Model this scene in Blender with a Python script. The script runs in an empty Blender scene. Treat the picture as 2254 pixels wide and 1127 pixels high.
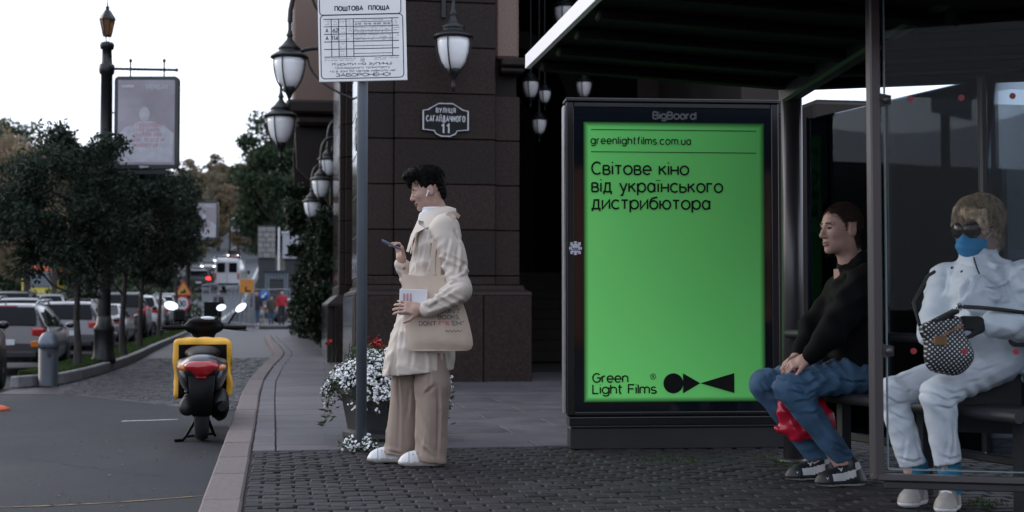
import bpy, math, random
import numpy as np
from mathutils import Vector, Matrix

random.seed(11)
rng = np.random.default_rng(11)
R = math.radians
scene = bpy.context.scene
COL = scene.collection

# ------------------------------------------------------------------ camera
CAM_H = 0.9
FPX = 3000.0 / 2254.0                     # focal length in picture widths
YAW = math.atan(507 / 3000)
PITCH = math.atan(112 / 3000)
cam_data = bpy.data.cameras.new('camera')
cam = bpy.data.objects.new('camera', cam_data)
COL.objects.link(cam)
cam.location = (0, 0, CAM_H)
cam.rotation_euler = (R(90) + PITCH, 0, -YAW)
cam_data.sensor_width = 36.0
cam_data.lens = 36.0 * FPX
cam_data.clip_start = 0.05
cam_data.clip_end = 3000
cam_data.dof.use_dof = True
cam_data.dof.focus_distance = 7.7
cam_data.dof.aperture_fstop = 3.2
scene.camera = cam

# ------------------------------------------------------------------ sky, sun, exposure
SUN_EL, SUN_AZ = R(22), R(-48)            # veiled sun ahead and to the left
world = bpy.data.worlds.new('World')
scene.world = world
world.use_nodes = True
wn = world.node_tree.nodes
bg = wn['Background']
sky = wn.new('ShaderNodeTexSky')
sky.sky_type = 'NISHITA'
sky.sun_disc = False
sky.sun_elevation = SUN_EL
sky.sun_rotation = SUN_AZ
sky.air_density = 1.0
sky.dust_density = 4.0
sky.ozone_density = 1.0
veil = wn.new('ShaderNodeMix')               # thin even cloud over the whole sky
veil.data_type = 'RGBA'
veil.inputs['Factor'].default_value = 0.82
veil.inputs['B'].default_value = (8.7, 9.5, 11.2, 1)
world.node_tree.links.new(sky.outputs[0], veil.inputs['A'])
world.node_tree.links.new(veil.outputs['Result'], bg.inputs[0])
bg.inputs[1].default_value = 0.12
sun_data = bpy.data.lights.new('sun', 'SUN')
sun_data.energy = 0.5
sun_data.angle = R(30)
sun_data.color = (1.0, 0.9, 0.78)
sun = bpy.data.objects.new('sun', sun_data)
COL.objects.link(sun)
_sd = Vector((math.sin(SUN_AZ) * math.cos(SUN_EL), math.cos(SUN_AZ) * math.cos(SUN_EL), math.sin(SUN_EL)))
sun.rotation_euler = _sd.to_track_quat('Z', 'Y').to_euler()
scene.view_settings.view_transform = 'Standard'
scene.view_settings.look = 'None'
scene.view_settings.exposure = 0.5
scene.view_settings.gamma = 1.0
scene.view_settings.use_curve_mapping = False
scene.cycles.max_bounces = 10
scene.cycles.transparent_max_bounces = 24
scene.cycles.use_denoising = True

# ------------------------------------------------------------------ where things stand
_fw = (math.sin(YAW) * math.cos(PITCH), math.cos(YAW) * math.cos(PITCH), math.sin(PITCH))
_rt = (math.cos(YAW), -math.sin(YAW), 0)
_up = (-math.sin(YAW) * math.sin(PITCH), -math.cos(YAW) * math.sin(PITCH), math.cos(PITCH))
def _ray(px, py):
    a = (px - 1127) / 3000; b = -(py - 563.5) / 3000
    return [_fw[i] + a * _rt[i] + b * _up[i] for i in range(3)]
def G(px, py, z=0.0):
    r = _ray(px, py); t = (z - CAM_H) / r[2]
    return Vector((r[0] * t, r[1] * t, z))
def DY(px, py, Y):
    r = _ray(px, py); t = Y / r[1]
    return Vector((r[0] * t, Y, CAM_H + r[2] * t))

# ------------------------------------------------------------------ materials
def srgb(r, g=None, b=None):
    if g is None: g = b = r
    f = lambda c: (c / 255 / 12.92) if c <= 10 else ((c / 255 + 0.055) / 1.055) ** 2.4
    return (f(r), f(g), f(b))
_mats = {}
def M(name, col, rough=0.6, metal=0.0, var=0.12, scale=14.0, bump=0.0, bscale=80.0, spec=0.5, coat=0.0, rnd=0.0,
      emit=None, estr=0.0, stretch=(1, 1, 1), sheen=0.0, col2=None, detail=5.0, trans=0.0, roughvar=0.0):
    if name in _mats: return _mats[name]
    m = bpy.data.materials.new(name); m.use_nodes = True
    nt = m.node_tree; N = nt.nodes; L = nt.links; p = N['Principled BSDF']
    p.inputs['Roughness'].default_value = rough
    p.inputs['Metallic'].default_value = metal
    p.inputs['Specular IOR Level'].default_value = spec
    p.inputs['Coat Weight'].default_value = coat
    p.inputs['Coat Roughness'].default_value = 0.08
    if sheen: p.inputs['Sheen Weight'].default_value = sheen
    if trans: p.inputs['Transmission Weight'].default_value = trans
    c4 = (*col, 1)
    p.inputs['Base Color'].default_value = c4
    tc = N.new('ShaderNodeTexCoord'); mp = N.new('ShaderNodeMapping')
    mp.inputs['Scale'].default_value = stretch
    L.new(tc.outputs['Object'], mp.inputs[0])
    src = None
    if var or col2:
        nz = N.new('ShaderNodeTexNoise'); nz.inputs['Scale'].default_value = scale; nz.inputs['Detail'].default_value = detail
        L.new(mp.outputs[0], nz.inputs['Vector'])
        rp = N.new('ShaderNodeValToRGB')
        lo = tuple(c * (1 - var) for c in col); hi = tuple(min(1, c * (1 + var)) for c in (col2 or col))
        rp.color_ramp.elements[0].position = 0.3; rp.color_ramp.elements[1].position = 0.7
        rp.color_ramp.elements[0].color = (*lo, 1); rp.color_ramp.elements[1].color = (*hi, 1)
        L.new(nz.outputs[0], rp.inputs[0]); src = rp.outputs[0]
        if roughvar:
            mr = N.new('ShaderNodeMapRange'); mr.inputs['From Min'].default_value = .3; mr.inputs['From Max'].default_value = .7
            mr.inputs['To Min'].default_value = rough - roughvar; mr.inputs['To Max'].default_value = rough + roughvar
            L.new(nz.outputs[0], mr.inputs[0]); L.new(mr.outputs[0], p.inputs['Roughness'])
    if rnd:
        oi = N.new('ShaderNodeObjectInfo'); hs = N.new('ShaderNodeHueSaturation')
        mr = N.new('ShaderNodeMapRange'); mr.inputs['To Min'].default_value = 1 - rnd; mr.inputs['To Max'].default_value = 1 + rnd
        L.new(oi.outputs['Random'], mr.inputs[0]); L.new(mr.outputs[0], hs.inputs['Value'])
        if src: L.new(src, hs.inputs['Color'])
        else: hs.inputs['Color'].default_value = c4
        src = hs.outputs[0]
    if src: L.new(src, p.inputs['Base Color'])
    if bump:
        nb = N.new('ShaderNodeTexNoise'); nb.inputs['Scale'].default_value = bscale; nb.inputs['Detail'].default_value = 6
        L.new(mp.outputs[0], nb.inputs['Vector'])
        bp = N.new('ShaderNodeBump'); bp.inputs['Strength'].default_value = bump; bp.inputs['Distance'].default_value = 0.01
        L.new(nb.outputs[0], bp.inputs['Height']); L.new(bp.outputs[0], p.inputs['Normal'])
    if emit:
        p.inputs['Emission Color'].default_value = (*emit, 1); p.inputs['Emission Strength'].default_value = estr
    _mats[name] = m
    return m
def glass_mat(name, tint=(0.8, 0.85, 0.87), refl=1.0, rough=0.0, ior=1.5):
    if name in _mats: return _mats[name]
    m = bpy.data.materials.new(name); m.use_nodes = True
    nt = m.node_tree; N = nt.nodes; L = nt.links
    N.remove(N['Principled BSDF']); out = N['Material Output']
    tr = N.new('ShaderNodeBsdfTransparent'); tr.inputs[0].default_value = (*tint, 1)
    gl = N.new('ShaderNodeBsdfGlossy'); gl.inputs['Roughness'].default_value = rough; gl.inputs[0].default_value = (*refl, 1) if isinstance(refl, tuple) else (refl, refl, refl, 1)
    fr = N.new('ShaderNodeFresnel'); fr.inputs[0].default_value = ior
    mx = N.new('ShaderNodeMixShader')
    L.new(fr.outputs[0], mx.inputs[0]); L.new(tr.outputs[0], mx.inputs[1]); L.new(gl.outputs[0], mx.inputs[2])
    L.new(mx.outputs[0], out.inputs[0])
    _mats[name] = m
    return m
def leaf_mat(name, col, col2, tl=0.35, rough=0.55):
    """leaf: each leaf its own tone, some light through it"""
    if name in _mats: return _mats[name]
    m = bpy.data.materials.new(name); m.use_nodes = True
    nt = m.node_tree; N = nt.nodes; L = nt.links; p = N['Principled BSDF']; out = N['Material Output']
    gm = N.new('ShaderNodeNewGeometry'); rp = N.new('ShaderNodeValToRGB')
    rp.color_ramp.elements[0].color = (*col, 1); rp.color_ramp.elements[1].color = (*col2, 1)
    L.new(gm.outputs['Random Per Island'], rp.inputs[0]); L.new(rp.outputs[0], p.inputs['Base Color'])
    p.inputs['Roughness'].default_value = rough; p.inputs['Specular IOR Level'].default_value = 0.2
    t = N.new('ShaderNodeBsdfTranslucent'); L.new(rp.outputs[0], t.inputs[0])
    mx = N.new('ShaderNodeMixShader'); mx.inputs[0].default_value = tl
    L.new(p.outputs[0], mx.inputs[1]); L.new(t.outputs[0], mx.inputs[2]); L.new(mx.outputs[0], out.inputs[0])
    _mats[name] = m
    return m

# ------------------------------------------------------------------ objects
ORG = {}
def tag(o, label=None, cat=None, group=None, kind=None):
    if label: o['label'] = label
    if cat: o['category'] = cat
    if group: o['group'] = group
    if kind: o['kind'] = kind
    return o
def thing(name, label, cat, loc=(0, 0, 0), group=None, local=False, rz=0.0):
    o = bpy.data.objects.new(name, None); COL.objects.link(o)
    o.empty_display_size = 0.1
    o.location = loc; o.rotation_euler = (0, 0, rz)
    ORG[o.name] = Vector((0, 0, 0)) if local else Vector(loc)
    return tag(o, label, cat, group)
def copy_tree(o, parent=None):
    c = o.copy(); COL.objects.link(c)
    if parent is not None: c.parent = parent
    for ch in list(o.children): copy_tree(ch, c)
    return c

class MB:
    """collects faces, then becomes ONE mesh object"""
    def __init__(self): self.v = []; self.f = []; self.mi = []; self.sm = []
    def add(self, vs, fs, mi=0, smooth=False):
        n = len(self.v); self.v.extend([tuple(p) for p in vs])
        for f in fs:
            self.f.append(tuple(i + n for i in f)); self.mi.append(mi); self.sm.append(smooth)
        return self
    def box(self, c, s, rz=0.0, ch=0.0, mi=0, mtx=None):
        hx, hy, hz = s[0] / 2, s[1] / 2, s[2] / 2
        if ch > 0:
            ch = min(ch, hx * .9, hy * .9, hz * .9)
            vs = []; idx = {}
            for sx in (-1, 1):
                for sy in (-1, 1):
                    for sz in (-1, 1):
                        for a in range(3):
                            p = [sx * (hx - ch), sy * (hy - ch), sz * (hz - ch)]
                            p[a] = (sx * hx, sy * hy, sz * hz)[a]
                            idx[(sx, sy, sz, a)] = len(vs); vs.append(p)
            fs = []
            def q(k): return [idx[x] for x in k]
            for sg in (-1, 1):
                for a in range(3):
                    b, c_ = (a + 1) % 3, (a + 2) % 3
                    ring = []
                    for (sb, sc) in ((-1, -1), (1, -1), (1, 1), (-1, 1)):
                        s3 = [0, 0, 0]; s3[a] = sg; s3[b] = sb; s3[c_] = sc
                        ring.append((s3[0], s3[1], s3[2], a))
                    r = q(ring); fs.append(r if sg > 0 else r[::-1])
            for a in range(3):
                b, c_ = (a + 1) % 3, (a + 2) % 3
                for sb in (-1, 1):
                    for sc in (-1, 1):
                        s0 = [0, 0, 0]; s0[b] = sb; s0[c_] = sc
                        s1 = s0[:]; s0[a] = -1; s1[a] = 1
                        r = q([(*s0, b), (*s1, b), (*s1, c_), (*s0, c_)])
                        fs.append(r if sb * sc > 0 else r[::-1])
            for sx in (-1, 1):
                for sy in (-1, 1):
                    for sz in (-1, 1):
                        r = q([(sx, sy, sz, 0), (sx, sy, sz, 1), (sx, sy, sz, 2)])
                        fs.append(r if sx * sy * sz > 0 else r[::-1])
        else:
            vs = [[x * hx, y * hy, z * hz] for x in (-1, 1) for y in (-1, 1) for z in (-1, 1)]
            fs = [(0, 1, 3, 2), (4, 6, 7, 5), (0, 4, 5, 1), (2, 3, 7, 6), (0, 2, 6, 4), (1, 5, 7, 3)]
        if mtx is None:
            mtx = Matrix.Translation(Vector(c)) @ Matrix.Rotation(rz, 4, 'Z')
        vs = [mtx @ Vector(p) for p in vs]
        return self.add(vs, fs, mi)
    def bar(self, a, b, w, h, up=(0, 0, 1), ch=0.0, mi=0):
        a, b = Vector(a), Vector(b); d = b - a; L_ = d.length
        x = d.normalized(); y = Vector(up).cross(x)
        if y.length < 1e-5: y = Vector((1, 0, 0)).cross(x)
        y.normalize(); z = x.cross(y)
        m = Matrix((x, y, z)).transposed().to_4x4(); m.translation = (a + b) / 2
        return self.box(None, (L_, w, h), ch=ch, mi=mi, mtx=m)
    def prism(self, pts, o, u, v, depth, mi=0):
        """polygon pts (2D) in plane (o,u,v), extruded by depth along u x v"""
        o, u, v = Vector(o), Vector(u), Vector(v); n = u.cross(v).normalized() * depth
        k = len(pts); P = [o + u * a + v * b for a, b in pts]
        vs = P + [p + n for p in P]
        fs = [tuple(range(k - 1, -1, -1)), tuple(range(k, 2 * k))] + [(i, (i + 1) % k, k + (i + 1) % k, k + i) for i in range(k)]
        return self.add(vs, fs, mi)
    def tube(self, path, r, n=8, mi=0, caps=True, smooth=True):
        P = [Vector(p) for p in path]; k = len(P)
        rs = r if isinstance(r, (list, tuple)) else [r] * k
        T = [(P[min(i + 1, k - 1)] - P[max(i - 1, 0)]).normalized() for i in range(k)]
        nrm = Vector((0, 0, 1)) if abs(T[0].z) < 0.9 else Vector((1, 0, 0))
        nrm = (nrm - T[0] * nrm.dot(T[0])).normalized()
        vs = []
        for i in range(k):
            nrm = (nrm - T[i] * nrm.dot(T[i]))
            nrm.normalize(); b = T[i].cross(nrm)
            for j in range(n):
                a = 2 * math.pi * j / n
                vs.append(P[i] + (nrm * math.cos(a) + b * math.sin(a)) * rs[i])
        fs = [(i * n + j, i * n + (j + 1) % n, (i + 1) * n + (j + 1) % n, (i + 1) * n + j) for i in range(k - 1) for j in range(n)]
        self.add(vs, fs, mi, smooth)
        if caps:
            self.add(vs[:n], [tuple(range(n - 1, -1, -1))], mi); self.add(vs[-n:], [tuple(range(n))], mi)
        return self
    def lathe(self, prof, c=(0, 0, 0), n=20, mi=0, smooth=True, axis=None):
        """prof: list of (radius, z)"""
        c = Vector(c); vs = []
        mt = Matrix.Identity(3) if axis is None else Vector(axis).normalized().to_track_quat('Z', 'Y').to_matrix()
        for r, z in prof:
            for j in range(n):
                a = 2 * math.pi * j / n
                vs.append(c + mt @ Vector((r * math.cos(a), r * math.sin(a), z)))
        k = len(prof)
        fs = [(i * n + j, i * n + (j + 1) % n, (i + 1) * n + (j + 1) % n, (i + 1) * n + j) for i in range(k - 1) for j in range(n)]
        fs.append(tuple(range(n - 1, -1, -1))); fs.append(tuple(range((k - 1) * n, k * n)))
        return self.add(vs, fs, mi, smooth)
    def ell(self, c, r, n=12, m=8, mi=0, mtx=None):
        c = Vector(c); vs = []
        for i in range(m + 1):
            t = math.pi * i / m
            for j in range(n):
                a = 2 * math.pi * j / n
                p = Vector((r[0] * math.sin(t) * math.cos(a), r[1] * math.sin(t) * math.sin(a), -r[2] * math.cos(t)))
                vs.append(c + (mtx @ p if mtx else p))
        fs = [(i * n + j, i * n + (j + 1) % n, (i + 1) * n + (j + 1) % n, (i + 1) * n + j) for i in range(m) for j in range(n)]
        return self.add(vs, fs, mi, True)
    def grid(self, rows, mi=0, smooth=True, closed=False, flip=False):
        """rows: list of equal-length lists of points"""
        k = len(rows[0]); vs = [p for r in rows for p in r]
        nn = k if closed else k - 1
        fs = [(i * k + j, i * k + (j + 1) % k, (i + 1) * k + (j + 1) % k, (i + 1) * k + j) for i in range(len(rows) - 1) for j in range(nn)]
        if flip: fs = [f[::-1] for f in fs]
        return self.add(vs, fs, mi, smooth)
    def mesh(self, name, off=None):
        me = bpy.data.meshes.new(name)
        vs = self.v if off is None else [(p[0] - off[0], p[1] - off[1], p[2] - off[2]) for p in self.v]
        me.from_pydata(vs, [], self.f); me.update()
        me.polygons.foreach_set('use_smooth', self.sm)
        if any(self.mi): me.polygons.foreach_set('material_index', self.mi)
        return me
    def build(self, name, mat, parent=None, label=None, cat=None, group=None, kind=None):
        off = ORG.get(parent.name) if parent is not None else None
        return link_mesh(name, self.mesh(name, off), mat, parent, label, cat, group, kind)
def link_mesh(name, me, mat, parent=None, label=None, cat=None, group=None, kind=None):
    for m_ in (mat if isinstance(mat, (list, tuple)) else [mat]): me.materials.append(m_)
    o = bpy.data.objects.new(name, me); COL.objects.link(o)
    if parent is not None:
        o.parent = parent
        if parent.name in ORG: ORG[o.name] = ORG[parent.name]
    return tag(o, label, cat, group, kind)
def struct(name, mb, mat):
    return mb.build(name, mat, kind='structure')
def np_mesh(name, V, F, mat, parent=None, smooth=True, mi=None, **kw):
    """fast mesh from arrays (V n,3; F m,4 or m,3)"""
    V = np.asarray(V, dtype=np.float32); F = np.asarray(F, dtype=np.int32)
    if parent is not None and parent.name in ORG: V = V - np.array(ORG[parent.name], dtype=np.float32)
    me = bpy.data.meshes.new(name); k = F.shape[1]
    me.vertices.add(len(V)); me.vertices.foreach_set('co', V.ravel())
    me.loops.add(F.size); me.loops.foreach_set('vertex_index', F.ravel())
    me.polygons.add(len(F)); me.polygons.foreach_set('loop_start', np.arange(0, F.size, k, dtype=np.int32))
    me.update(calc_edges=True)
    me.polygons.foreach_set('use_smooth', np.full(len(F), smooth))
    if mi is not None: me.polygons.foreach_set('material_index', np.asarray(mi, dtype=np.int32))
    me.validate()
    return link_mesh(name, me, mat, parent, **kw)

# ------------------------------------------------------------------ lettering: a stroke alphabet, each stroke a flat ribbon
def _arc(cx, cy, rx, ry, a0, a1, n=None):
    n = n or max(3, int(abs(a1 - a0) / 22))
    return [(cx + rx * math.cos(R(a0 + (a1 - a0) * i / n)), cy + ry * math.sin(R(a0 + (a1 - a0) * i / n))) for i in range(n + 1)]
def _glyphs():
    g = {}
    def a(ch, w, *st): g[ch] = (w, [list(s) for s in st])
    C = lambda cx, cy, rx, ry, a0, a1: _arc(cx, cy, rx, ry, a0, a1)
    X = .72; m = X / 2
    O = lambda cx, rx, cy=m, ry=m: C(cx, cy, rx, ry, 0, 360)
    bowl = lambda x0, x1, y0, y1: [(x0, y1), (x1 - (y1 - y0) / 2, y1)] + C(x1 - (y1 - y0) / 2, (y0 + y1) / 2, (y1 - y0) / 2, (y1 - y0) / 2, 90, -90) + [(x0, y0)]
    # capitals
    for c in 'AА': a(c, .72, [(0, 0), (.36, 1), (.72, 0)], [(.12, .33), (.6, .33)])
    a('Б', .6, [(.58, 1), (0, 1), (0, 0)], bowl(0, .6, 0, .55))
    for c in 'BВ': a(c, .6, [(0, 0), (0, 1)], bowl(0, .55, .52, 1), bowl(0, .6, 0, .52))
    a('Г', .5, [(0, 0), (0, 1), (.5, 1)])
    a('Д', .76, [(.05, -.22), (.05, 0), (.71, 0), (.71, -.22)], [(.14, 0), (.24, 1), (.6, 1), (.6, 0)])
    for c in 'EЕ': a(c, .54, [(.54, 1), (0, 1), (0, 0), (.54, 0)], [(0, .52), (.48, .52)])
    a('З', .56, C(.27, .74, .25, .26, 150, -90), C(.27, .25, .29, .27, 90, -150))
    a('И', .66, [(0, 1), (0, 0), (.66, 1), (.66, 0)])
    a('Й', .66, [(0, 1), (0, 0), (.66, 1), (.66, 0)], C(.33, 1.22, .14, .1, 180, 360))
    for c in 'IІ': a(c, .02, [(.01, 0), (.01, 1)])
    for c in 'KК': a(c, .6, [(0, 0), (0, 1)], [(.58, 1), (0, .45)], [(.2, .62), (.62, 0)])
    a('Л', .66, [(0, 0), (.1, .05), (.16, .6), (.18, 1), (.66, 1), (.66, 0)])
    for c in 'MМ': a(c, .8, [(0, 0), (0, 1), (.4, .25), (.8, 1), (.8, 0)])
    for c in 'HН': a(c, .64, [(0, 0), (0, 1)], [(.64, 0), (.64, 1)], [(0, .5), (.64, .5)])
    for c in 'OО': a(c, .78, O(.39, .39, .5, .5))
    a('П', .64, [(0, 0), (0, 1), (.64, 1), (.64, 0)])
    for c in 'PР': a(c, .58, [(0, 0), (0, 1)], bowl(0, .58, .45, 1))
    for c in 'CС': a(c, .7, C(.39, .5, .39, .5, 45, 315))
    for c in 'TТ': a(c, .62, [(0, 1), (.62, 1)], [(.31, 0), (.31, 1)])
    for c in 'YУ': a(c, .62, [(0, 1), (.33, .35)], [(.62, 1), (.2, 0), (.04, 0)])
    a('Ч', .6, [(0, 1), (0, .6)] + C(.25, .6, .25, .2, 180, 270) + [(.6, .4)], [(.6, 0), (.6, 1)])
    a('Ц', .7, [(0, 1), (0, 0), (.7, 0), (.7, -.2)], [(.6, 1), (.6, 0)])
    a('Ш', .9, [(0, 1), (0, 0), (.9, 0), (.9, 1)], [(.45, 0), (.45, 1)])
    a('Щ', 1.0, [(0, 1), (0, 0), (1.0, 0), (1.0, -.22)], [(.45, 0), (.45, 1)], [(.9, 0), (.9, 1)])
    a('G', .76, C(.39, .5, .39, .5, 45, 360) + [(.42, .5)])
    a('L', .5, [(0, 1), (0, 0), (.5, 0)]); a('F', .52, [(0, 0), (0, 1), (.52, 1)], [(0, .52), (.46, .52)])
    a('D', .68, [(0, 0), (0, 1), (.28, 1)] + C(.28, .5, .4, .5, 90, -90) + [(0, 0)])
    a('N', .66, [(0, 0), (0, 1), (.66, 0), (.66, 1)]); a('J', .42, [(.42, 1), (.42, .25)] + C(.21, .25, .21, .25, 0, -160))
    a('S', .56, C(.28, .74, .26, .26, 40, 270) + C(.28, .25, .28, .25, 90, -140)); a('W', .95, [(0, 1), (.24, 0), (.47, .9), (.71, 0), (.95, 1)])
    # figures
    a('0', .6, O(.3, .3, .5, .5)); a('1', .3, [(0, .8), (.2, 1), (.2, 0)])
    a('2', .58, C(.29, .71, .27, .29, 160, -35) + [(0, 0), (.58, 0)]); a('4', .62, [(.45, 0), (.45, 1), (0, .28), (.62, .28)])
    a('5', .58, [(.52, 1), (.08, 1), (.04, .55)] + C(.27, .33, .29, .32, 120, -150))
    a('6', .58, [(.46, 1), (.06, .45)], O(.29, .29, .3, .3)); a('8', .58, O(.29, .24, .75, .25), O(.29, .28, .26, .26)); a('3', .56, C(.27, .74, .25, .26, 150, -90), C(.27, .25, .29, .27, 90, -150))
    a('9', .58, [(.12, 0), (.52, .55)], O(.29, .29, .7, .3))
    a('7', .55, [(0, 1), (.55, 1), (.18, 0)])
    # small letters
    bl = lambda cx, r: O(cx, r)
    for c in 'aа': a(c, .56, O(.27, .27), [(.55, 0), (.55, X)])
    a('б', .6, O(.3, .3, .34, .34), [(.01, .4)] + C(.36, .55, .34, .38, 175, 95) + [(.58, .98)])
    a('в', .5, [(0, 0), (0, X)], bowl(0, .45, .38, X), bowl(0, .5, 0, .38)); a('г', .4, [(0, 0), (0, X), (.4, X)])
    a('д', .62, [(.02, -.2), (.02, 0), (.6, 0), (.6, -.2)], [(.1, 0), (.18, X), (.5, X), (.5, 0)])
    for c in 'eе': a(c, .6, [(.02, m), (.6, m)] + C(.3, m, .3, m, 0, 315))
    a('з', .46, C(.22, .54, .2, .18, 150, -90), C(.22, .18, .24, .18, 90, -150)); a('и', .54, [(0, X), (0, 0), (.54, X), (.54, 0)])
    a('й', .54, [(0, X), (0, 0), (.54, X), (.54, 0)], C(.27, .95, .12, .09, 180, 360))
    for c in 'iі': a(c, .04, [(.02, 0), (.02, X)], [(.02, .94), (.02, 1.02)])
    a('ї', .16, [(.08, 0), (.08, X)], [(-.02, .92), (-.02, 1.0)], [(.18, .92), (.18, 1.0)])
    a('к', .5, [(0, 0), (0, X)], [(.48, X), (0, .32)], [(.17, .46), (.5, 0)]); a('л', .52, [(0, 0), (.08, .06), (.14, X), (.52, X), (.52, 0)])
    a('м', .64, [(0, 0), (0, X), (.32, .18), (.64, X), (.64, 0)]); a('н', .54, [(0, 0), (0, X)], [(.54, 0), (.54, X)], [(0, m), (.54, m)])
    for c in 'oо': a(c, .64, O(.32, .32))
    a('п', .52, [(0, 0), (0, X), (.52, X), (.52, 0)])
    for c in 'pр': a(c, .62, [(0, -.28), (0, X)], O(.32, .3))
    for c in 'cс': a(c, .56, C(.32, m, .32, m, 45, 315))
    a('т', .5, [(0, X), (.5, X)], [(.25, 0), (.25, X)]); a('у', .54, [(0, X), (.29, .06)], [(.54, X), (.2, -.28), (.04, -.28)])
    a('ц', .58, [(0, X), (0, 0), (.58, 0), (.58, -.18)], [(.5, X), (.5, 0)])
    a('ь', .48, [(0, X), (0, 0)], bowl(0, .48, 0, .42)); a('ю', .82, [(0, 0), (0, X)], [(0, m), (.22, m)], O(.52, .3))
    a('b', .62, [(0, 0), (0, 1)], O(.32, .3)); a('d', .62, [(.62, 0), (.62, 1)], O(.3, .3)); a('f', .36, [(.14, 0), (.14, .8)] + C(.34, .8, .2, .2, 180, 90), [(0, X), (.34, X)])
    a('g', .62, O(.3, .3), [(.62, X), (.62, -.05)] + C(.32, -.05, .3, .23, 0, -150)); a('h', .52, [(0, 0), (0, 1)], [(0, .45)] + C(.26, .45, .26, .27, 180, 0) + [(.52, 0)])
    a('l', .02, [(.01, 0), (.01, 1)]); a('m', .86, [(0, 0), (0, X)], [(0, .48)] + C(.215, .48, .215, .24, 180, 0) + [(.43, 0)], [(.43, .48)] + C(.645, .48, .215, .24, 180, 0) + [(.86, 0)])
    a('n', .52, [(0, 0), (0, X)], [(0, .45)] + C(.26, .45, .26, .27, 180, 0) + [(.52, 0)]); a('r', .34, [(0, 0), (0, X)], [(0, .45)] + C(.3, .45, .3, .27, 180, 90))
    a('s', .48, C(.24, .53, .21, .19, 30, 270) + C(.24, .17, .24, .17, 90, -150)); a('t', .34, [(.14, 1), (.14, .15)] + C(.3, .15, .16, .15, 180, 270), [(0, X), (.34, X)])
    a('u', .52, [(0, X), (0, .26)] + C(.26, .26, .26, .26, 180, 360) + [(.52, X)], [(.52, 0), (.52, X)])
    a('.', .04, [(.02, 0), (.02, .06)]); a(',', .06, [(.05, .06), (0, -.14)]); a('-', .3, [(0, .42), (.3, .42)]); a('!', .04, [(.02, 0), (.02, .07)], [(.02, .25), (.02, 1)])
    a('*', .3, [(.15, .98), (.15, .7)], [(.02, .92), (.28, .76)], [(.02, .76), (.28, .92)]); a("'", .04, [(.02, 1), (.02, .78)]); a('"', .14, [(.02, 1), (.02, .78)], [(.13, 1), (.13, .78)])
    a(' ', .3)
    return g
GL = _glyphs()
def text_strokes(mb, s, o, u, v, size, wt=0.1, align='l', sp=0.2, wide=1.0, mi=0, lift=0.00006):
    """write s as ribbons starting at o along u with up v (unit vectors)"""
    o, u, v = Vector(o), Vector(u).normalized(), Vector(v).normalized(); n = u.cross(v)
    tot = sum(GL[c][0] * wide + sp for c in s) - sp
    x = {'l': 0, 'c': -tot / 2, 'r': -tot}[align]; k = 0
    hw = wt / 2
    for c in s:
        w, st = GL[c]
        for P in st:
            k += 1; pts = []
            for a, b in P:
                q = Vector((x + a * wide, b))
                if not pts or (q - pts[-1]).length > 1e-4: pts.append(q)
            if len(pts) < 2: continue
            L_, R_ = [], []
            for i, p in enumerate(pts):
                d0 = (pts[i] - pts[i - 1]) if i > 0 else None; d1 = (pts[i + 1] - pts[i]) if i < len(pts) - 1 else None
                if d0 is not None and d0.length < 1e-6: d0 = d1
                if d1 is not None and d1.length < 1e-6: d1 = d0
                if d0 is None: d0 = d1
                if d1 is None: d1 = d0
                d0 = d0.normalized(); d1 = d1.normalized(); t = d0 + d1
                if t.length < .2: t = d1
                t = t.normalized(); q = Vector((-t.y, t.x)); sc = hw / max(.45, q.dot(Vector((-d1.y, d1.x))))
                L_.append(p + q * sc); R_.append(p - q * sc)
            # each segment a quad
            f = lambda q: o + u * (q.x * size) + v * (q.y * size) + n * (lift * (k % 7))
            vs = [f(q) for q in L_] + [f(q) for q in R_]; m_ = len(pts)
            mb.add(vs, [(m_ + i, m_ + i + 1, i + 1, i) for i in range(m_ - 1)], mi)
        x += w * wide + sp
    return tot * size
def ribbon_rect(mb, o, u, v, x0, y0, x1, y1, n_off=0.0, mi=0):
    o, u, v = Vector(o), Vector(u), Vector(v); n = u.cross(v).normalized() * n_off
    mb.add([o + u * a + v * b + n for a, b in ((x0, y0), (x1, y0), (x1, y1), (x0, y1))], [(0, 1, 2, 3)], mi)

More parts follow.
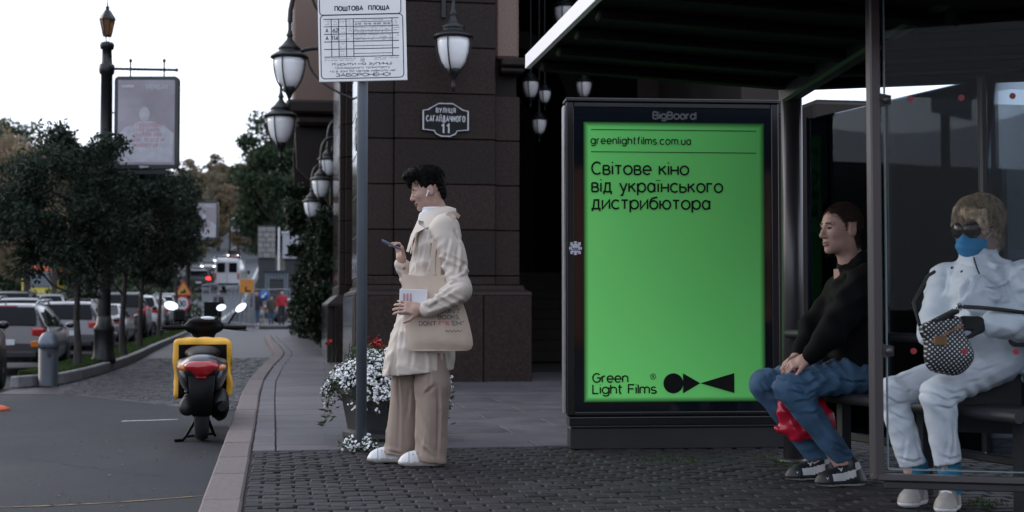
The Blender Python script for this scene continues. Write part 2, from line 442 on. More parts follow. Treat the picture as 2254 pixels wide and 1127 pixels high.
# ------------------------------------------------------------------ smooth bodies from distance fields
def largest(V, F):
    """keep the biggest connected piece"""
    lab = np.arange(len(V))
    for _ in range(400):
        m = lab[F].min(1); new = lab.copy()
        for i in range(F.shape[1]): np.minimum.at(new, F[:, i], m)
        new = new[new]
        if (new == lab).all(): break
        lab = new
    r, c = np.unique(lab[F[:, 0]], return_counts=True); keep = lab == r[np.argmax(c)]; idx = np.cumsum(keep) - 1
    return V[keep], idx[F[keep[F[:, 0]]]]
class SDF:
    def __init__(self): self.ops = []
    def cap(self, a, b, r1, r2=None, k=.03, sub=False, sc=None): self.ops.append(('c', np.array(a, 'f4'), np.array(b, 'f4'), r1, r1 if r2 is None else r2, k, sub, sc)); return self
    def chain(self, pts, rs, k=.03, sc=None):
        for i in range(len(pts) - 1): self.cap(pts[i], pts[i + 1], rs[i], rs[i + 1], k, sc=sc)
        return self
    def ell(self, c, r, k=.03, sub=False, rot=None):
        m = np.eye(3, dtype='f4') if rot is None else np.array(Matrix.Rotation(R(rot[1]), 3, rot[0]), 'f4')
        self.ops.append(('e', np.array(c, 'f4'), np.array(r, 'f4'), m, k, sub)); return self
    def box(self, c, s, r=.01, k=.01, sub=False, rot=None):
        m = np.eye(3, dtype='f4') if rot is None else np.array(Matrix.Rotation(R(rot[1]), 3, rot[0]), 'f4')
        self.ops.append(('b', np.array(c, 'f4'), np.array(s, 'f4') / 2 - r, r, m, k, sub)); return self
    def loft(self, tab, k=.02):
        """tab rows (z, cu, cv, ru, rv) from low to high: an elliptic column"""
        self.ops.append(('l', np.array(tab, 'f4'), k)); return self
    def cut(self, p, n): self.ops.append(('p', np.array(p, 'f4'), np.array(n, 'f4') / np.linalg.norm(n))); return self   # removes the side n points to
    def disp(self, f, raw=False): self.ops.append(('d', f, not raw)); return self
    def __call__(self, P):
        d = np.full(P.shape[0], 10., 'f4')
        for o in self.ops:
            if o[0] == 'p': d = np.maximum(d, (P - o[1]) @ o[2]); continue
            if o[0] == 'd': d = d + o[1](P) * (np.abs(d) < .05) if o[2] else d + o[1](P); continue
            if o[0] == 'c':
                _, a, b, r1, r2, k, sub, sc = o
                Q = P
                if sc is not None: Q = P / np.array(sc, 'f4'); a = a / np.array(sc, 'f4'); b = b / np.array(sc, 'f4')
                ab = b - a; t = np.clip(((Q - a) @ ab) / max(1e-9, float(ab @ ab)), 0, 1)
                e = np.sqrt(((Q - a - t[:, None] * ab) ** 2).sum(1)) - (r1 + (r2 - r1) * t)
            elif o[0] == 'l':
                _, T, k = o; sub = False; z = P[:, 2]
                cu, cv, ru, rv = [np.interp(z, T[:, 0], T[:, i]).astype('f4') for i in (1, 2, 3, 4)]
                q = (np.abs((P[:, 0] - cu) / ru) ** 2.5 + np.abs((P[:, 1] - cv) / rv) ** 2.5) ** .4
                e = np.maximum((q - 1) * np.minimum(ru, rv), np.maximum(z - T[-1, 0], T[0, 0] - z))
            elif o[0] == 'e':
                _, c, r, m, k, sub = o
                q = (P - c) @ m; k0 = np.sqrt(((q / r) ** 2).sum(1)); k1 = np.sqrt(((q / (r * r)) ** 2).sum(1))
                e = k0 * (k0 - 1) / np.maximum(k1, 1e-6)
            else:
                _, c, s, r, m, k, sub = o
                q = np.abs((P - c) @ m) - s
                e = np.sqrt((np.maximum(q, 0) ** 2).sum(1)) + np.minimum(q.max(1), 0) - r
            if sub:
                h = np.clip(.5 - .5 * (d + e) / k, 0, 1); d = d * (1 - h) - e * h + k * h * (1 - h)
            else:
                h = np.clip(.5 + .5 * (d - e) / k, 0, 1); d = d * (1 - h) + e * h - k * h * (1 - h)
        return d
def surfnet(f, lo, hi, h):
    lo = np.array(lo, 'f4'); n = np.ceil((np.array(hi) - lo) / h).astype(int) + 1
    ax = [lo[i] + h * np.arange(n[i], dtype='f4') for i in range(3)]
    d = np.empty(tuple(n), 'f4')
    Yg, Zg = np.meshgrid(ax[1], ax[2], indexing='ij'); yz = np.stack([Yg.ravel(), Zg.ravel()], 1)
    step = max(1, 400000 // len(yz))
    for i in range(0, n[0], step):
        xs = ax[0][i:i + step]
        P = np.empty((len(xs) * len(yz), 3), 'f4'); P[:, 0] = np.repeat(xs, len(yz)); P[:, 1:] = np.tile(yz, (len(xs), 1))
        d[i:i + step] = f(P).reshape(len(xs), n[1], n[2])
    s = d < 0
    c = [s[a:n[0] - 1 + a, b:n[1] - 1 + b, g:n[2] - 1 + g] for a in (0, 1) for b in (0, 1) for g in (0, 1)]
    cnt = sum(x.astype('i1') for x in c); mask = (cnt > 0) & (cnt < 8)
    I = np.argwhere(mask); idx = np.full(mask.shape, -1, 'i4'); idx[mask] = np.arange(len(I))
    acc = np.zeros((len(I), 3), 'f4'); num = np.zeros(len(I), 'f4')
    off = [np.array((a, b, g)) for a in (0, 1) for b in (0, 1) for g in (0, 1)]
    for x in range(8):
        for y in range(x + 1, 8):
            if np.abs(off[x] - off[y]).sum() != 1: continue
            A = I + off[x]; B = I + off[y]
            da = d[A[:, 0], A[:, 1], A[:, 2]]; db = d[B[:, 0], B[:, 1], B[:, 2]]
            cr = (da < 0) != (db < 0); t = np.where(cr, da / np.where(cr, da - db, 1), 0)
            acc += np.where(cr[:, None], A + t[:, None] * (B - A), 0); num += cr
    V = lo + h * acc / num[:, None]
    F = []
    for axx in range(3):
        o1, o2 = [(1, 2), (2, 0), (0, 1)][axx]
        sl0 = [slice(1, n[i] - 1) for i in range(3)]; sl0[axx] = slice(0, n[axx] - 1); sl1 = list(sl0); sl1[axx] = slice(1, n[axx])
        a, b = s[tuple(sl0)], s[tuple(sl1)]
        E = np.argwhere(a != b)
        if not len(E): continue
        base = np.array([1, 1, 1]); base[axx] = 0; E = E + base
        e1 = np.zeros(3, int); e1[o1] = 1; e2 = np.zeros(3, int); e2[o2] = 1
        q = [E - e1 - e2, E - e2, E, E - e1]
        ids = np.stack([idx[x[:, 0], x[:, 1], x[:, 2]] for x in q], 1)
        inside = s[E[:, 0], E[:, 1], E[:, 2]]
        ids = np.where(inside[:, None], ids, ids[:, ::-1]); F.append(ids)
    F = np.concatenate(F); F = F[(F >= 0).all(1)]
    return V, F
def ridges(seed, waves, amp, z0=-9, z1=9):
    """sharp cloth creases: a few ridged waves (direction, count per metre)"""
    r = np.random.default_rng(seed); W = [(np.array(d, 'f4') / np.linalg.norm(d) * n_ * math.pi, r.uniform(0, 6.28), r.normal(size=3).astype('f4') * 9) for d, n_ in waves]
    def f(P):
        e = np.zeros(len(P), 'f4')
        for K, ph, B in W:
            m = np.clip(np.sin(P @ B + ph * 2) + .15, 0, 1)                  # creases come and go
            e += m * (np.abs(np.sin(P @ K + ph + .8 * np.sin(P @ B * .7 + ph))) - .5)
        return (e * amp * ((P[:, 2] > z0) & (P[:, 2] < z1))).astype('f4')
    return f
class Draw:
    """draws folds and seams on the camera side of a body: points are (u, z), v is found on the surface"""
    def __init__(self, f, base=None):
        self.f = f; g_ = SDF(); g_.ops = list(f.ops) if base is None else list(base.ops); self.g = g_
        self.vs = np.linspace(-.6, .6, 401).astype('f4'); self.L = []
    def at(self, u, z, far=False):
        P = np.stack([np.full(401, u, 'f4'), self.vs, np.full(401, z, 'f4')], 1); d = self.g(P); k = np.where(d < 0)[0]
        return None if not len(k) else Vector((u, float(self.vs[k[0]]), z))
    def path(self, pts, n=4):
        out = []
        for (a, b) in zip(pts[:-1], pts[1:]):
            for i in range(n):
                t = i / n; p = self.at(a[0] + (b[0] - a[0]) * t, a[1] + (b[1] - a[1]) * t)
                if p is not None: out.append(p)
        p = self.at(*pts[-1])
        if p is not None: out.append(p)
        return out
    def fold(self, pts, r=.007, k=.012, ridge=.8, depth=None):
        q = self.path(pts, 5)
        if len(q) > 2: self.L.append((np.array([tuple(p) for p in q], 'f4'), r * 1.2, r * 1.5 if depth is None else depth, ridge))
        return self
    def seam(self, pts, r=.0045): return self.fold(pts, r, 0, .25, .0035)
def press(V, F, draws):
    """push the drawn folds into the finished surface"""
    a, b, c = V[F[:, 0]], V[F[:, 1]], V[F[:, 2]]; fn = np.cross(b - a, c - a); n = np.zeros_like(V)
    for i in range(F.shape[1]): np.add.at(n, F[:, i], fn)
    n /= np.maximum(1e-9, np.linalg.norm(n, axis=1))[:, None]; D = np.zeros(len(V), 'f4')
    for dr in draws:
        for q, r, dep, ridge in dr.L:
            m = 4 * r; ok = ((V > q.min(0) - m) & (V < q.max(0) + m)).all(1); ids = np.where(ok)[0]
            if not len(ids): continue
            P = V[ids]; best = np.full(len(ids), 9., 'f4'); sg = np.zeros(len(ids), 'f4'); tt = np.zeros(len(ids), 'f4'); K = len(q) - 1
            for i in range(K):
                ab = q[i + 1] - q[i]; L2 = max(1e-9, float(ab @ ab)); t = np.clip(((P - q[i]) @ ab) / L2, 0, 1); w = P - q[i] - t[:, None] * ab; d = np.linalg.norm(w, axis=1)
                pr = np.cross(np.array([0, -1, 0], 'f4'), ab / math.sqrt(L2)); up_ = d < best
                best[up_] = d[up_]; sg[up_] = (w @ pr)[up_]; tt[up_] = ((i + t) / K)[up_]
            w = np.clip(np.sin(np.pi * np.clip(tt, .03, .97)) * 1.6, 0, 1) ** .7
            s_ = np.where(sg >= 0, best, -best)
            D[ids] += w * dep * (-np.exp(-(s_ / r) ** 2) + ridge * np.exp(-((s_ - 1.9 * r) / (1.25 * r)) ** 2) * .8)
    return V + n * D[:, None]
def noise3(seed, scale, amp, stretch=(1, 1, 1)):
    """cheap smooth noise: a few sine waves"""
    r = np.random.default_rng(seed); K = r.normal(size=(7, 3)).astype('f4') * scale * np.array(stretch, 'f4'); ph = r.uniform(0, 6.28, 7).astype('f4')
    def f(P):
        t = P @ K.T + ph
        return (np.sin(t).sum(1) * (amp / 2.6)).astype('f4')
    return f

# ================================================================== THE SETTING
m_asphalt = M('asphalt', (.0165, .0188, .0238), .72, var=.38, scale=.8, bump=.6, bscale=140, spec=.25, roughvar=.1, detail=11)
m_road = M('road asphalt', (.06, .066, .078), .7, var=.2, scale=.6, bump=.3, bscale=60, spec=.4)
m_sett = M('dark setts', (.027, .0235, .0268), .68, var=.4, scale=9, bump=.6, bscale=70, spec=.2, rnd=.4)
m_joint = M('sand joints', (.022, .02, .02), .95, var=.3, scale=25)
m_slab = M('granite slabs', (.066, .06, .067), .55, var=.2, scale=2.6, bump=.2, bscale=110, spec=.3, rnd=.16, roughvar=.08)
m_kerb = M('granite kerb', (.112, .088, .086), .7, var=.22, scale=40, bump=.35, bscale=120, rnd=.12, detail=8)
m_kerb2 = M('concrete kerb', (.16, .155, .16), .75, var=.25, scale=9, bump=.3, bscale=90)
m_cobble = M('cobbles', (.022, .0195, .023), .55, var=.4, scale=6, bump=.4, bscale=60, spec=.5)
m_soil = M('lawn soil', (.03, .035, .018), .95, var=.4, scale=8)
m_grass = leaf_mat('grass', (.022, .045, .012), (.05, .085, .022), .3)
m_terrain = M('hill soil', (.035, .035, .022), .95, var=.4, scale=.2)
m_paint = M('worn white paint', (.42, .42, .4), .7, var=.35, scale=22)
m_paint_y = M('worn yellow paint', (.2, .14, .06), .8, var=.6, scale=9)
ROAD_Z = -0.12

g = MB()
def sheet(mb, x0, x1, y0, y1, z, nx=1, ny=1):
    rows = [[(x0 + (x1 - x0) * i / nx, y0 + (y1 - y0) * j / ny, z) for i in range(nx + 1)] for j in range(ny + 1)]
    return mb.grid(rows, smooth=False)
def ground_z(x, y):
    """the car lanes left of the lawn strip lie lower than the drive, then climb back"""
    low = -.52 if y < 34 else -.52 + .47 * min(1, (y - 34) / 28)
    f = min(1, max(0, (-3.3 - x) / .25)) * min(1, max(0, (y - 15.0) / 4.2)); f = f * f * (3 - 2 * f)
    return ROAD_Z + (low - ROAD_Z) * f
gx = [-700, -200, -60, -20, -8, -5, -4, -3.7, -3.55, -3.45, -3.38, -3.3, -1, 5, 60, 700]; gy = [-400, -30, 5, 12, 15, 15.7, 16.4, 17.1, 17.8, 18.5, 19.2, 24, 30, 34, 41, 48, 55, 62, 75, 90, 200, 1500]
g.grid([[(x, y, ground_z(x, y)) for x in gx] for y in gy])
struct('ground', g, m_asphalt)

# kerb line of the pavement, seen from above
KERB = [(-.36, 1.0), (-.36, 6.2), (-.37, 9.0), (-.385, 11.3), (-.40, 13.9), (-.40, 16.8), (-.30, 21.3), (-.16, 25.0), (-.13, 27.2), (-.19, 30.7), (-.38, 37.0), (-.53, 44.0)]
def along(path, s):
    """point at arc length s on path"""
    for (a, b) in zip(path[:-1], path[1:]):
        d = math.dist(a, b)
        if s <= d: t = s / d; return (a[0] + (b[0] - a[0]) * t, a[1] + (b[1] - a[1]) * t)
        s -= d
    return path[-1]
def kerb_x(y):
    for (a, b) in zip(KERB[:-1], KERB[1:]):
        if a[1] <= y <= b[1]: return a[0] + (b[0] - a[0]) * (y - a[1]) / (b[1] - a[1])
    return KERB[-1][0]
KW = 0.185
bed = MB()
pts = [(x + .02, y) for x, y in KERB] + [(14, 44.0), (14, 1.0)]
bed.prism(pts, (0, 0, ROAD_Z - .02), (1, 0, 0), (0, 1, 0), .12 + .02 - .016)
pavement = struct('pavement', bed, m_joint)
L_tot = sum(math.dist(a, b) for a, b in zip(KERB[:-1], KERB[1:]))
s = 0.0
while s < L_tot - .3:
    ln = random.uniform(.82, 1.1) if s < 16 else 1.6
    a = along(KERB, s + .004); b = along(KERB, min(L_tot, s + ln) - .004)
    d = Vector((b[0] - a[0], b[1] - a[1], 0)); nrm = Vector((d.y, -d.x, 0)).normalized()
    mb = MB(); j = random.uniform(-.004, .004)
    c0 = Vector((a[0] + j, a[1], -.07 + .004)) + nrm * KW / 2; c1 = Vector((b[0] + j, b[1], -.07 + .004)) + nrm * KW / 2
    mb.bar(c0, c1, KW, .15 + random.uniform(-.003, .003), ch=.012)
    mb.build('kerbstone', m_kerb, pavement)
    s += ln

# setts of the near pavement: rows across, running bond
def frustum(mb, c, sx, sy, h, ch, rz=0.0, tilt=(0, 0)):
    cs, sn = math.cos(rz), math.sin(rz); vs = []
    for (k, z) in ((0, -h), (0, -ch), (ch, 0)):
        for (a, b) in ((-1, -1), (1, -1), (1, 1), (-1, 1)):
            x = a * (sx / 2 - k); y = b * (sy / 2 - k)
            vs.append((c[0] + x * cs - y * sn, c[1] + x * sn + y * cs, c[2] + z + tilt[0] * x + tilt[1] * y))
    fs = [(8, 9, 10, 11)] + [(i, (i + 1) % 4, 4 + (i + 1) % 4, 4 + i) for i in range(4)] + [(4 + i, 4 + (i + 1) % 4, 8 + (i + 1) % 4, 8 + i) for i in range(4)]
    return mb.add(vs, fs)
SW, SD = .155, .088
cells = []
row = 0; y = 4.6
SLAB_Y = 8.72
while y + SD / 2 < SLAB_Y - .005:
    x = kerb_x(y) + KW + .012 + SW / 2 - (SW / 2 if row % 2 else 0) * 1.0
    first = True
    while x < 5.2:
        w = SW * random.uniform(.86, 1.06)
        xa = x
        if first and row % 2: xa = x + SW / 4; w = SW * .5
        first = False
        cells.append((xa + random.uniform(-.003, .003), y + random.uniform(-.003, .003), w - .008, SD - .008 + random.uniform(-.004, .003)))
        x += SW
    y += SD; row += 1
vis = []
for i, c in enumerate(cells):
    d = math.hypot(c[0], c[1]); side = (c[0] * _rt[0] + c[1] * _rt[1]) / (c[0] * _fw[0] + c[1] * _fw[1])
    dep = c[0] * _fw[0] + c[1] * _fw[1]
    inv = abs(side) < .39 and c[1] > 5.75
    vis.append((0 if inv else 1, d, i))
vis.sort()
near = set(i for _, _, i in vis[:298])
sett_meshes = []
for k in range(14):
    mb = MB(); r_ = random.uniform
    frustum(mb, (0, 0, 0), SW - .008 + r_(-.012, .004), SD - .008 + r_(-.005, .003), .03, r_(.004, .007), r_(-.012, .012), (r_(-.02, .02), r_(-.025, .025)))
    me = mb.mesh('sett'); me.materials.append(m_sett); sett_meshes.append(me)
half_meshes = []
for k in range(3):
    mb = MB(); frustum(mb, (0, 0, 0), SW * .5 - .011, SD - .012, .03, .009, 0, (random.uniform(-.02, .02), random.uniform(-.03, .03)))
    me = mb.mesh('sett'); me.materials.append(m_sett); half_meshes.append(me)
rest = MB()
for i, c in enumerate(cells):
    z = random.uniform(-.004, .002)
    if i in near:
        o = bpy.data.objects.new('sett', random.choice(half_meshes if c[2] < .12 else sett_meshes)); COL.objects.link(o)
        o.location = (c[0], c[1], z); o.parent = pavement
    else:
        frustum(rest, (c[0], c[1], z), c[2], c[3], .03, .01, random.uniform(-.012, .012), (random.uniform(-.03, .03), random.uniform(-.04, .04)))
rest.build('setts_beyond', m_sett, pavement, kind='stuff')

# slabs beyond the setts
y = SLAB_Y; row = 0
while y < 43.9:
    dy = .62 if y < 20 else 1.24
    if row == 0: dy = .34
    if y + dy > 44: dy = 44 - y
    xk = kerb_x(y + dy / 2) + KW + .006
    # narrow border slab along the kerb
    mb = MB(); mb.box((xk + .075, y + dy / 2, -.02), (.14, dy - .008, .04), ch=.004); mb.build('slab', m_slab, pavement)
    x = xk + .15; k = 0
    lim = 7.2 if y < 15.4 else 1.4
    while x < lim:
        w = 1.05 if (k or row % 2) else .62
        mb = MB(); mb.box((x + w / 2, y + dy / 2, -.02 + random.uniform(-.0015, .0015)), (w - .009, dy - .009, .04), ch=.004); mb.build('slab', m_slab, pavement)
        x += w; k += 1
    y += dy; row += 1

# cobbled drive between pavement and island
ISL = [(-3.25, 17.9), (-2.85, 18.3), (-2.69, 20.4), (-2.63, 24.5), (-2.72, 28.5), (-2.86, 32.5), (-3.17, 45.3), (-3.6, 60.0), (-4.1, 79.0)]
def isl_x(y):
    for (a, b) in zip(ISL[:-1], ISL[1:]):
        if a[1] <= y <= b[1]: return a[0] + (b[0] - a[0]) * (y - a[1]) / (b[1] - a[1])
    return ISL[0][0] if y < ISL[0][1] else ISL[-1][0]
drive = MB()
left = [(isl_x(y) + .0 if y > 18 else -3.25 + (17.9 - y) * .0, y) for y in (16.8, 18, 19, 21, 24.5, 28.5, 32.5, 45, 60, 72)]
right = [(-.56, 13.6), (kerb_x(16), 16), (kerb_x(21), 21), (kerb_x(26), 26), (kerb_x(31), 31), (kerb_x(43.9), 43.9), (2.5, 44.2), (2.5, 72)]
poly = [(-3.3, 16.75), (-2.4, 16.5), (-1.07, 14.4)] + right + left[::-1]
drive.prism(poly, (0, 0, ROAD_Z - .05), (1, 0, 0), (0, 1, 0), .05 + .004)
cobbled_drive = struct('cobbled_drive', drive, m_cobble)
cob = MB()
y = 13.7
while y < 27.5:
    xl = max(isl_x(y) + .03, -2.4 - (16.6 - y) * -1.0 if y < 16.6 else -9)
    if y < 16.6: xl = -.56 - (y - 13.6) * .62
    if 16.4 <= y < 18: xl = -2.6
    x = xl + random.uniform(0, .1); xr = kerb_x(y) - .03
    while x < xr:
        w = random.uniform(.095, .15)
        frustum(cob, (x + w / 2, y + random.uniform(-.008, .008), ROAD_Z + .012 + random.uniform(-.006, .005)), w - .014, .1, .03, .014, random.uniform(-.05, .05), (random.uniform(-.06, .06), random.uniform(-.08, .08)))
        x += w
    y += .112
cob.build('cobbles', m_cobble, cobbled_drive, kind='stuff')

# planted island with its kerb and lawn
isl = MB()
ip = ISL + [(-4.9, 79.0), (-3.75, 45.0), (-3.4, 28.0), (-3.32, 22.0), (-3.3, 18.6)]
ii = [(p[0] - .13 if i < len(ISL) and i > 0 else p[0] + .04, p[1] + (.1 if i < 2 else 0)) for i, p in enumerate(ip)]
isl.prism(ii, (0, 0, -.7), (1, 0, 0), (0, 1, 0), .7)
island = struct('lawn_island', isl, m_soil)
s = 0.0; LI = sum(math.dist(a, b) for a, b in zip(ISL[:-1], ISL[1:]))
while s < LI - .4:
    ln = 1.0 if s < 10 else 2.0
    a = along(ISL, s + .003); b = along(ISL, min(LI, s + ln) - .003)
    nrm = Vector((b[1] - a[1], -(b[0] - a[0]), 0)).normalized()
    mb = MB(); mb.bar(Vector((*a, -.045)) - nrm * .06, Vector((*b, -.045)) - nrm * .06, .12, .15, ch=.015)
    mb.build('kerbstone', m_kerb2, island); s += ln
V = []; F = []
def blade(V, F, x, y, z, h, w, rz, lean):
    dx, dy = math.cos(rz), math.sin(rz); k = len(V)
    V += [(x - dx * w, y - dy * w, z), (x + dx * w, y + dy * w, z), (x + dy * lean + dx * w * .2, y - dx * lean + dy * w * .2, z + h), (x + dy * lean - dx * w * .2, y - dx * lean - dy * w * .2, z + h)]
    F.append((k, k + 1, k + 2, k + 3))
for i in range(26000):
    y = 18.4 + (random.random() ** 1.6) * 38
    xr = isl_x(y) - .14; xl = -3.34 if y < 28 else -3.4 - (y - 28) * .021
    x = random.uniform(xl, xr)
    blade(V, F, x, y, 0, random.uniform(.03, .085), .008 * (1 + y / 40), random.uniform(0, 6.28), random.uniform(-.03, .03))
np_mesh('lawn_grass', V, F, m_grass, island, smooth=False, kind='stuff')

# the street beyond: hill, ramp road, pavement on which the far walkers stand
def ramp_z(y): return max(0.0, y - 74) * .066
def hill_z(x, y):
    lowl = min(1.0, max(0.0, (-10 - x) / 5)) * (1 - min(1.0, max(0.0, (y - 120) / 50)))   # flat lanes left of the ramp
    z = ramp_z(y) * (1 - .85 * lowl) - .35 - max(0, y - 88) * .002
    t = max(0, y - 170)
    z += .06 * t * (1 if t < 130 else 130 / t)
    if x < -14: z += min(1.0, max(0, y - 125) / 60) * (-14 - x) * .10
    if x > 6: z += (x - 6) * .03 * min(1, max(0, y - 90) / 60)
    return z if y > 82 else min(z, ROAD_Z - .3)
h = MB()
ys = list(range(78, 420, 9)); xs = list(range(-230, 200, 12))
h.grid([[(x, y, hill_z(x, y)) for x in xs] for y in ys])
struct('hillside', h, m_terrain)
def road_c(y): return -6.6 + max(0, y - 165) ** 1.6 * .006 - max(0, 90 - y) * .06
rd = MB(); rows = []
for y in range(70, 300, 6):
    c = road_c(y); z = ramp_z(y) + (.05 * max(0, y - 170)) + ROAD_Z + .012
    rows.append([(c - 5.2, y, z), (c - 1.5, y, z + .02), (c + 1.5, y, z + .02), (c + 4.4, y, z)])
rd.grid(rows, smooth=False)
ramp = struct('ramp_road', rd, m_road)
for sx, wd in ((-1.55, .16), (3.9, .22)):
    mk = MB(); rows = []
    for y in range(76, 290, 6):
        z = ramp_z(y) + (.05 * max(0, y - 170)) + ROAD_Z + .045; c = road_c(y)
        rows.append([(c + sx, y, z), (c + sx + wd, y, z)])
    mk.grid(rows, smooth=False); mk.build('road_marking', m_paint, ramp)
# low parapet on the far side of the ramp
pw = MB(); rows = []
m_parapet = M('parapet concrete', (.16, .165, .18), .8, var=.2, scale=2)
for y in range(120, 300, 6):
    z = ramp_z(y) + (.05 * max(0, y - 170)); c = road_c(y) - 5.6
    rows.append([(c, y, z - 1), (c, y, z + .95), (c - .35, y, z + .95), (c - .35, y, z - 1)])
pw.grid(rows, smooth=False, closed=True, flip=True)
pw.build('parapet_wall', m_parapet, label='long grey parapet wall along the far edge of the rising road', cat='wall')
fp = MB(); fp.box((1.2, 74, -.03), (4.4, 22, .14), ch=.02)
struct('far_pavement', fp, m_slab)
# painted lines on the near asphalt
pl = MB()
for k in range(40):
    t0, t1 = k / 40, (k + .96) / 40
    f = lambda t: G(-30 + 480 * t, 1118 - 26 * t ** 1.6 , ROAD_Z)
    a, b = f(t0), f(t1); w = .012 * random.uniform(.4, 1.2)
    pl.add([(a.x, a.y - w, ROAD_Z + .004), (b.x, b.y - w, ROAD_Z + .004), (b.x, b.y + w, ROAD_Z + .004), (a.x, a.y + w, ROAD_Z + .004)], [(0, 1, 2, 3)])
pl.build('road_marking', m_paint_y, bpy.data.objects['ground'])
pl = MB()
a, b = G(268, 928, ROAD_Z), G(392, 924, ROAD_Z)
pl.add([(a.x, a.y - .03, ROAD_Z + .004), (b.x, b.y - .03, ROAD_Z + .004), (b.x, b.y + .03, ROAD_Z + .004), (a.x, a.y + .03, ROAD_Z + .004)], [(0, 1, 2, 3)])
pl.build('road_marking', m_paint, bpy.data.objects['ground'])
# hairline cracks and a darker repair strip in the asphalt
m_crack = M('asphalt crack', (.006, .006, .007), .9, var=.2); m_patch = M('asphalt repair', (.012, .0135, .0165), .8, var=.3, scale=3, bump=.6, bscale=120, spec=.2)
rc_ = random.Random(8)
for (pa, pb) in (((30, 1010), (330, 1060)), ((250, 930), (300, 1120)), ((60, 915), (210, 960)), ((330, 1000), (455, 985))):
    mb = MB(); a, b = G(*pa, ROAD_Z), G(*pb, ROAD_Z); n = 26; P = []; w = 0
    for i in range(n + 1): w += rc_.gauss(0, .014); p = a + (b - a) * (i / n); P.append((p.x + w * .6, p.y + w))
    for (x0, y0), (x1, y1) in zip(P[:-1], P[1:]):
        t_ = rc_.uniform(.0015, .005); mb.add([(x0, y0 - t_, ROAD_Z + .003), (x1, y1 - t_, ROAD_Z + .003), (x1, y1 + t_, ROAD_Z + .003), (x0, y0 + t_, ROAD_Z + .003)], [(0, 1, 2, 3)])
    mb.build('crack', m_crack, bpy.data.objects['ground'])
# fallen leaves and scraps, a few weeds in the joints
m_dry = leaf_mat('dry leaves', (.12, .05, .015), (.22, .12, .04), .2)
V = []; F = []
for i in range(150):
    if i < 60: p = G(random.uniform(20, 480), random.uniform(900, 1120), ROAD_Z); z = ROAD_Z + .008
    else: p = G(random.uniform(500, 2240), random.uniform(960, 1125), 0); z = .006
    a = random.uniform(0, 6.28); s_ = random.uniform(.006, .016) * (1.2 if i < 60 else .8); k = len(V)
    V += [(p.x + s_ * math.cos(a), p.y + s_ * math.sin(a), z), (p.x - s_ * .5 * math.sin(a), p.y + s_ * .5 * math.cos(a), z + s_ * .3), (p.x - s_ * math.cos(a), p.y - s_ * math.sin(a), z), (p.x + s_ * .5 * math.sin(a), p.y - s_ * .5 * math.cos(a), z + s_ * .2)]
    F.append((k, k + 1, k + 2, k + 3))
tag(np_mesh('fallen_leaves', V, F, m_dry, smooth=False), 'small dry leaves scattered over the paving and the asphalt', 'leaves', kind='stuff')
V = []; F = []
for i in range(900):
    if i < 600: p = G(1250 + 520 * random.random(), 1008 + random.gauss(0, 5) + 8 * math.sin(i), 0); dens = random.random() < .7
    elif i < 700: p = G(random.gauss(2165, 30), random.gauss(1108, 6), 0); dens = True
    else: p = G(random.gauss(1748, 30), random.gauss(1018, 4), 0); dens = True
    if math.sin(p.x * 9) + random.uniform(-1, 1) > .2 or i >= 600:
        blade(V, F, p.x, p.y, 0, random.uniform(.006, .018), .005, random.uniform(0, 6.28), random.uniform(-.02, .02))
tag(np_mesh('paving_weeds', V, F, m_grass, smooth=False), 'low green weeds growing in the paving joints beside the shelter', 'weeds', kind='stuff')

# ================================================================== THE GRANITE BUILDING
m_gran = M('polished dark granite', (.018, .0108, .0092), 0.5, var=.5, scale=38, bump=.1, bscale=200, spec=.2, rnd=.25, detail=12)
m_gran_p = M('mirror polished granite', (.034, .027, .027), .1, var=.3, scale=90, spec=.7, rnd=.12, detail=8)
m_gran_l = M('pink speckled granite', (.15, .095, .075), .5, var=.5, scale=75, spec=.4, detail=9)
m_gran_j = M('granite joints', (.01, .007, .006), .9, var=.2)
m_inner = M('dark passage stone', (.02, .014, .012), .85, var=.3, scale=2)
m_iron = M('black cast iron', (.012, .013, .014), .42, metal=.3, var=.25, scale=30, bump=.15, bscale=60)
m_opal = M('opal lamp glass', (.86, .86, .87), .22, var=.03, spec=.5, coat=.4)
m_winglass = M('dark window glass', (.012, .014, .018), .06, var=0, spec=.6)

B = thing('granite_building', 'dark brown polished granite building with block courses and a deep covered passage', 'building', (1.9, 16, 0))
FY = 15.55
def zpx(px, py, Y): return DY(px, py, Y).z
ax0, ax1, ax2, ax3 = [DY(p, 500, FY).x for p in (803, 868, 1090, 1146)]
Z0 = zpx(1000, 838, FY)
joints = [zpx(950, p, FY) for p in (607, 506, 406, 306, 206, 104)]
stp = (joints[-1] - joints[0]) / 5
while joints[-1] < 8.5: joints.append(joints[-1] + stp)
core = MB(); core.box(((ax0 + ax3) / 2 + .02, FY + 1.45, 4.4), (ax3 - ax0 - .09, 2.6, 8.8))
pierA = core.build('pier', m_gran_j, B)
def block(parent, x0, x1, y0, y1, z0, z1, mat, ch=.009):
    mb = MB(); mb.box(((x0 + x1) / 2, (y0 + y1) / 2, (z0 + z1) / 2), (x1 - x0, y1 - y0, z1 - z0), ch=ch)
    return mb.build('stone_block', mat, parent)
ledge_z = zpx(1100, 150, FY)
for i in range(len(joints) - 1):
    z0, z1 = joints[i] + .003, joints[i + 1] - .003
    block(pierA, ax0, ax1 - .004, FY + .03, FY + .34, z0, z1, m_gran)
    block(pierA, ax1, ax2, FY - .02, FY + .3, z0, z1, m_gran)
    if z1 < ledge_z: block(pierA, ax2 + .004, ax3, FY + .06, FY + .4, z0, z1, m_gran)
    block(pierA, ax0 - .004, ax0 + .3, FY + .35, FY + 2.74, z0, z1, m_gran_p)
    if z1 < ledge_z: block(pierA, ax3 - .3, ax3 + .004, FY + .41, FY + 2.74, z0, z1, m_gran)
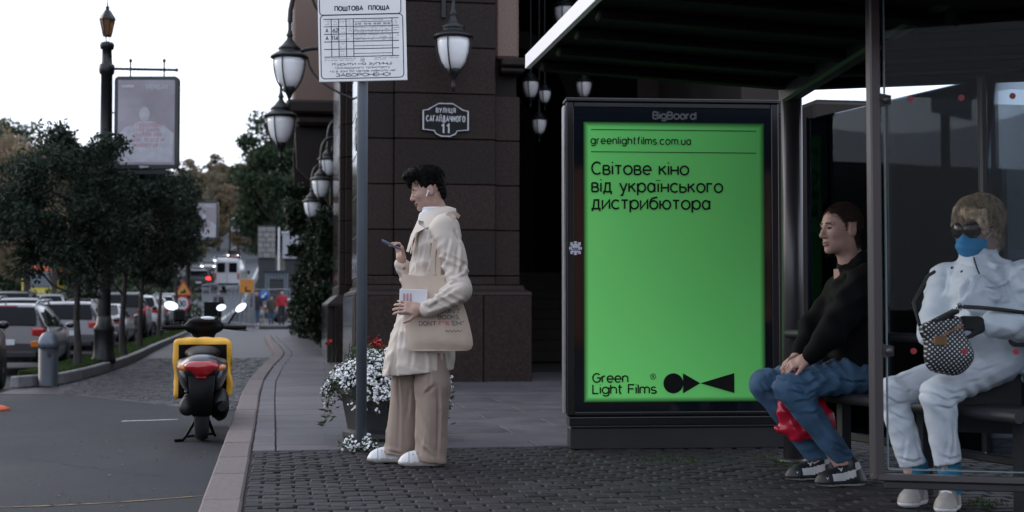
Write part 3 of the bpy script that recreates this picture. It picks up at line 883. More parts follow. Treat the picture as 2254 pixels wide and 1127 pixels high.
# plain course above plinth, sloped moulding, plinth
block(pierA, ax0, ax2, FY - .01, FY + 2.7, zpx(950, 628, FY) + .004, joints[0] - .006, m_gran)
block(pierA, ax2 + .004, ax3, FY + .05, FY + 2.7, zpx(950, 628, FY) + .004, joints[0] - .006, m_gran)
zt = zpx(950, 650, FY); zm = zpx(950, 628, FY)
mo = MB(); e = .115
def ring(x0, x1, y0, y1, z): return [(x0, y0, z), (x1, y0, z), (x1, y1, z), (x0, y1, z)]
mo.grid([ring(ax0 - e, ax3 + e, FY - e, FY + 2.8, zt + .004), ring(ax0 - e * .9, ax3 + e * .9, FY - e * .9, FY + 2.78, zt + .04), ring(ax0 - e * .35, ax3 + e * .35, FY - e * .4, FY + 2.75, zt + .07), ring(ax0 - .025, ax3 + .025, FY - .04, FY + 2.72, zm)], closed=True, smooth=False)
mo.build('moulding', m_gran, pierA)
pxs = [ax0 - e, ax0 + .5, ax2 - .15, ax3 + e]
for a, b in zip(pxs[:-1], pxs[1:]): block(pierA, a + .004, b - .004, FY - e, FY + .4, .02, zt, m_gran, .008)
block(pierA, ax0 - e - .003, ax0 + .3, FY + .404, FY + 2.8, .02, zt, m_gran_p, .008)
block(pierA, ax3 - .3, ax3 + e + .003, FY + .404, FY + 2.8, .02, zt, m_gran, .008)
# ledge and pink column on the passage side
lg = MB(); lx1 = DY(1166, 130, FY - .1).x
lg.box(((ax2 + lx1) / 2 + .03, FY + .25, ledge_z + .055), (lx1 - ax2 - .06, .8, .1), ch=.02); lg.box(((ax2 + lx1) / 2 + .0, FY + .25, ledge_z - .03), (lx1 - ax2 - .12, .7, .07), ch=.02)
lg.build('ledge', m_gran, pierA)
pk = MB(); pk.box(((ax2 + ax3) / 2, FY + .4, ledge_z + 2.2), (ax3 - ax2 - .02, .7, 4.15), ch=.03); pk.build('column', m_gran_l, pierA)
# second pier further along the street face
bx0 = DY(748, 500, 22.4).x; by = 22.4
core = MB(); core.box((bx0 + .9, by + 1.5, 4.2), (1.7, 2.8, 8.4)); pierB = core.build('pier', m_gran_j, B)
for i in range(len(joints) - 1):
    z0, z1 = joints[i] + .003, joints[i + 1] - .003
    block(pierB, bx0 + .09, bx0 + 1.7, by - .03, by + .3, z0, z1, m_gran)
    block(pierB, bx0 - .004, bx0 + .085, by + .07, by + .4, z0, z1, m_gran)
    block(pierB, bx0 - .004, bx0 + .3, by + .41, by + 2.9, z0, z1, m_gran_p)
bz = joints[0]
block(pierB, bx0 - .01, bx0 + 1.7, by - .02, by + 2.9, zt + .05, bz - .006, m_gran)
mo = MB(); mo.grid([ring(bx0 - .2, bx0 + 1.8, by - .2, by + 3.0, zt - .12), ring(bx0 - .19, bx0 + 1.8, by - .19, by + 3, zt - .08), ring(bx0 - .03, bx0 + 1.8, by - .05, by + 2.95, zt + .06)], closed=True, smooth=False); mo.build('moulding', m_gran, pierB)
block(pierB, bx0 - .08, bx0 + 1.8, by - .2, by + .3, .0, zt - .12, m_gran, .01)
block(pierB, bx0 - .2, bx0 - .084, by - .1, by + 3.0, .0, zt - .12, m_gran_p, .01)
# recessed shop glass between and behind the piers, wall further on
gw = MB(); gw.box((1.75, 20.3, 4.4), (.1, 4.2, 8.6)); gw.box((1.75, 40, 4.4), (.1, 29, 8.6)); gw.build('street_wall', m_inner, B)
for (ya, yb) in ((18.5, 20.2), (20.4, 22.2), (26, 29), (30, 33), (34, 37)):
    mb = MB(); mb.box((1.66, (ya + yb) / 2, 2.3), (.06, yb - ya, 3.4)); mb.build('window', m_winglass, B)
# projecting bay with cornice over the street
bay = MB(); c0 = DY(645, 235, 34)
bay.box((c0.x + .75, 37.5, c0.z + 2.6), (1.5, 7.0, 5.0), ch=.05); bb = bay.build('bay', m_gran_l, B)
co = MB(); co.box((c0.x + .7, 37.3, c0.z - .05), (1.75, 7.6, .34), ch=.06); co.box((c0.x + .82, 37.3, c0.z - .36), (1.5, 7.3, .26), ch=.08); co.build('cornice', m_gran, bb)
for yy in (34.6, 40.4):
    br = MB(); br.prism([(0, 0), (1.5, 0), (1.5, -3.2), (1.1, -2.2), (.5, -1.4), (.05, -1.0)], (c0.x + .05, yy, c0.z - .5), (1, 0, 0), (0, 0, 1), .6); br.build('bracket', m_gran, bb)
wi = MB(); wi.box((c0.x - .01, 37.5, c0.z + 2.6), (.05, 3.0, 2.6)); wi.build('window', m_winglass, bb)
# step in front, passage behind the pier
st = MB(); st.prism([(ax0 + .6, FY - .42), (7.2, FY - .5), (7.2, FY + 2), (ax0 + .6, FY + 2)], (0, 0, .0), (1, 0, 0), (0, 1, 0), .045); st.build('step', m_slab, B)
PX1 = 5.5
ps = MB()
ps.box((PX1 + .3, 31.5, 4.5), (.6, 31.4, 9.0)); ps.box((4.2, 47.2, 4.5), (3.6, .4, 9.0)); ps.box((4.1, 31.5, 8.6), (3.4, 31, .4))
ps.box((2.55, 33.2, 4.4), (.3, 28.4, 8.8))
ps.build('passage_wall', m_inner, B)
for yy in (19.5, 24.5, 29.5, 34.5, 39.5):
    mb = MB(); n = 14; xa, xb = 2.72, PX1; cx = (xa + xb) / 2; r_ = (xb - xa) / 2; zc = 4.6
    outer = [(cx + r_ * 1.0 * math.cos(math.pi * i / n), zc + r_ * 1.0 * math.sin(math.pi * i / n)) for i in range(n + 1)]
    inner = [(cx + (r_ - .32) * math.cos(math.pi * i / n), zc + (r_ - .32) * math.sin(math.pi * i / n)) for i in range(n + 1)]
    rows = [[(p[0], yy, p[1]) for p in inner], [(p[0], yy, p[1]) for p in outer]]
    mb.grid(rows, smooth=False); mb.grid([[(p[0], yy, p[1]) for p in inner], [(p[0], yy + .5, p[1]) for p in inner]], smooth=False, flip=True)
    mb.box((xa + .16, yy + .25, zc / 2), (.32, .5, zc)); mb.box((xb - .16, yy + .25, zc / 2), (.32, .5, zc))
    mb.build('arch', m_gran, B)
for k in range(9):
    mb = MB(); mb.box((4.1, 22.0 + k * .34, .09 + .17 * k), (2.7, .34, .17), ch=.01); mb.build('stair_step', m_inner, B)
# low dark block behind the shelter
lb = thing('low_building', 'low dark flat roofed block standing behind the bus shelter', 'building', (8.5, 15.5, 0))
xl = DY(1792, 222, 14.2).x; zt2 = DY(1792, 222, 14.2).z
mb = MB(); mb.box((xl + 5, 14.2 + 2, zt2 / 2), (10, 4, zt2), ch=.03); mb.build('wall', m_inner, lb)
mb = MB(); mb.box((xl + 5, 14.2 + 2, zt2 + .01), (9.9, 3.9, .03)); mb.build('roof', m_gran_j, lb)
for k in range(5):
    mb = MB(); mb.box((xl + 1.1 + k * 1.9, 14.19, 1.6), (1.5, .05, 1.7)); f = mb.build('window', m_winglass, lb)
    mb = MB()
    for sx in (-.78, .78): mb.box((xl + 1.1 + k * 1.9 + sx, 14.17, 1.6), (.06, .06, 1.82))
    mb.build('frame', m_iron, f)

# ---------------- lanterns
def lantern_at(c, bracket, label, group, s=1.0):
    t = thing('wall_lantern', label, 'lantern', (c.x, c.y, c.z), group)
    P = lambda r, z: (r * s, z * s)
    mb = MB(); mb.lathe([P(.03, -.2), P(.09, -.17), P(.135, -.1), P(.165, 0), P(.178, .09), P(.18, .16)], c, 24); gl = mb.build('globe', m_opal, t)
    mb = MB(); mb.lathe([P(.18, .15), P(.225, .165), P(.225, .185), P(.205, .2), P(.19, .2), P(.165, .225), P(.13, .24), P(.125, .26), P(.135, .27), P(.13, .29), P(.09, .32), P(.06, .36), P(.035, .39), P(.03, .42), P(.045, .44), P(.03, .46), P(.02, .5), P(.02, .62)], c, 24); mb.build('cap', m_iron, t)
    mb = MB(); mb.lathe([P(.004, -.44), P(.018, -.40), P(.026, -.36), P(.014, -.33), P(.03, -.29), P(.05, -.25), P(.075, -.2), P(.07, -.185)], c, 16); mb.build('finial', m_iron, t)
    for k in range(4):
        a = math.pi / 4 + k * math.pi / 2 + .35; mb = MB()
        pr = [(.205, .18), (.2, .06), (.185, -.02), (.155, -.11), (.105, -.19), (.06, -.24)]
        mb.tube([(c.x + r * s * math.cos(a), c.y + r * s * math.sin(a), c.z + z * s) for r, z in pr], .009 * s, 6)
        mb.build('rib', m_iron, t)
    if bracket:
        mb = MB()
        for path, r_ in bracket: mb.tube(path, r_, 8)
        mb.build('bracket', m_iron, t)
    return t
def bez(a, b, c, d, n=10):
    a, b, c, d = map(Vector, (a, b, c, d))
    return [a * (1 - t) ** 3 + b * 3 * t * (1 - t) ** 2 + c * 3 * t * t * (1 - t) + d * t ** 3 for t in [i / n for i in range(n + 1)]]
def hook(c, wall, dz=.95):
    """gooseneck from the wall over and down into the cap, with a scroll below"""
    top = Vector((c.x, c.y, c.z + .6)); w = Vector(wall)
    p1 = bez(top, top + Vector((0, 0, dz * .75)), w + Vector(((c.x - w.x) * .35, (c.y - w.y) * .35, dz * .45)), w + Vector((0, 0, dz * .35)), 14)
    p2 = bez(top + (w - top) * .3 + Vector((0, 0, dz * .35)), top + (w - top) * .35 - Vector((0, 0, .1)), w - Vector((0, 0, .3)), w - Vector((0, 0, .35)), 12)
    sc = [(w.x + (c.x - w.x) * .3 + .12 * math.cos(a) * .8, w.y + (c.y - w.y) * .3, w.z + .1 + .12 * math.sin(a)) for a in [i * .5 for i in range(13)]]
    return [(p1, .03), (p2, .016), (sc, .014), ([w - Vector((0, 0, .6)), w + Vector((0, 0, .6))], .03)]
cA = DY(998, 116, 15.0)
lantern_at(cA, [([(cA.x, cA.y, cA.z + .6), (cA.x, cA.y, cA.z + 1.1)], .024), (bez((cA.x, cA.y, cA.z + 1.1), (cA.x, cA.y, cA.z + 1.5), (cA.x, FY - .1, cA.z + 1.5), (cA.x, FY + .02, cA.z + 1.2)), .028), ([(cA.x - .05, FY - .03, cA.z + .5), (cA.x - .05, FY - .03, cA.z + 1.5)], .03)], 'white globe wall lantern hanging before the granite pier above the street plaque', 'lanterns of the granite building')
c1 = DY(637, 158, 16.4); lantern_at(c1, hook(c1, (ax0 - .02, 16.4, c1.z + .75)), 'big white globe lantern on a scrolled iron arm beside the timetable plate', 'lanterns of the granite building')
c2 = DY(618, 284, 18.6); lantern_at(c2, hook(c2, (ax0 + .2, 18.0, c2.z + .6)), 'white globe lantern hanging lower and further out behind the big scrolled one', 'lanterns of the granite building')
for (px, py, Y, lab) in ((721, 368, 30.5, 'small white lantern tight against the second granite pier, uppermost there'), (706, 414, 28.4, 'small white lantern in the middle of the cluster by the second granite pier'), (686, 460, 32.5, 'lowest small white lantern of the cluster, near the hedge')):
    c = DY(px, py, Y); lantern_at(c, hook(c, (c.x + .45, Y + .1, c.z + .7), .8), lab, 'lanterns of the granite building')
for (px, py, w, lab) in ((1168, 196, 36, 'dim lantern inside the dark passage next to the pier ledge'), (1199, 212, 27, 'smallest dim lantern in the dark passage'), (1187, 278, 32, 'dim lantern hanging lowest inside the dark passage'), (1285, 196, 34, 'dim lantern inside the passage just above the corner of the light box'), (1243, 36, 46, 'dim lantern high in the passage beside the white roof edge')):
    k = w / 56.5; c = DY(px, py, 18.8); lantern_at(c, [([(c.x, c.y, c.z + .6 * k), (c.x, c.y, c.z + 2.2)], .012)], lab, 'lanterns of the granite building', k)

# ---------------- street plaque
m_plq = M('plaque enamel', (.007, .007, .009), .5, var=.2, spec=.2)
m_plw = M('plaque white', (.5, .5, .52), .5, var=.1)
def plaque(o, u, label):
    o, u = Vector(o), Vector(u); v = Vector((0, 0, 1)); n = u.cross(v)
    t = thing('street_plaque', label, 'street sign', tuple(o))
    def outl(k):
        w, h_ = .275 * k, .2 * k
        p = [(-w, -.6 * h_), (-w + .05, -.62 * h_), (-.14 * k, -.66 * h_), (-.12 * k, -.85 * h_), (-.05, -h_), (.05, -h_), (.12 * k, -.85 * h_), (.14 * k, -.66 * h_), (w - .05, -.62 * h_), (w, -.6 * h_), (w, .55 * h_), (w - .06, .62 * h_), (.14, .82 * h_), (.08, h_), (-.08, h_), (-.14, .82 * h_), (-w + .06, .62 * h_), (-w, .55 * h_)]
        return p
    mb = MB(); mb.prism(outl(1.0)[::1], o + n * .0, u, v, .03); mb.build('plate', m_plq, t)
    mb = MB(); a_, b_ = outl(.97), outl(.915); k = len(a_)
    P = [o + n * .0315 + u * x + v * y for x, y in a_] + [o + n * .0315 + u * x + v * y for x, y in b_]
    mb.add(P, [(i, (i + 1) % k, k + (i + 1) % k, k + i) for i in range(k)]); mb.build('border', m_plw, t)
    mb = MB()
    text_strokes(mb, 'ВУЛИЦЯ'.replace('Я', 'R'), o + n * .032 + v * .085, u, v, .05, .17, 'c', .3, .75) if 'R' in GL else text_strokes(mb, 'ВУЛИЦІ', o + n * .032 + v * .085, u, v, .05, .17, 'c', .3, .75)
    text_strokes(mb, 'САГАЙДАЧНОГО', o + n * .032 - v * .018, u, v, .062, .16, 'c', .24, .56)
    text_strokes(mb, '11', o + n * .032 - v * .152, u, v, .1, .17, 'c', .3, 1.0)
    mb.build('lettering', m_plw, t)
    return t
GL['Я'] = (.58, [[(.58, 0), (.58, 1)], [(.58, 1), (.26, 1)] + _arc(.26, .74, .26, .26, 90, 270) + [(.58, .48)], [(.3, .48), (0, 0)]])
GL['R'] = GL['Я']
po = DY(981, 264, FY - .05); po.y = FY - .025
plaque(po, (1, 0, 0), 'dark curved street name plaque with white lettering on the granite pier')
plaque((ax0 - .008, FY + 1.3, po.z - .02), (0, -1, 0), 'matching street plaque edge on along the side of the granite pier')

# ---------------- houses across the way behind the viewer, seen only as reflections in the panes
m_orange = M('orange plaster', (.42, .16, .07), .85, var=.12, scale=.4)
m_cream = M('cream trim', (.5, .45, .38), .8, var=.1)
m_tin = M('tin roof', (.12, .13, .15), .5, metal=.4, var=.2)
for (x0, x1, y, hh, lab) in ((-3, 9, -22, 6.0, 'orange plaster house with cream trim mirrored in the shelter panes'), (11, 26, -26, 7.5, 'taller orange plaster house mirrored at the edge of the shelter panes')):
    t = thing('plaster_house', lab, 'house', ((x0 + x1) / 2, y - 4, 0), 'houses across the square')
    mb = MB(); mb.box(((x0 + x1) / 2, y - 4, hh / 2 - .1), (x1 - x0, 8, hh + .2)); mb.build('wall', m_orange, t)
    mb = MB(); mb.box(((x0 + x1) / 2, y - 4, hh + .1), (x1 - x0 + .6, 8.6, .3), ch=.05); mb.prism([(x0 - .3, 0), (x1 + .3, 0), (x1 - 1, 1.6), (x0 + 1, 1.6)], (0, y + .25, hh + .25), (1, 0, 0), (0, 0, 1), 8.5); mb.build('roof', m_tin, t)
    n = int((x1 - x0) / 2.0)
    for k in range(n):
        for zz in (1.7, 4.4):
            xx = x0 + (k + .5) * (x1 - x0) / n
            mb = MB(); mb.box((xx, y, zz), (.95, .1, 1.6)); w = mb.build('window', m_winglass, t)
            mb = MB(); mb.box((xx, y + .02, zz + .92), (1.25, .2, .16)); mb.box((xx, y + .02, zz - .88), (1.25, .22, .12)); mb.build('sill', m_cream, w)

# ================================================================== BUS SHELTER
m_steel = M('dark painted steel', (.02, .02, .022), .55, metal=.1, var=.15, scale=6, spec=.5)
m_steel_g = M('grey anodised frame', (.085, .078, .08), .35, metal=.5, var=.12, scale=3, stretch=(1, 1, .2))
m_deck = M('roof deck underside', (.009, .008, .009), .8, var=.25, scale=3, spec=.1)
m_white = M('white roof edge', (.93, .92, .92), .45, var=.03, scale=3)
m_glass = glass_mat('clear shelter glass', (.9, .92, .93), .8, ior=1.16)
m_glass_b = glass_mat('back wall glass', (.55, .6, .64), (.24, .3, .4), ior=1.3)
m_red = M('red marker dot', (.22, .006, .014), .4, var=.05)
m_edge = M('glass edge', (.16, .22, .23), .25, var=.05)
SH = thing('bus_shelter', 'dark steel and glass bus shelter with ribbed roof and white roof edge', 'bus shelter', (2.9, 6.4, 0))
Aw = DY(1166, 148, 7.75); Va = DY(1722, 191, 7.75); Wr = DY(2300, 168, 7.45)
NY = 4.3
def roof_pt(s, y):          # s 0 left edge, 1 valley, 2 right edge
    f = (y - NY) / (7.75 - NY)
    if s <= 1: a, b = Aw, Va; t = s
    else: a, b = Va, Wr; t = s - 1
    return Vector((a.x + (b.x - a.x) * t, y - (.0 if s <= 1 else .3 * t), a.z + (b.z - a.z) * t))
for (s0, s1) in ((.0, 1.0), (1.0, 2.0)):
    mb = MB(); lo = [roof_pt(s0, 7.75), roof_pt(s1, 7.75), roof_pt(s1, NY), roof_pt(s0, NY)]
    up_ = [p + Vector((0, 0, .05)) for p in lo]
    mb.add([*lo, *up_], [(0, 1, 2, 3), (7, 6, 5, 4), (0, 4, 5, 1), (1, 5, 6, 2), (2, 6, 7, 3), (3, 7, 4, 0)]); mb.build('roof_panel', m_deck, SH)
y = 7.55
while y > NY:
    mb = MB(); mb.bar(roof_pt(.02, y) + Vector((0, 0, -.025)), roof_pt(.985, y) + Vector((0, 0, -.025)), .1, .05, ch=.01); mb.build('rafter', m_deck, SH)
    mb = MB(); mb.bar(roof_pt(1.03, y) + Vector((0, 0, -.025)), roof_pt(1.98, y) + Vector((0, 0, -.025)), .1, .05, ch=.01); mb.build('rafter', m_deck, SH)
    y -= .46
fa = MB(); p0, p1 = Aw + Vector((-.012, .0, .031)), roof_pt(0, NY) + Vector((-.012, 0, .031)); fa.bar(p0, p1, .03, .082, ch=.002); fa.build('fascia', m_white, SH)
b0 = DY(1742, 196, 7.55); b1 = DY(1912, 84, 6.4); bd = (b1 - b0)
mb = MB(); mb.bar(b0 + Vector((0, .1, -.03)), b0 + bd * 1.75 + Vector((0, 0, -.03)), .09, .1, ch=.015); mb.build('roof_beam', m_steel, SH)
# posts
pz = roof_pt(1, 7.6).z
pb = G(1748, 1016)
mb = MB(); mb.lathe([(.062, 0), (.062, pz)], (pb.x, pb.y, 0), 16); mb.build('post', m_steel_g, SH)
mb = MB(); mb.lathe([(.1, .0), (.1, .012), (.064, .02)], (pb.x, pb.y, 0), 16); mb.build('base_plate', m_steel_g, SH)
W0 = Vector((2.99, 7.55, 0)); W1 = Vector((3.42, 5.35, 0)); wd = (W1 - W0); wn_ = Vector((-wd.y, wd.x, 0)).normalized()
mb = MB(); mb.box((W1.x + .03, W1.y - .05, pz / 2), (.08, .08, pz + .02)); mb.build('post', m_steel_g, SH)
for (ta, tb) in ((.03, .36), (.375, .69), (.705, .985)):
    a, b = W0 + wd * ta, W0 + wd * tb
    mb = MB(); mb.bar(a + Vector((0, 0, 1.1)), b + Vector((0, 0, 1.1)), .01, 1.78, ch=.001); mb.build('back_pane', m_glass_b, SH)
    for q in (a, b):
        mb = MB(); mb.box((q.x, q.y, 1.1), (.012, .006, 1.80)); mb.build('glass_edge', m_steel, SH)
for zz in (.19,):
    mb = MB(); mb.bar(W0 + Vector((0, 0, zz)), W1 + Vector((0, 0, zz)), .035, .04, ch=.006); mb.build('rail', m_steel, SH)
# near side screen hung from the roof frame
Yn = 5.2
n0 = DY(1925, 500, Yn); nu = Vector((.925, -.38, 0)).normalized() if False else Vector((math.cos(-YAW - R(13)), math.sin(-YAW - R(13)), 0))
zb = DY(1925, 1056, Yn).z
def NS(d, z, off=0.0): return Vector((n0.x, n0.y, 0)) + nu * d + Vector((0, 0, z)) + Vector((nu.y, -nu.x, 0)) * off
mb = MB(); mb.bar(NS(0, zb), NS(0, 2.42), .05, .045, ch=.006); mb.build('screen_post', m_steel_g, SH)
mb = MB(); mb.bar(NS(-.022, zb + .012), NS(1.1, zb + .012), .05, .026, ch=.004); mb.build('screen_rail', m_steel_g, SH)
mb = MB(); mb.bar(NS(.028, zb - .018), NS(1.1, zb - .018), .03, .03, ch=.004); mb.build('screen_rail', m_steel, SH)
mb = MB(); mb.bar(NS(.045, (zb + .05 + 2.4) / 2), NS(1.09, (zb + .05 + 2.4) / 2), .01, 2.4 - zb - .05, ch=.001); mb.build('side_pane', m_glass, SH)
mb = MB(); mb.bar(NS(.043, zb + .045), NS(.043, 2.4), .011, .004); mb.build('glass_edge', m_edge, SH)
mb = MB(); mb.bar(NS(.045, zb + .044), NS(1.09, zb + .044), .011, .004); mb.build('glass_edge', m_edge, SH)
sc_n = n0.length / 3000 * 1.0
for py in (222, 772):
    z = DY(1925, py, Yn).z
    for k in range(-0, 4):
        d = (2008 + 110 * k - 1925) * Yn * 1.02 / 3000 * 1.0
        c = NS(d, z, .006); mb = MB(); mb.lathe([(.0125, 0), (.0125, .0015)], c, 16, axis=(nu.y, -nu.x, 0), smooth=False); mb.build('marker_dot', m_red, SH)
for py in (222, 772):
    z = DY(1925, py, Yn).z
    mb = MB(); mb.prism([(0, -.03), (.05, -.018), (.05, .018), (0, .03)], NS(.02, z, .012), nu, (0, 0, 1), -.006); mb.build('clamp', m_steel, SH)
    mb = MB(); mb.lathe([(.014, 0), (.014, .02), (.01, .024)], NS(.05, z, .006), 12, axis=(nu.y, -nu.x, 0)); mb.build('bolt', m_steel_g, SH)
mb = MB(); q = W0 + wd * .72; mb.box((q.x - .03, q.y, 1.1), (.02, .03, 1.76)); mb.build('stile', m_steel, SH)

# bench along the back wall
BE = thing('bench', 'long dark steel shelter bench with round back rail under the two sitters', 'bench', (2.95, 6.5, 0))
off = -wn_ if wn_.x > 0 else wn_
def BW(t, d, z): p = W0 + wd * t + off * d; return Vector((p.x, p.y, z))
SEAT = .46
mb = MB(); mb.bar(BW(.17, .2, SEAT - .02), BW(.97, .2, SEAT - .02), .24, .035, ch=.012); mb.tube([BW(.17, .33, SEAT - .03), BW(.97, .33, SEAT - .03)], .027, 12); mb.build('seat', m_steel, BE)
mb = MB(); mb.tube([BW(.0, .1, .745), BW(.95, .1, .745)], .024, 12); mb.build('back_rail', m_steel, BE)
for t in (.3, .6, .9):
    mb = MB(); mb.bar(BW(t, .18, 0), BW(t, .18, SEAT - .03), .07, .05); mb.build('leg', m_steel, BE)
    mb = MB(); mb.bar(BW(t, .1, SEAT - .02), BW(t, .1, .745), .02, .03); mb.build('rail_bracket', m_steel, BE)
# end plate with a round hole
ep = MB(); P0 = BW(.80, .03, 0); u_ = Vector((math.cos(-YAW), math.sin(-YAW), 0))
outer = [(-.28, .33), (.3, .31), (.3, .78), (.12, .78), (-.05, .66), (-.2, .52), (-.3, .4)]
hole = [(.04 + .025 * math.cos(2 * math.pi * i / 14), .57 + .025 * math.sin(2 * math.pi * i / 14)) for i in range(14)]
ep.prism(outer, P0, u_, (0, 0, 1), .012); ep.build('end_plate', m_steel, BE)
hm = MB(); hm.lathe([(.024, 0), (.024, .004)], P0 + u_ * .05 + Vector((0, 0, .575)) + Vector((-u_.y * 0, -.016, 0)), 16, axis=(u_.y, -u_.x, 0)); hm.build('disc', m_white, BE)

# ================================================================== LIGHT BOX
m_black = M('black frame', (.008, .009, .011), .28, var=.1, spec=.5)
m_blackg = M('black glass border', (.006, .008, .012), .07, var=0, spec=.55)
m_alu = M('bare aluminium edge', (.35, .36, .38), .35, metal=.8, var=.1)
m_ink = M('black print', (.004, .004, .004), .5, var=0, spec=.2)
m_grey = M('grey print', (.045, .045, .05), .5, var=0)
def poster_mat():
    m = bpy.data.materials.new('backlit green poster'); m.use_nodes = True
    nt = m.node_tree; N = nt.nodes; L = nt.links; p = N['Principled BSDF']
    p.inputs['Roughness'].default_value = .12; p.inputs['Specular IOR Level'].default_value = .25
    uv = N.new('ShaderNodeTexCoord'); sp_ = N.new('ShaderNodeSeparateXYZ'); L.new(uv.outputs['Generated'], sp_.inputs[0])
    def math_(op, a, b=None, clamp=False):
        n = N.new('ShaderNodeMath'); n.operation = op; n.use_clamp = clamp
        for i, x in enumerate((a, b)):
            if x is None: continue
            if isinstance(x, (int, float)): n.inputs[i].default_value = x
            else: L.new(x, n.inputs[i])
        return n.outputs[0]
    x, z = sp_.outputs['X'], sp_.outputs['Z']
    ex = math_('MULTIPLY', math_('MINIMUM', x, math_('SUBTRACT', 1, x)), 1.0); ez = math_('MULTIPLY', math_('MINIMUM', z, math_('SUBTRACT', 1, z)), 1.52)
    ed = math_('MULTIPLY', math_('MINIMUM', ex, ez), 34, True)
    # reflected light painted into colour: paler at lower left, deeper at upper right
    tone = math_('ADD', math_('MULTIPLY', z, -.4), math_('MULTIPLY', x, -.42)); tone = math_('ADD', tone, 1.0)
    rp = N.new('ShaderNodeValToRGB'); cr = rp.color_ramp
    cr.elements[0].position = .15; cr.elements[0].color = (*srgb(48, 98, 50), 1); cr.elements[1].position = 1.0; cr.elements[1].color = (*srgb(104, 194, 104), 1)
    e2 = cr.elements.new(.6); e2.color = (*srgb(78, 152, 80), 1)
    L.new(tone, rp.inputs[0])
    mx = N.new('ShaderNodeMix'); mx.data_type = 'RGBA'; mx.inputs['A'].default_value = (*srgb(12, 30, 14), 1)
    L.new(ed, mx.inputs['Factor']); L.new(rp.outputs[0], mx.inputs['B'])
    out = mx.outputs['Result']
    bk = N.new('ShaderNodeMix'); bk.data_type = 'RGBA'; bk.blend_type = 'MULTIPLY'; bk.inputs['Factor'].default_value = 1; L.new(out, bk.inputs['A']); bk.inputs['B'].default_value = (1.5, 1.5, 1.5, 1)
    L.new(bk.outputs['Result'], p.inputs['Base Color']); L.new(out, p.inputs['Emission Color']); p.inputs['Emission Strength'].default_value = POSTER_E
    return m
POSTER_E = .2
LBc = DY(1485, 576, 8.42); dep = Vector(_fw).dot(LBc - Vector((0, 0, CAM_H)))
lsc = dep / 3000; la = -YAW + R(4.6); lu = Vector((math.cos(la), math.sin(la), 0)); ln_ = Vector((lu.y, -lu.x, 0)); ln_ = ln_ if ln_.y < 0 else -ln_; lv = Vector((0, 0, 1))
def LB(px, py, off=0.0): return LBc + lu * ((px - 1485) * lsc) + lv * ((576 - py) * lsc) + ln_ * off
LBX = thing('advertising_light_box', 'tall black advertising light box with glowing green film poster', 'light box', (LBc.x, LBc.y, 0))
def lbox(name, x0, y0, x1, y1, d0, d1, mat, ch=.004, parent=None):
    c = LB((x0 + x1) / 2, (y0 + y1) / 2, (d0 + d1) / 2); mb = MB(); mb.box(c, ((x1 - x0) * lsc, abs(d1 - d0), (y1 - y0) * lsc), rz=la, ch=ch); return mb.build(name, mat, parent or LBX)
lbox('case', 1250, 222, 1718, 914, -.16, -.012, m_black, .01)
lbox('top_cap', 1244, 216, 1722, 224, -.165, .012, m_black, .004)
fr_l = lbox('frame', 1246, 225, 1262, 912, -.06, .0, m_black)
lbox('frame', 1704, 225, 1720, 912, -.06, .0, m_black); lbox('frame', 1262.5, 225, 1703.5, 236, -.06, -.001, m_black); lbox('frame', 1262.5, 905, 1703.5, 913, -.06, -.001, m_black)
lbox('edge_strip', 1240, 232, 1245, 908, -.12, -.02, m_alu, .002)
gb = lbox('glass_border', 1263, 237, 1703, 904, -.02, -.008, m_blackg, .001)
mb = MB(); a_, b_, c_, d_ = LB(1283, 884, -.004), LB(1688, 884, -.004), LB(1688, 268, -.004), LB(1283, 268, -.004); mb.add([a_, b_, c_, d_], [(0, 1, 2, 3)])
mb.add([p + ln_ * -.003 for p in (a_, b_, c_, d_)], [(3, 2, 1, 0)])
m_poster = poster_mat(); poster = mb.build('poster', m_poster, LBX)
def tfit_words(s, px0, px1, base, cap, wt, sp=.2):
    size = cap * lsc; W = (px1 - px0) * lsc / size; wide = (W - sp * (len(s) - 1)) / sum(GL[c][0] for c in s); x = 0.0
    for w in s.split(' '):
        mb = MB(); text_strokes(mb, w, LB(px0, base) + lu * (x * size), lu, lv, size, wt, 'l', sp, wide); mb.build('lettering', m_ink, poster)
        x += sum(GL[c][0] * wide + sp for c in w) + GL[' '][0] * wide + sp
def tfit(mb, s, px0, px1, base, cap, wt, sp=.2, off=0.0):
    size = cap * lsc; W = (px1 - px0) * lsc / size; n = len(s); sw = sum(GL[c][0] for c in s)
    wide = (W - sp * (n - 1)) / sw
    text_strokes(mb, s, LB(px0, base, off), lu, lv, size, wt, 'l', sp, wide)
mb = MB(); tfit(mb, 'greenlightfilms.com.ua', 1300, 1522, 317, 15.5, .15, .24); mb.build('lettering', m_ink, poster)
for s_, x1, bs in (('Світове кіно', 1517, 384), ('від українського', 1593, 422.5), ('дистрибютора', 1564, 460)): tfit_words(s_, 1302, x1, bs, 26.5, .145, .2)
mb = MB(); tfit(mb, 'Green', 1303, 1380, 840, 19, .165, .2); mb.build('lettering', m_ink, poster); tfit_words('Light Films', 1303, 1443, 864.5, 19, .165, .2)
for yy in (285.5, 334.5):
    mb = MB(); ribbon_rect(mb, LB(1300, yy), lu, lv, 0, -.0022, 370 * lsc, .0022); mb.build('rule', m_ink, poster)
mb = MB(); o = LB(1436, 828, 0); ring_o = [(6.5 * lsc * math.cos(a), 6.5 * lsc * math.sin(a)) for a in [i * 2 * math.pi / 18 for i in range(18)]]
P = [o + lu * x + lv * z for x, z in ring_o] + [o + lu * (x * .8) + lv * (z * .8) for x, z in ring_o]
mb.add(P, [(i, (i + 1) % 18, 18 + (i + 1) % 18, 18 + i) for i in range(18)])
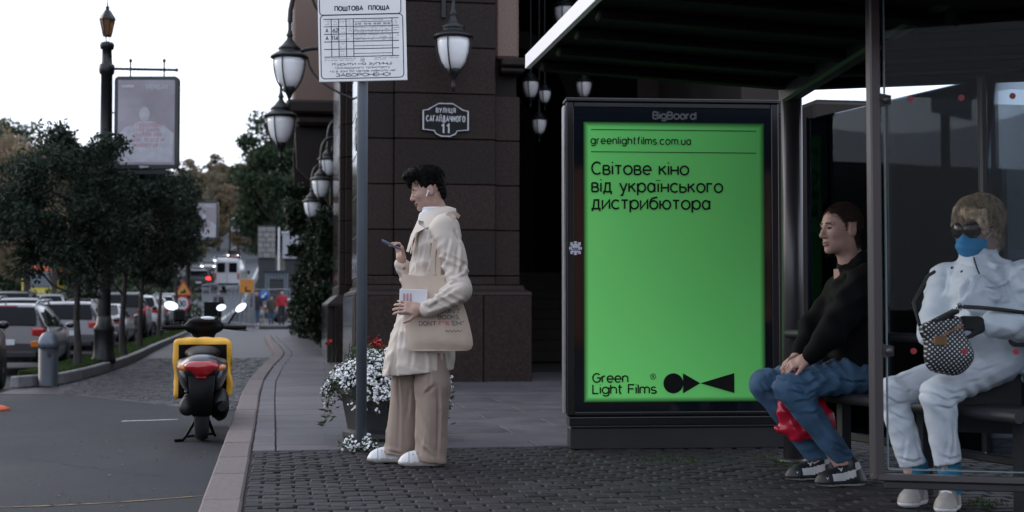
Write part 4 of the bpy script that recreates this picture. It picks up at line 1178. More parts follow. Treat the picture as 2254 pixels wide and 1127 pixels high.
mb.add([o + lu * (x * lsc) + lv * (z * lsc) for x, z in ((-2.4, -3.6), (-1.2, -3.6), (-1.2, 3.6), (-2.4, 3.6))], [(0, 1, 2, 3)]); mb.add([o + lu * (x * lsc) + lv * (z * lsc) for x, z in ((-1, 3.6), (2.2, 3.0), (2.2, .2), (-1, -.2), (-1, .9), (1, .9), (1, 2.4), (-1, 2.5))], [(0, 7, 6, 1), (1, 6, 5, 2), (2, 5, 4, 3)]); mb.add([o + lu * (x * lsc) + lv * (z * lsc) for x, z in ((.2, -.1), (1.6, -3.6), (2.9, -3.6), (1.5, -.1))], [(0, 1, 2, 3)])
mb.build('registered_mark', m_ink, poster)
mb = MB(); o = LB(1481, 843, 0); n = 40
mb.add([o + lu * (22 * lsc * math.cos(2 * math.pi * i / n)) + lv * (22 * lsc * math.sin(2 * math.pi * i / n)) for i in range(n)], [tuple(range(n))])
for tri in (((1502.5, 821), (1502.5, 865), (1541, 843)), ((1541, 843), (1617, 865), (1617, 821))):
    mb.add([LB(x, y_, 0) for x, y_ in tri], [(0, 1, 2)])
mb.build('logo', m_ink, poster)
mb = MB(); size = 15 * lsc; s_ = 'BigBoard'; sw = sum(GL[c][0] for c in s_); wide = ((95 * lsc / size) - .2 * 7) / sw
text_strokes(mb, s_, LB(1439, 260, -.0075), lu, lv, size, .26, 'l', .2, wide); mb.build('lettering', m_grey, gb)
# sticker
m_stk = M('sticker white', (.6, .6, .64), .5, var=.1); m_stkb = M('sticker blue', (.05, .06, .2), .5, var=.1)
mb = MB(); ribbon_rect(mb, LB(1265, 547, .002), lu, lv, -11 * lsc, -13 * lsc, 12 * lsc, 13 * lsc)
stk = [(LB(1265, 547, .002) + lu * (14.5 * lsc * math.cos(i * math.pi / 4)) + lv * (15.5 * lsc * math.sin(i * math.pi / 4))) for i in range(8)]; mb.add([p + ln_ * .0005 for p in stk], [tuple(range(8))]); sk = mb.build('sticker', m_stk, fr_l)
mb = MB()
for i in range(8): c = LB(1265, 547, .004) + lu * (11.5 * lsc * math.cos(i * math.pi / 4 + .39)) + lv * (12 * lsc * math.sin(i * math.pi / 4 + .39)); mb.add([c + lu * (a * lsc) + lv * (b * lsc) for a, b in ((-2.5, 0), (0, -2.5), (2.5, 0), (0, 2.5))], [(0, 1, 2, 3)])
mb.tube([LB(1258 + i * 1.1, 549 - 4 * math.sin(i * 1.4), .004) for i in range(14)], .8 * lsc, 4); mb.build('sticker_print', m_stkb, fr_l)
# plinth of the box
lbox('plinth', 1251, 916, 1737, 934, -.17, .006, m_black, .004); lbox('plinth_lip', 1253, 934.5, 1737, 938, -.16, .014, m_steel, .002)
lbox('plinth', 1253, 939, 1738, 986, -.16, .0, m_steel, .006)
for px in (1330, 1660):
    p = LB(px, 990, -.08); mb = MB(); mb.box((p.x, p.y, .03), (.1, .08, .1)); mb.build('foot', m_steel, LBX)

# ================================================================== STOP SIGN
m_pole = M('grey painted pole', (.105, .125, .15), .45, metal=.1, var=.12, scale=8, stretch=(1, 1, .3))
m_plate = M('white enamel plate', (.75, .74, .73), .42, var=.05, scale=5)
m_blue = M('navy print', (.012, .025, .08), .5, var=0); m_blue2 = M('pale print', (.18, .2, .25), .5, var=0)
sp0 = G(795, 992)
SS = thing('bus_stop_sign', 'white enamel bus stop timetable plate on a grey round pole', 'bus stop sign', (sp0.x, sp0.y, 0))
mb = MB(); mb.lathe([(.034, 0), (.034, 3.25), (.03, 3.26)], sp0, 18); mb.build('pole', m_pole, SS)
Ys = sp0.y - .06
pc = DY(796, 90, Ys); ps_ = Vector(_fw).dot(pc - Vector((0, 0, CAM_H))) / 3000
pa = R(1.4); pu0 = Vector((math.cos(-YAW), math.sin(-YAW), 0)); pv0 = Vector((0, 0, 1))
pu = pu0 * math.cos(pa) + pv0 * math.sin(pa); pv = -pu0 * math.sin(pa) + pv0 * math.cos(pa); pn = pu.cross(pv)
ZS = 5.933
def SP(zx, zy, off=0.0): return pc + pu * ((690 + zx / ZS - 796) * ps_) + pv * ((90 - zy / ZS) * ps_) + pn * off
zu = ps_ / ZS
mb = MB(); mm = Matrix((pu, pn * -1, pv)).transposed().to_4x4(); mm.translation = SP(640, 340); mb.box(None, (1148 * zu, .012, 1450 * zu), ch=.003, mtx=mm); plate = mb.build('plate', m_plate, SS)
mb = MB()
def sline(x0, y0, x1, y1, w=11, off=.0066):
    a, b = SP(x0, y0, off), SP(x1, y1, off); d = (b - a).normalized(); q = pn.cross(d) * (w * zu / 2); mb.add([a - q, b - q, b + q, a + q], [(0, 1, 2, 3)])
def rrect(x0, y0, x1, y1, r, w=12):
    pts = []
    for cx, cy, a0 in ((x1 - r, y1 - r, 0), (x0 + r, y1 - r, 90), (x0 + r, y0 + r, 180), (x1 - r, y0 + r, 270)):
        pts += [(cx + r * math.cos(R(a0 + 90 * i / 5)), cy + r * math.sin(R(a0 + 90 * i / 5))) for i in range(6)]
    for k in range(len(pts)): a, b = pts[k], pts[(k + 1) % len(pts)]; sline(a[0], a[1], b[0], b[1], w)
rrect(90, -300, 1152, 186, 40); rrect(96, 190, 1172, 1024, 50)
for yy, w in ((243, 11), (341, 10), (440, 11), (540, 11), (638, 11), (739, 11)): sline(140, yy, 1118, yy, w, .0067)
for xx in (238, 334, 432, 526, 1032): sline(xx, 243, xx, 739, 11, .0068)
for yy in (284, 404, 504, 600, 700): sline(526, yy, 1032, yy, 7, .0069)
for yy in (404, 440, 504, 600, 636, 700, 735):
    for xx in (655, 780, 905): sline(xx, yy - 10, xx, yy, 4, .007)
mb.build('table_lines', m_blue, plate)
def stext(s_, x0, x1, base, cap, wt, sp=.22, mat=m_blue, name='lettering'):
    size = cap * zu; W = (x1 - x0) / cap; sw = sum(GL[c][0] for c in s_); wide = (W - sp * (len(s_) - 1)) / sw
    mb = MB(); text_strokes(mb, s_, SP(x0, base, .0066), pu, pv, size, wt, 'l', sp, wide, lift=.00003); return mb.build(name, mat, plate)
stext('ПОШТОВА  ПЛОЩА', 290, 998, 132, 54, .27, .26); stext('Курити на зупинці', 245, 1018, 850, 34, .19); stext('громадського транспорту', 276, 990, 896, 25, .17, .26); stext('та в зоні 50 метрів навколо неї', 208, 1066, 941, 27, .17, .26); stext('ЗАБОРОНЕНО!', 285, 998, 998, 38, .21, .2)
stext('A', 164, 196, 414, 46, .24); stext('A', 164, 196, 515, 46, .24); stext('62', 256, 326, 414, 46, .24); stext('114', 246, 322, 518, 50, .22)
for s_, x0 in (('6-10', 550), ('10-16', 664), ('16-20', 790), ('20-24', 916)): stext(s_, x0, x0 + (76 if s_ == '6-10' else 94), 321, 19, .3)
# small print: rows of short worn marks
mb = MB(); rr = random.Random(4)
def small(x0, x1, y0, h, dens=.75):
    x = x0
    while x < x1:
        w = rr.uniform(5, 13)
        if rr.random() < dens: ribbon_rect(mb, SP(x, y0, .0066), pu, pv, 0, -h * zu * rr.uniform(.35, .6), w * zu, h * zu * rr.uniform(.3, .5))
        x += w + rr.uniform(2, 5)
for (x0, x1) in ((160, 206), (262, 312), (345, 415), (445, 505), (1044, 1100)):
    for yy in (272, 292, 312): small(x0, x1, yy, 8, .6)
small(635, 910, 263, 9)
for yy in (370, 417, 468, 516, 568, 612, 666, 713): small(352, 412, yy, 8)
for (ya, a_) in ((357, .9), (386, .6), (420, .5), (455, .9), (486, .5), (520, .5)): small(540, 1010, ya, 10, a_ * .8)
for yy in (370, 400, 470, 505): small(445, 500, yy, 10, .5); small(1044, 1120, yy, 10, .6)
small(145, 540, 762, 9, .85); small(145, 530, 785, 10, .8); small(785, 1128, 762, 9, .85); small(790, 940, 781, 9, .8)
mb.build('small_print', m_blue2, plate, kind='stuff')
mb = MB(); o = SP(638, 785, .0066); ro = 30 * zu
for r0, r1 in ((1, .86), (.6, .45), (.25, .05)):
    P = [o + pu * (ro * r0 * math.cos(i * .3142)) + pv * (ro * r0 * math.sin(i * .3142)) for i in range(20)] + [o + pu * (ro * r1 * math.cos(i * .3142)) + pv * (ro * r1 * math.sin(i * .3142)) for i in range(20)]
    mb.add(P, [(i, (i + 1) % 20, 20 + (i + 1) % 20, 20 + i) for i in range(20)])
mb.build('crest', m_blue2, plate)

# ================================================================== PLANTER WITH FLOWERS
m_pot = M('black planter', (.018, .018, .021), .45, var=.2, scale=8)
m_petal = M('white petals', (.72, .72, .74), .6, var=.06); m_petr = M('red petals', (.38, .012, .012), .55, var=.2)
m_herb = leaf_mat('flower leaves', (.02, .035, .015), (.05, .075, .03), .3)
pp = Vector((.70, 9.4, 0))
PL = thing('flower_planter', 'black planter overflowing with small white flowers and a few red ones', 'planter', tuple(pp))
mb = MB(); mb.lathe([(.27, 0), (.285, .02), (.285, .05), (.25, .07), (.29, .28), (.3, .3), (.325, .31), (.33, .36), (.31, .37), (.3, .35)], pp, 8, smooth=False); mb.build('pot', m_pot, PL)
mb = MB(); mb.lathe([(.3, .33), (.2, .36), (.02, .38)], pp, 12); mb.build('soil', m_soil, PL)
fr = np.random.default_rng(5)
def dome(n):
    """points over a drooping mound of flowers"""
    th = fr.uniform(0, 2 * np.pi, n); q = np.sqrt(fr.uniform(0, 1, n)); rad = q * (.41 + .05 * np.sin(3 * th) + .04 * np.sin(7 * th + 1))
    z = .56 - 1.25 * rad ** 2.2 + .03 * np.sin(9 * th + rad * 20); z += fr.normal(0, .018, n)
    drop = (q > .9) & (fr.uniform(0, 1, n) < .4); z = z - drop * fr.uniform(0, .12, n) * (1 + np.sin(th * 5))
    return np.stack([pp.x + .03 + rad * np.cos(th), pp.y + rad * np.sin(th), z], 1)
def petals(P, size, V, F, k=5, nz=None):
    for p in P:
        nrm = Vector((p[0] - pp.x, p[1] - pp.y, .25)).normalized() if nz is None else Vector(nz)
        nrm = (nrm + Vector(fr.normal(0, .35, 3))).normalized(); a = nrm.orthogonal().normalized(); b = nrm.cross(a); s_ = size * fr.uniform(.7, 1.25); i0 = len(V)
        ph = fr.uniform(0, 6)
        V.append(tuple(Vector(p) + nrm * s_ * .3))
        for j in range(k): t = ph + 2 * math.pi * j / k; V.append(tuple(Vector(p) + (a * math.cos(t) + b * math.sin(t)) * s_))
        for j in range(k): F.append((i0, i0 + 1 + j, i0 + 1 + (j + 1) % k))
V = []; F = []
cl = dome(2100)
for c in cl:
    k = fr.integers(3, 6); petals(c + fr.normal(0, .009, (k, 3)), .0095, V, F)
np_mesh('white_blossoms', V, F, m_petal, PL, smooth=False, kind='stuff')
V = []; F = []
def leaflets(P, size, V, F, spread=.02):
    for p in P:
        d = Vector(fr.normal(0, 1, 3)); d.z = abs(d.z) * .6; d.normalize(); b = d.orthogonal().normalized(); s_ = size * fr.uniform(.6, 1.3); q = Vector(p); i0 = len(V)
        V.extend([tuple(q), tuple(q + d * s_ * .5 + b * s_ * .16), tuple(q + d * s_), tuple(q + d * s_ * .5 - b * s_ * .16)]); F.append((i0, i0 + 1, i0 + 2, i0 + 3))
lp = dome(7000); lp[:, 2] -= np.abs(fr.normal(.02, .03, len(lp))); lp[:, :2] = np.array([pp.x, pp.y]) + (lp[:, :2] - np.array([pp.x, pp.y])) * .96
leaflets(lp, .05, V, F); np_mesh('foliage', V, F, m_herb, PL, smooth=False, kind='stuff')
rc = [(pp.x - .03 + fr.normal(0, .13), pp.y + .15 + fr.normal(0, .1), .62 + abs(fr.normal(0, .05))) for _ in range(9)]
V = []; F = []
for c in rc: petals(np.array(c) + fr.normal(0, .016, (9, 3)), .014, V, F)
np_mesh('red_blossoms', V, F, m_petr, PL, smooth=False, kind='stuff')
V = []; F = []; leaflets(np.array([(pp.x - .02 + fr.uniform(-.2, .2), pp.y + .12 + fr.uniform(-.14, .14), .5 + abs(fr.normal(0, .05))) for _ in range(500)]), .06, V, F)
for _ in range(60): blade(V, F, pp.x - .15 + fr.normal(0, .1), pp.y + fr.normal(0, .1), .5, fr.uniform(.1, .24), .003, fr.uniform(0, 6), fr.uniform(-.08, .08))
np_mesh('geranium_leaves', V, F, m_herb, PL, smooth=False, kind='stuff')
# tuft at the foot of the pole
TF = thing('flower_tuft', 'small tuft of white flowers growing at the foot of the sign pole', 'flowers', tuple(sp0))
V = []; F = []; P = np.array([(sp0.x + fr.normal(-.01, .055), sp0.y - .02 + fr.normal(0, .04), abs(fr.normal(.035, .03))) for _ in range(90)])
for c in P: petals(c + fr.normal(0, .006, (3, 3)), .007, V, F, 5, (0, -.6, .8))
np_mesh('blossoms', V, F, m_petal, TF, smooth=False, kind='stuff')
V = []; F = []; leaflets(np.array([(sp0.x + fr.normal(0, .06), sp0.y + fr.normal(0, .04), abs(fr.normal(.02, .02))) for _ in range(420)]), .035, V, F); np_mesh('foliage', V, F, m_herb, TF, smooth=False, kind='stuff')

# ================================================================== TREES AND SHRUBS
m_bark = M('bark', (.035, .03, .028), .9, var=.4, scale=12, bump=.8, bscale=25, stretch=(1, 1, .25))
m_leaf = leaf_mat('dark street tree leaves', (.012, .022, .017), (.036, .055, .036), .3, .6)
m_leaf_g = leaf_mat('green hill leaves', (.022, .038, .022), (.055, .08, .04), .35)
m_leaf_o = leaf_mat('autumn leaves', (.13, .105, .07), (.24, .18, .115), .45)  # lightened and greyed: distance haze put into the leaf colour
m_leaf_b = leaf_mat('brown green leaves', (.09, .085, .055), (.17, .14, .085), .4)  # lightened too, haze over the slope painted into the leaves
m_thuja = leaf_mat('thuja sprays', (.008, .016, .009), (.02, .034, .016), .15)
def leaf_cloud(seed, clumps, n, size, flat=.0, jitter=.22):
    """n leaf blades spread through clumps (centre, radii)"""
    r = np.random.default_rng(seed); C = np.array([c for c, _, _ in clumps]); Rr = np.array([q for _, q, _ in clumps]); W = np.array([w for _, _, w in clumps]); W = W / W.sum()
    k = r.choice(len(C), n, p=W); d = r.normal(size=(n, 3)); d /= np.linalg.norm(d, axis=1)[:, None]
    rad = r.uniform(0, 1, n) ** .45; P = C[k] + d * rad[:, None] * Rr[k] + r.normal(0, jitter * .1, (n, 3))
    a = r.normal(size=(n, 3)); a[:, 2] -= .35; a /= np.linalg.norm(a, axis=1)[:, None]; b = np.cross(a, r.normal(size=(n, 3))); b /= np.linalg.norm(b, axis=1)[:, None]
    s_ = size * r.uniform(.6, 1.35, n)[:, None]
    V = np.stack([P - a * s_ * .5, P + b * s_ * .22, P + a * s_ * .5, P - b * s_ * .22], 1).reshape(-1, 3)
    return V, np.arange(4 * n).reshape(n, 4)
def crown_clumps(seed, c, rx, rz, n, cr, low=.0):
    r = np.random.default_rng(seed); out = []
    for i in range(n):
        d = r.normal(size=3); d /= np.linalg.norm(d); q = r.uniform(.25, 1) ** .6
        p = np.array(c) + d * q * np.array([rx, rx, rz]) * .86
        out.append((p, np.array([1, 1, .75]) * cr * r.uniform(.6, 1.25), r.uniform(.5, 1.4)))
    return out
def make_tree(name, label, loc, cz, rx, rz, nleaf, lsize, mat, group=None, seed=1, tr=.07, ncl=38, cr=.38, cx=0.0, cat='tree', nlimb=7, skirt=0):
    t = thing(name, label, cat, loc, group, local=True); r = random.Random(seed)
    mb = MB(); top = cz + rz * .55; k = 9
    path = [(cx * (i / k) ** 1.5 + r.uniform(-.02, .02), r.uniform(-.02, .02), top * i / k - .05 * (i == 0)) for i in range(k + 1)]
    mb.tube(path, [tr * (1.35 if i == 0 else 1) * (1 - .8 * i / k) for i in range(k + 1)], 9)
    cl = crown_clumps(seed, (cx, 0, cz), rx, rz, ncl, cr)
    for c, _, _ in cl[:nlimb * 2]:
        b = Vector(path[min(k - 1, max(2, int((c[2] - rz * .35) / top * k)))]); e = Vector(c)
        m_ = (b + e) / 2 + Vector((0, 0, -.12 * rx)); mb.tube([b, m_, e], [tr * .42, tr * .28, tr * .1], 6, caps=False)
    mb.build('trunk', m_bark, t)
    V, F = leaf_cloud(seed, cl, nleaf, lsize); np_mesh('crown', V, F, mat, t, smooth=False)
    return t
isl_tr = [(-2.91, 20.6, 2.36, 1.12, 1.42, 24000, -.15, 'nearest lawn tree with dark dense crown beside the black lamp post'),
          (-2.83, 25.55, 2.5, 1.05, 1.4, 17000, .05, 'lawn tree with dark crown just behind the black lamp post'),
          (-3.02, 30.2, 2.7, 1.2, 1.55, 15000, .3, 'dark leaved lawn tree third along the grass strip'),
          (-3.45, 40.1, 3.5, 1.05, 1.75, 12000, .35, 'dark leaved lawn tree before the second poster frame'),
          (-3.75, 50.5, 3.7, 1.0, 1.8, 9000, .1, 'thin lawn tree at the far end of the grass strip')]
for i, (x, y, cz, rx, rz, n, cx, lab) in enumerate(isl_tr):
    make_tree('lawn_tree', lab, (x, y, 0), cz, rx, rz, n, .06 + .001 * y, m_leaf, 'trees on the lawn strip', 21 + i, .06 if i else .055, 64, .32, cx)
# trees further off: four kinds built once, then copied
protos = {}
def proto(kind, *a, **k):
    protos[kind] = make_tree(*a, **k); return protos[kind]
LABT = {'autumn': 'broad tree with thinning brown leaves', 'green': 'dense dark green tree', 'brown': 'brownish green tree', 'slim': 'slim half bare tree'}
def spot(px, Y): x = DY(px, 600, Y).x; return (x, Y, max(ground_z(x, Y), hill_z(x, Y)) - .1)
plan = {'autumn': [(60, 66, 1.0), (170, 62, .95), (-40, 70, 1.1), (240, 74, .85), (120, 90, 1.2), (330, 96, .8)],
        'green': [(600, 112, 1.25), (660, 118, 1.35), (575, 125, .8), (700, 105, 1.0), (20, 150, 1.5), (300, 110, .9), (130, 146, 1.3), (-45, 142, 1.4), (225, 150, 1.25), (380, 104, .75)],
        'brown': [(430, 170, 1.0), (480, 190, 1.0), (520, 205, 1.1), (555, 190, 1.0), (460, 230, 1.0), (545, 240, 1.1), (400, 150, .9), (500, 250, 1.2), (585, 175, 1.0), (360, 135, .9), (270, 120, .9), (180, 115, 1.0), (80, 112, 1.1), (620, 210, 1.2)],
        'slim': [(445, 200, 1.0), (505, 178, .9), (535, 222, 1.1), (475, 262, 1.2), (560, 255, 1.2), (415, 240, 1.1), (525, 160, .7), (590, 230, 1.2)]}
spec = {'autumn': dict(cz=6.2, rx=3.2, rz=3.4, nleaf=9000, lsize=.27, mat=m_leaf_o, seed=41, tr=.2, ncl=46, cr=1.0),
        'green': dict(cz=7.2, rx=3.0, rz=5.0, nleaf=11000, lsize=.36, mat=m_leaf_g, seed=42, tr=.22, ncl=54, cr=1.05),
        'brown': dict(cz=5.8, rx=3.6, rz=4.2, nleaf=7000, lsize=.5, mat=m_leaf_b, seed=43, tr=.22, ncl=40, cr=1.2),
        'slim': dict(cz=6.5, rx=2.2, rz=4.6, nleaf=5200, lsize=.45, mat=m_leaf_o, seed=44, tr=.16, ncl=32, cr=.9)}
NAMET = {'autumn': 'autumn_tree', 'green': 'green_tree', 'brown': 'slope_tree', 'slim': 'slim_tree'}
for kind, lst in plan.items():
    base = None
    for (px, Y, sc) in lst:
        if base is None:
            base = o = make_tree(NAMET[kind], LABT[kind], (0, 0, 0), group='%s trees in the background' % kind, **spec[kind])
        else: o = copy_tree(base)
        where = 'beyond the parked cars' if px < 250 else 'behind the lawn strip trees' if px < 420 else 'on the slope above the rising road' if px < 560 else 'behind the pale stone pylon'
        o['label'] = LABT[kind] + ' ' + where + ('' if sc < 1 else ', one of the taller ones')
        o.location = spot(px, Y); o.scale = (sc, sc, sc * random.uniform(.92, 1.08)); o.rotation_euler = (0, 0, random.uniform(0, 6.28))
# the wood that reads as one mass
r = np.random.default_rng(9); cl = []
for i in range(420):
    Y = r.uniform(150, 330); px = r.uniform(-250, 760); x = (px - 620) / 3000 * Y * 1.03
    if abs(x - road_c(min(Y, 290))) < 7 and Y < 270: continue
    cl.append((np.array([x, Y, hill_z(x, Y) + r.uniform(2, 7)]), np.array([2.6, 2.6, 3.0]) * r.uniform(.7, 1.2), 1.0))
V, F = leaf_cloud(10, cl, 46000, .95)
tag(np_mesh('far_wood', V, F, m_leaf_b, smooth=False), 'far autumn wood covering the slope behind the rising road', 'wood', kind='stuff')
V, F = leaf_cloud(14, [(np.array([DY(px, 600, Y).x, Y, ROAD_Z + .9 + max(0, hill_z(DY(px, 600, Y).x, Y))]), np.array([2.4, 1.6, 1.3]), 1) for px in range(150, 385, 22) for Y in (80, 100)] + [(np.array([DY(px, 600, 128).x, 128, 1.8 + hill_z(DY(px, 600, 128).x, 128)]), np.array([3.2, 2.2, 2.6]), 1.6) for px in range(-80, 260, 20)], 26000, .45)
tag(np_mesh('undergrowth', V, F, m_leaf_g, smooth=False), 'dark bushes filling the ground under the trees beyond the cars', 'bushes', kind='stuff')
# conifers and hedge along the pavement
def thuja(x, y, hh, rx, lab, seed, group='conifers along the granite building'):
    t = thing('thuja_shrub', lab, 'conifer', (x, y, 0), group, local=True); r = np.random.default_rng(seed); cl = []
    for i in range(46):
        f = r.uniform(0, 1) ** .8; a = r.uniform(0, 6.28); q = rx * (1 - .78 * f ** 1.5) * r.uniform(.45, 1); cl.append((np.array([q * math.cos(a), q * math.sin(a), .12 + f * (hh - .2)]), np.array([.16, .16, .26]) * (1.1 - .4 * f) * (rx / .45), 1 - .3 * f))
    mb = MB(); mb.tube([(0, 0, -.02), (0, 0, hh * .5), (.02, 0, hh * .95)], [.07, .05, .01], 7); mb.build('trunk', m_bark, t)
    V, F = leaf_cloud(seed, cl, 7000, .13); np_mesh('crown', V, F, m_thuja, t, smooth=False); return t
for i, (px, py, Y, hh, rx) in enumerate(((718, 0, 27.6, 2.7, .46), (708, 0, 30.5, 3.0, .5), (697, 0, 34.5, 3.3, .55), (686, 0, 39, 3.2, .6), (678, 0, 43.5, 2.7, .6))):
    x = max(DY(px, 600, Y).x, kerb_x(Y) + 1.1); thuja(x, Y, hh, rx, ['dark thuja next to the second granite pier', 'second dark thuja in the row beside the granite building', 'tall middle thuja of the row beside the granite building', 'fourth dark thuja in the row beside the granite building', 'last thuja at the far end of the slab pavement'][i], 60 + i)
sx = DY(690, 500, 36).x
make_tree('spruce_tree', 'loose dark spruce with drooping twigs rising above the thuja row', (sx, 37, 0), 3.2, .8, 1.5, 2600, .2, m_thuja, None, 71, .06, 30, .3)
bx = DY(655, 690, 60).x
hm_ = thing('clipped_hedge', 'low clipped green hedge beside the far pavement', 'hedge', (bx + .4, 58, 0), local=True)
V, F = leaf_cloud(72, [(np.array([a * .25, b * .5, .35 + c * .3]), np.array([.28, .4, .28]), 1) for a in range(-1, 4) for b in range(-4, 5) for c in (0, 1)], 6000, .1); np_mesh('foliage', V, F, m_thuja, hm_, smooth=False)
mb = MB(); mb.tube([(0, 0, -.02), (0, 0, .5)], .03, 6); mb.build('trunk', m_bark, hm_)

# ================================================================== STREET FURNITURE ON THE LEFT
m_amber = M('old amber panes', (.16, .075, .03), .25, var=.2, trans=.3)
m_zinc = M('grey zinc dome', (.1, .115, .14), .4, metal=.5, var=.15)
m_bol = M('bollard paint', (.022, .028, .037), .45, var=.2, metal=.2)
m_ad = M('faded poster', (.27, .235, .26), .35, var=.18, scale=2.2, col2=(.3, .28, .32)); m_adw = M('poster pale print', (.42, .42, .46), .5, var=.12, scale=9); m_adp = M('poster pink print', (.45, .2, .25), .5, var=.1); m_add = M('poster dark print', (.1, .09, .1), .5, var=.1)
def lamp_post(loc, lab, s=1.0):
    t = thing('lamp_post', lab, 'lamp post', loc, 'ornate lamp posts with poster frames', local=True)
    mb = MB(); mb.lathe([(.19, 0), (.19, .08), (.165, .12), (.15, .5), (.16, .52), (.16, .58), (.125, .62), (.11, .75)], n=16); mb.build('base', m_iron, t)
    mb = MB(); n = 24; rows = []
    for z, r_ in ((.74, .105), (1.2, .1), (3.0, .095), (3.02, .12), (3.08, .125), (3.12, .1), (4.62, .092), (4.64, .115), (4.7, .125), (4.78, .12), (4.8, .085), (5.02, .075), (5.04, .105), (5.1, .115), (5.14, .1), (5.16, .03)):
        rows.append([(r_ * (1 - (.07 if j % 2 and r_ < .106 else 0)) * math.cos(2 * math.pi * j / n), r_ * (1 - (.07 if j % 2 and r_ < .106 else 0)) * math.sin(2 * math.pi * j / n), z) for j in range(n)])
    mb.grid(rows, closed=True); mb.build('column', m_iron, t)
    la = MB(); la.lathe([(.06, 5.26), (.115, 5.5), (.12, 5.52)], n=6, smooth=False); ln = la.build('lantern', m_amber, t)
    mb = MB(); mb.lathe([(.135, 5.515), (.12, 5.55), (.05, 5.66), (.025, 5.68), (.035, 5.71), (.012, 5.74), (.004, 5.86)], n=6, smooth=False); mb.build('lantern_roof', m_iron, ln)
    for k in range(6):
        a = k * math.pi / 3; mb = MB(); mb.tube([(.062 * math.cos(a), .062 * math.sin(a), 5.24), (.12 * math.cos(a), .12 * math.sin(a), 5.52)], .008, 5); mb.build('lantern_bar', m_iron, ln)
    mb = MB()
    for k in range(3): a = k * 2.09; mb.tube([(.02 * math.cos(a), .02 * math.sin(a), 5.14), (.05 * math.cos(a), .05 * math.sin(a), 5.25)], .006, 5)
    mb.lathe([(.07, 5.24), (.07, 5.262)], n=6); mb.build('lantern_foot', m_iron, ln)
    u = Vector((math.cos(-YAW), math.sin(-YAW), 0)); v = Vector((0, 0, 1)); n_ = Vector((u.y, -u.x, 0)); n_ = n_ if n_.y < 0 else -n_
    arm = MB(); arm.tube([u * .08 + v * 4.72, u * 1.1 + v * 4.70], .022, 8); arm.ell(u * 1.12 + v * 4.70, (.03, .03, .03), 8, 6)
    for d in (.38, .92): arm.tube([u * d + v * 4.58, u * d + v * 4.82], .012, 6); arm.ell(u * d + v * 4.85, (.026, .026, .035), 8, 6)
    arm.build('arm', m_iron, t)
    W0_, W1_, z0, z1 = .14, 1.17, 3.11, 4.59; c = u * ((W0_ + W1_) / 2) + v * ((z0 + z1) / 2); w, h_ = W1_ - W0_, z1 - z0
    def rr(w, h_, r_): return [(sx * (w / 2 - r_) + r_ * math.cos(R(a0 + 15 * i)), sy * (h_ / 2 - r_) + r_ * math.sin(R(a0 + 15 * i))) for sx, sy, a0 in ((1, 1, 0), (-1, 1, 90), (-1, -1, 180), (1, -1, 270)) for i in range(7)]
    mb = MB(); mb.prism(rr(w, h_, .07), c - n_ * .05, u, v, .1) if u.cross(v).dot(n_) > 0 else mb.prism(rr(w, h_, .07), c + n_ * .05, u, v, .1); fm = mb.build('poster_frame', m_black, t)
    mb = MB(); o = c + n_ * .054; hw, hh = .455, .68; mb.add([o + u * a + v * b for a, b in ((-hw, -hh), (hw, -hh), (hw, hh), (-hw, hh))], [(0, 1, 2, 3)]); ps = mb.build('poster', m_ad, fm)
    mb = MB(); o2 = c + n_ * .0555
    # pale figure: head, shoulders, folded arms
    def blob(cx, cz, rx, rz, n=18): mb.add([o2 + u * (cx + rx * math.cos(2 * math.pi * i / n)) + v * (cz + rz * math.sin(2 * math.pi * i / n)) for i in range(n)], [tuple(range(n))])
    blob(-.03, .13, .085, .12); mb.add([o2 - n_ * .0003 + u * a + v * b for a, b in ((-.42, -.64), (.42, -.64), (.44, -.18), (.3, -.06), (.08, .02), (-.1, .02), (-.34, -.08), (-.44, -.2))], [tuple(range(8))]); mb.build('poster_figure', m_adw, fm)
    mb = MB(); text_strokes(mb, 'ТРЕНДАМ', o2 + n_ * .001 + u * -.02 + v * .53, u, v, .075, .2, 'l', .2, .75); ribbon_rect(mb, o2 + n_ * .001, u, v, -.4, .56, -.2, .6); mb.build('poster_heading', m_adw, fm)
    mb = MB(); rq = random.Random(3)
    for k, zz in enumerate((-.07, -.15, -.23, -.31, -.4)):
        x = -.22 + rq.uniform(-.03, .04); xe = .26 + rq.uniform(-.06, .04)
        while x < xe:
            if rq.random() < .12: x += .03; continue
            hh_ = rq.uniform(.05, .066)
            for j in range(rq.choice((1, 2, 2))): xx = x + j * .02; mb.add([o2 + n_ * .0015 + u * a + v * b for a, b in ((xx, zz), (xx + .009, zz), (xx + .009 + .016, zz + hh_), (xx + .016, zz + hh_))], [(0, 1, 2, 3)])
            if rq.random() < .7: yb = zz + hh_ * rq.choice((0, .45, .85)); mb.add([o2 + n_ * .0018 + u * a + v * b for a, b in ((x + .004, yb), (x + .032, yb), (x + .034, yb + .01), (x + .006, yb + .01))], [(0, 1, 2, 3)])
            x += .047
    mb.build('poster_slogan', m_adp, fm, kind='stuff')
    mb = MB(); text_strokes(mb, 'BigBoard', c + n_ * .053 + u * -.1 + v * -.725, u, v, .03, .24, 'l', .2, .8); mb.build('maker_lettering', m_adw, fm)
    mb = MB(); mb.box(c + v * (-h_ / 2 - .06), (.7, .1, .06), rz=-YAW); mb.tube([u * .08 + v * (z0 + .9), u * .18 + v * (z0 + .9)], .012, 6); mb.tube([u * .08 + v * (z0 - .05), u * .5 + v * (z0 - .05)], .016, 6); mb.build('frame_holder', m_iron, t)
    return t
lp0 = G(228, 800); lamp_post((lp0.x, lp0.y, 0), 'tall black fluted lamp post with a framed poster beside the nearest lawn tree')
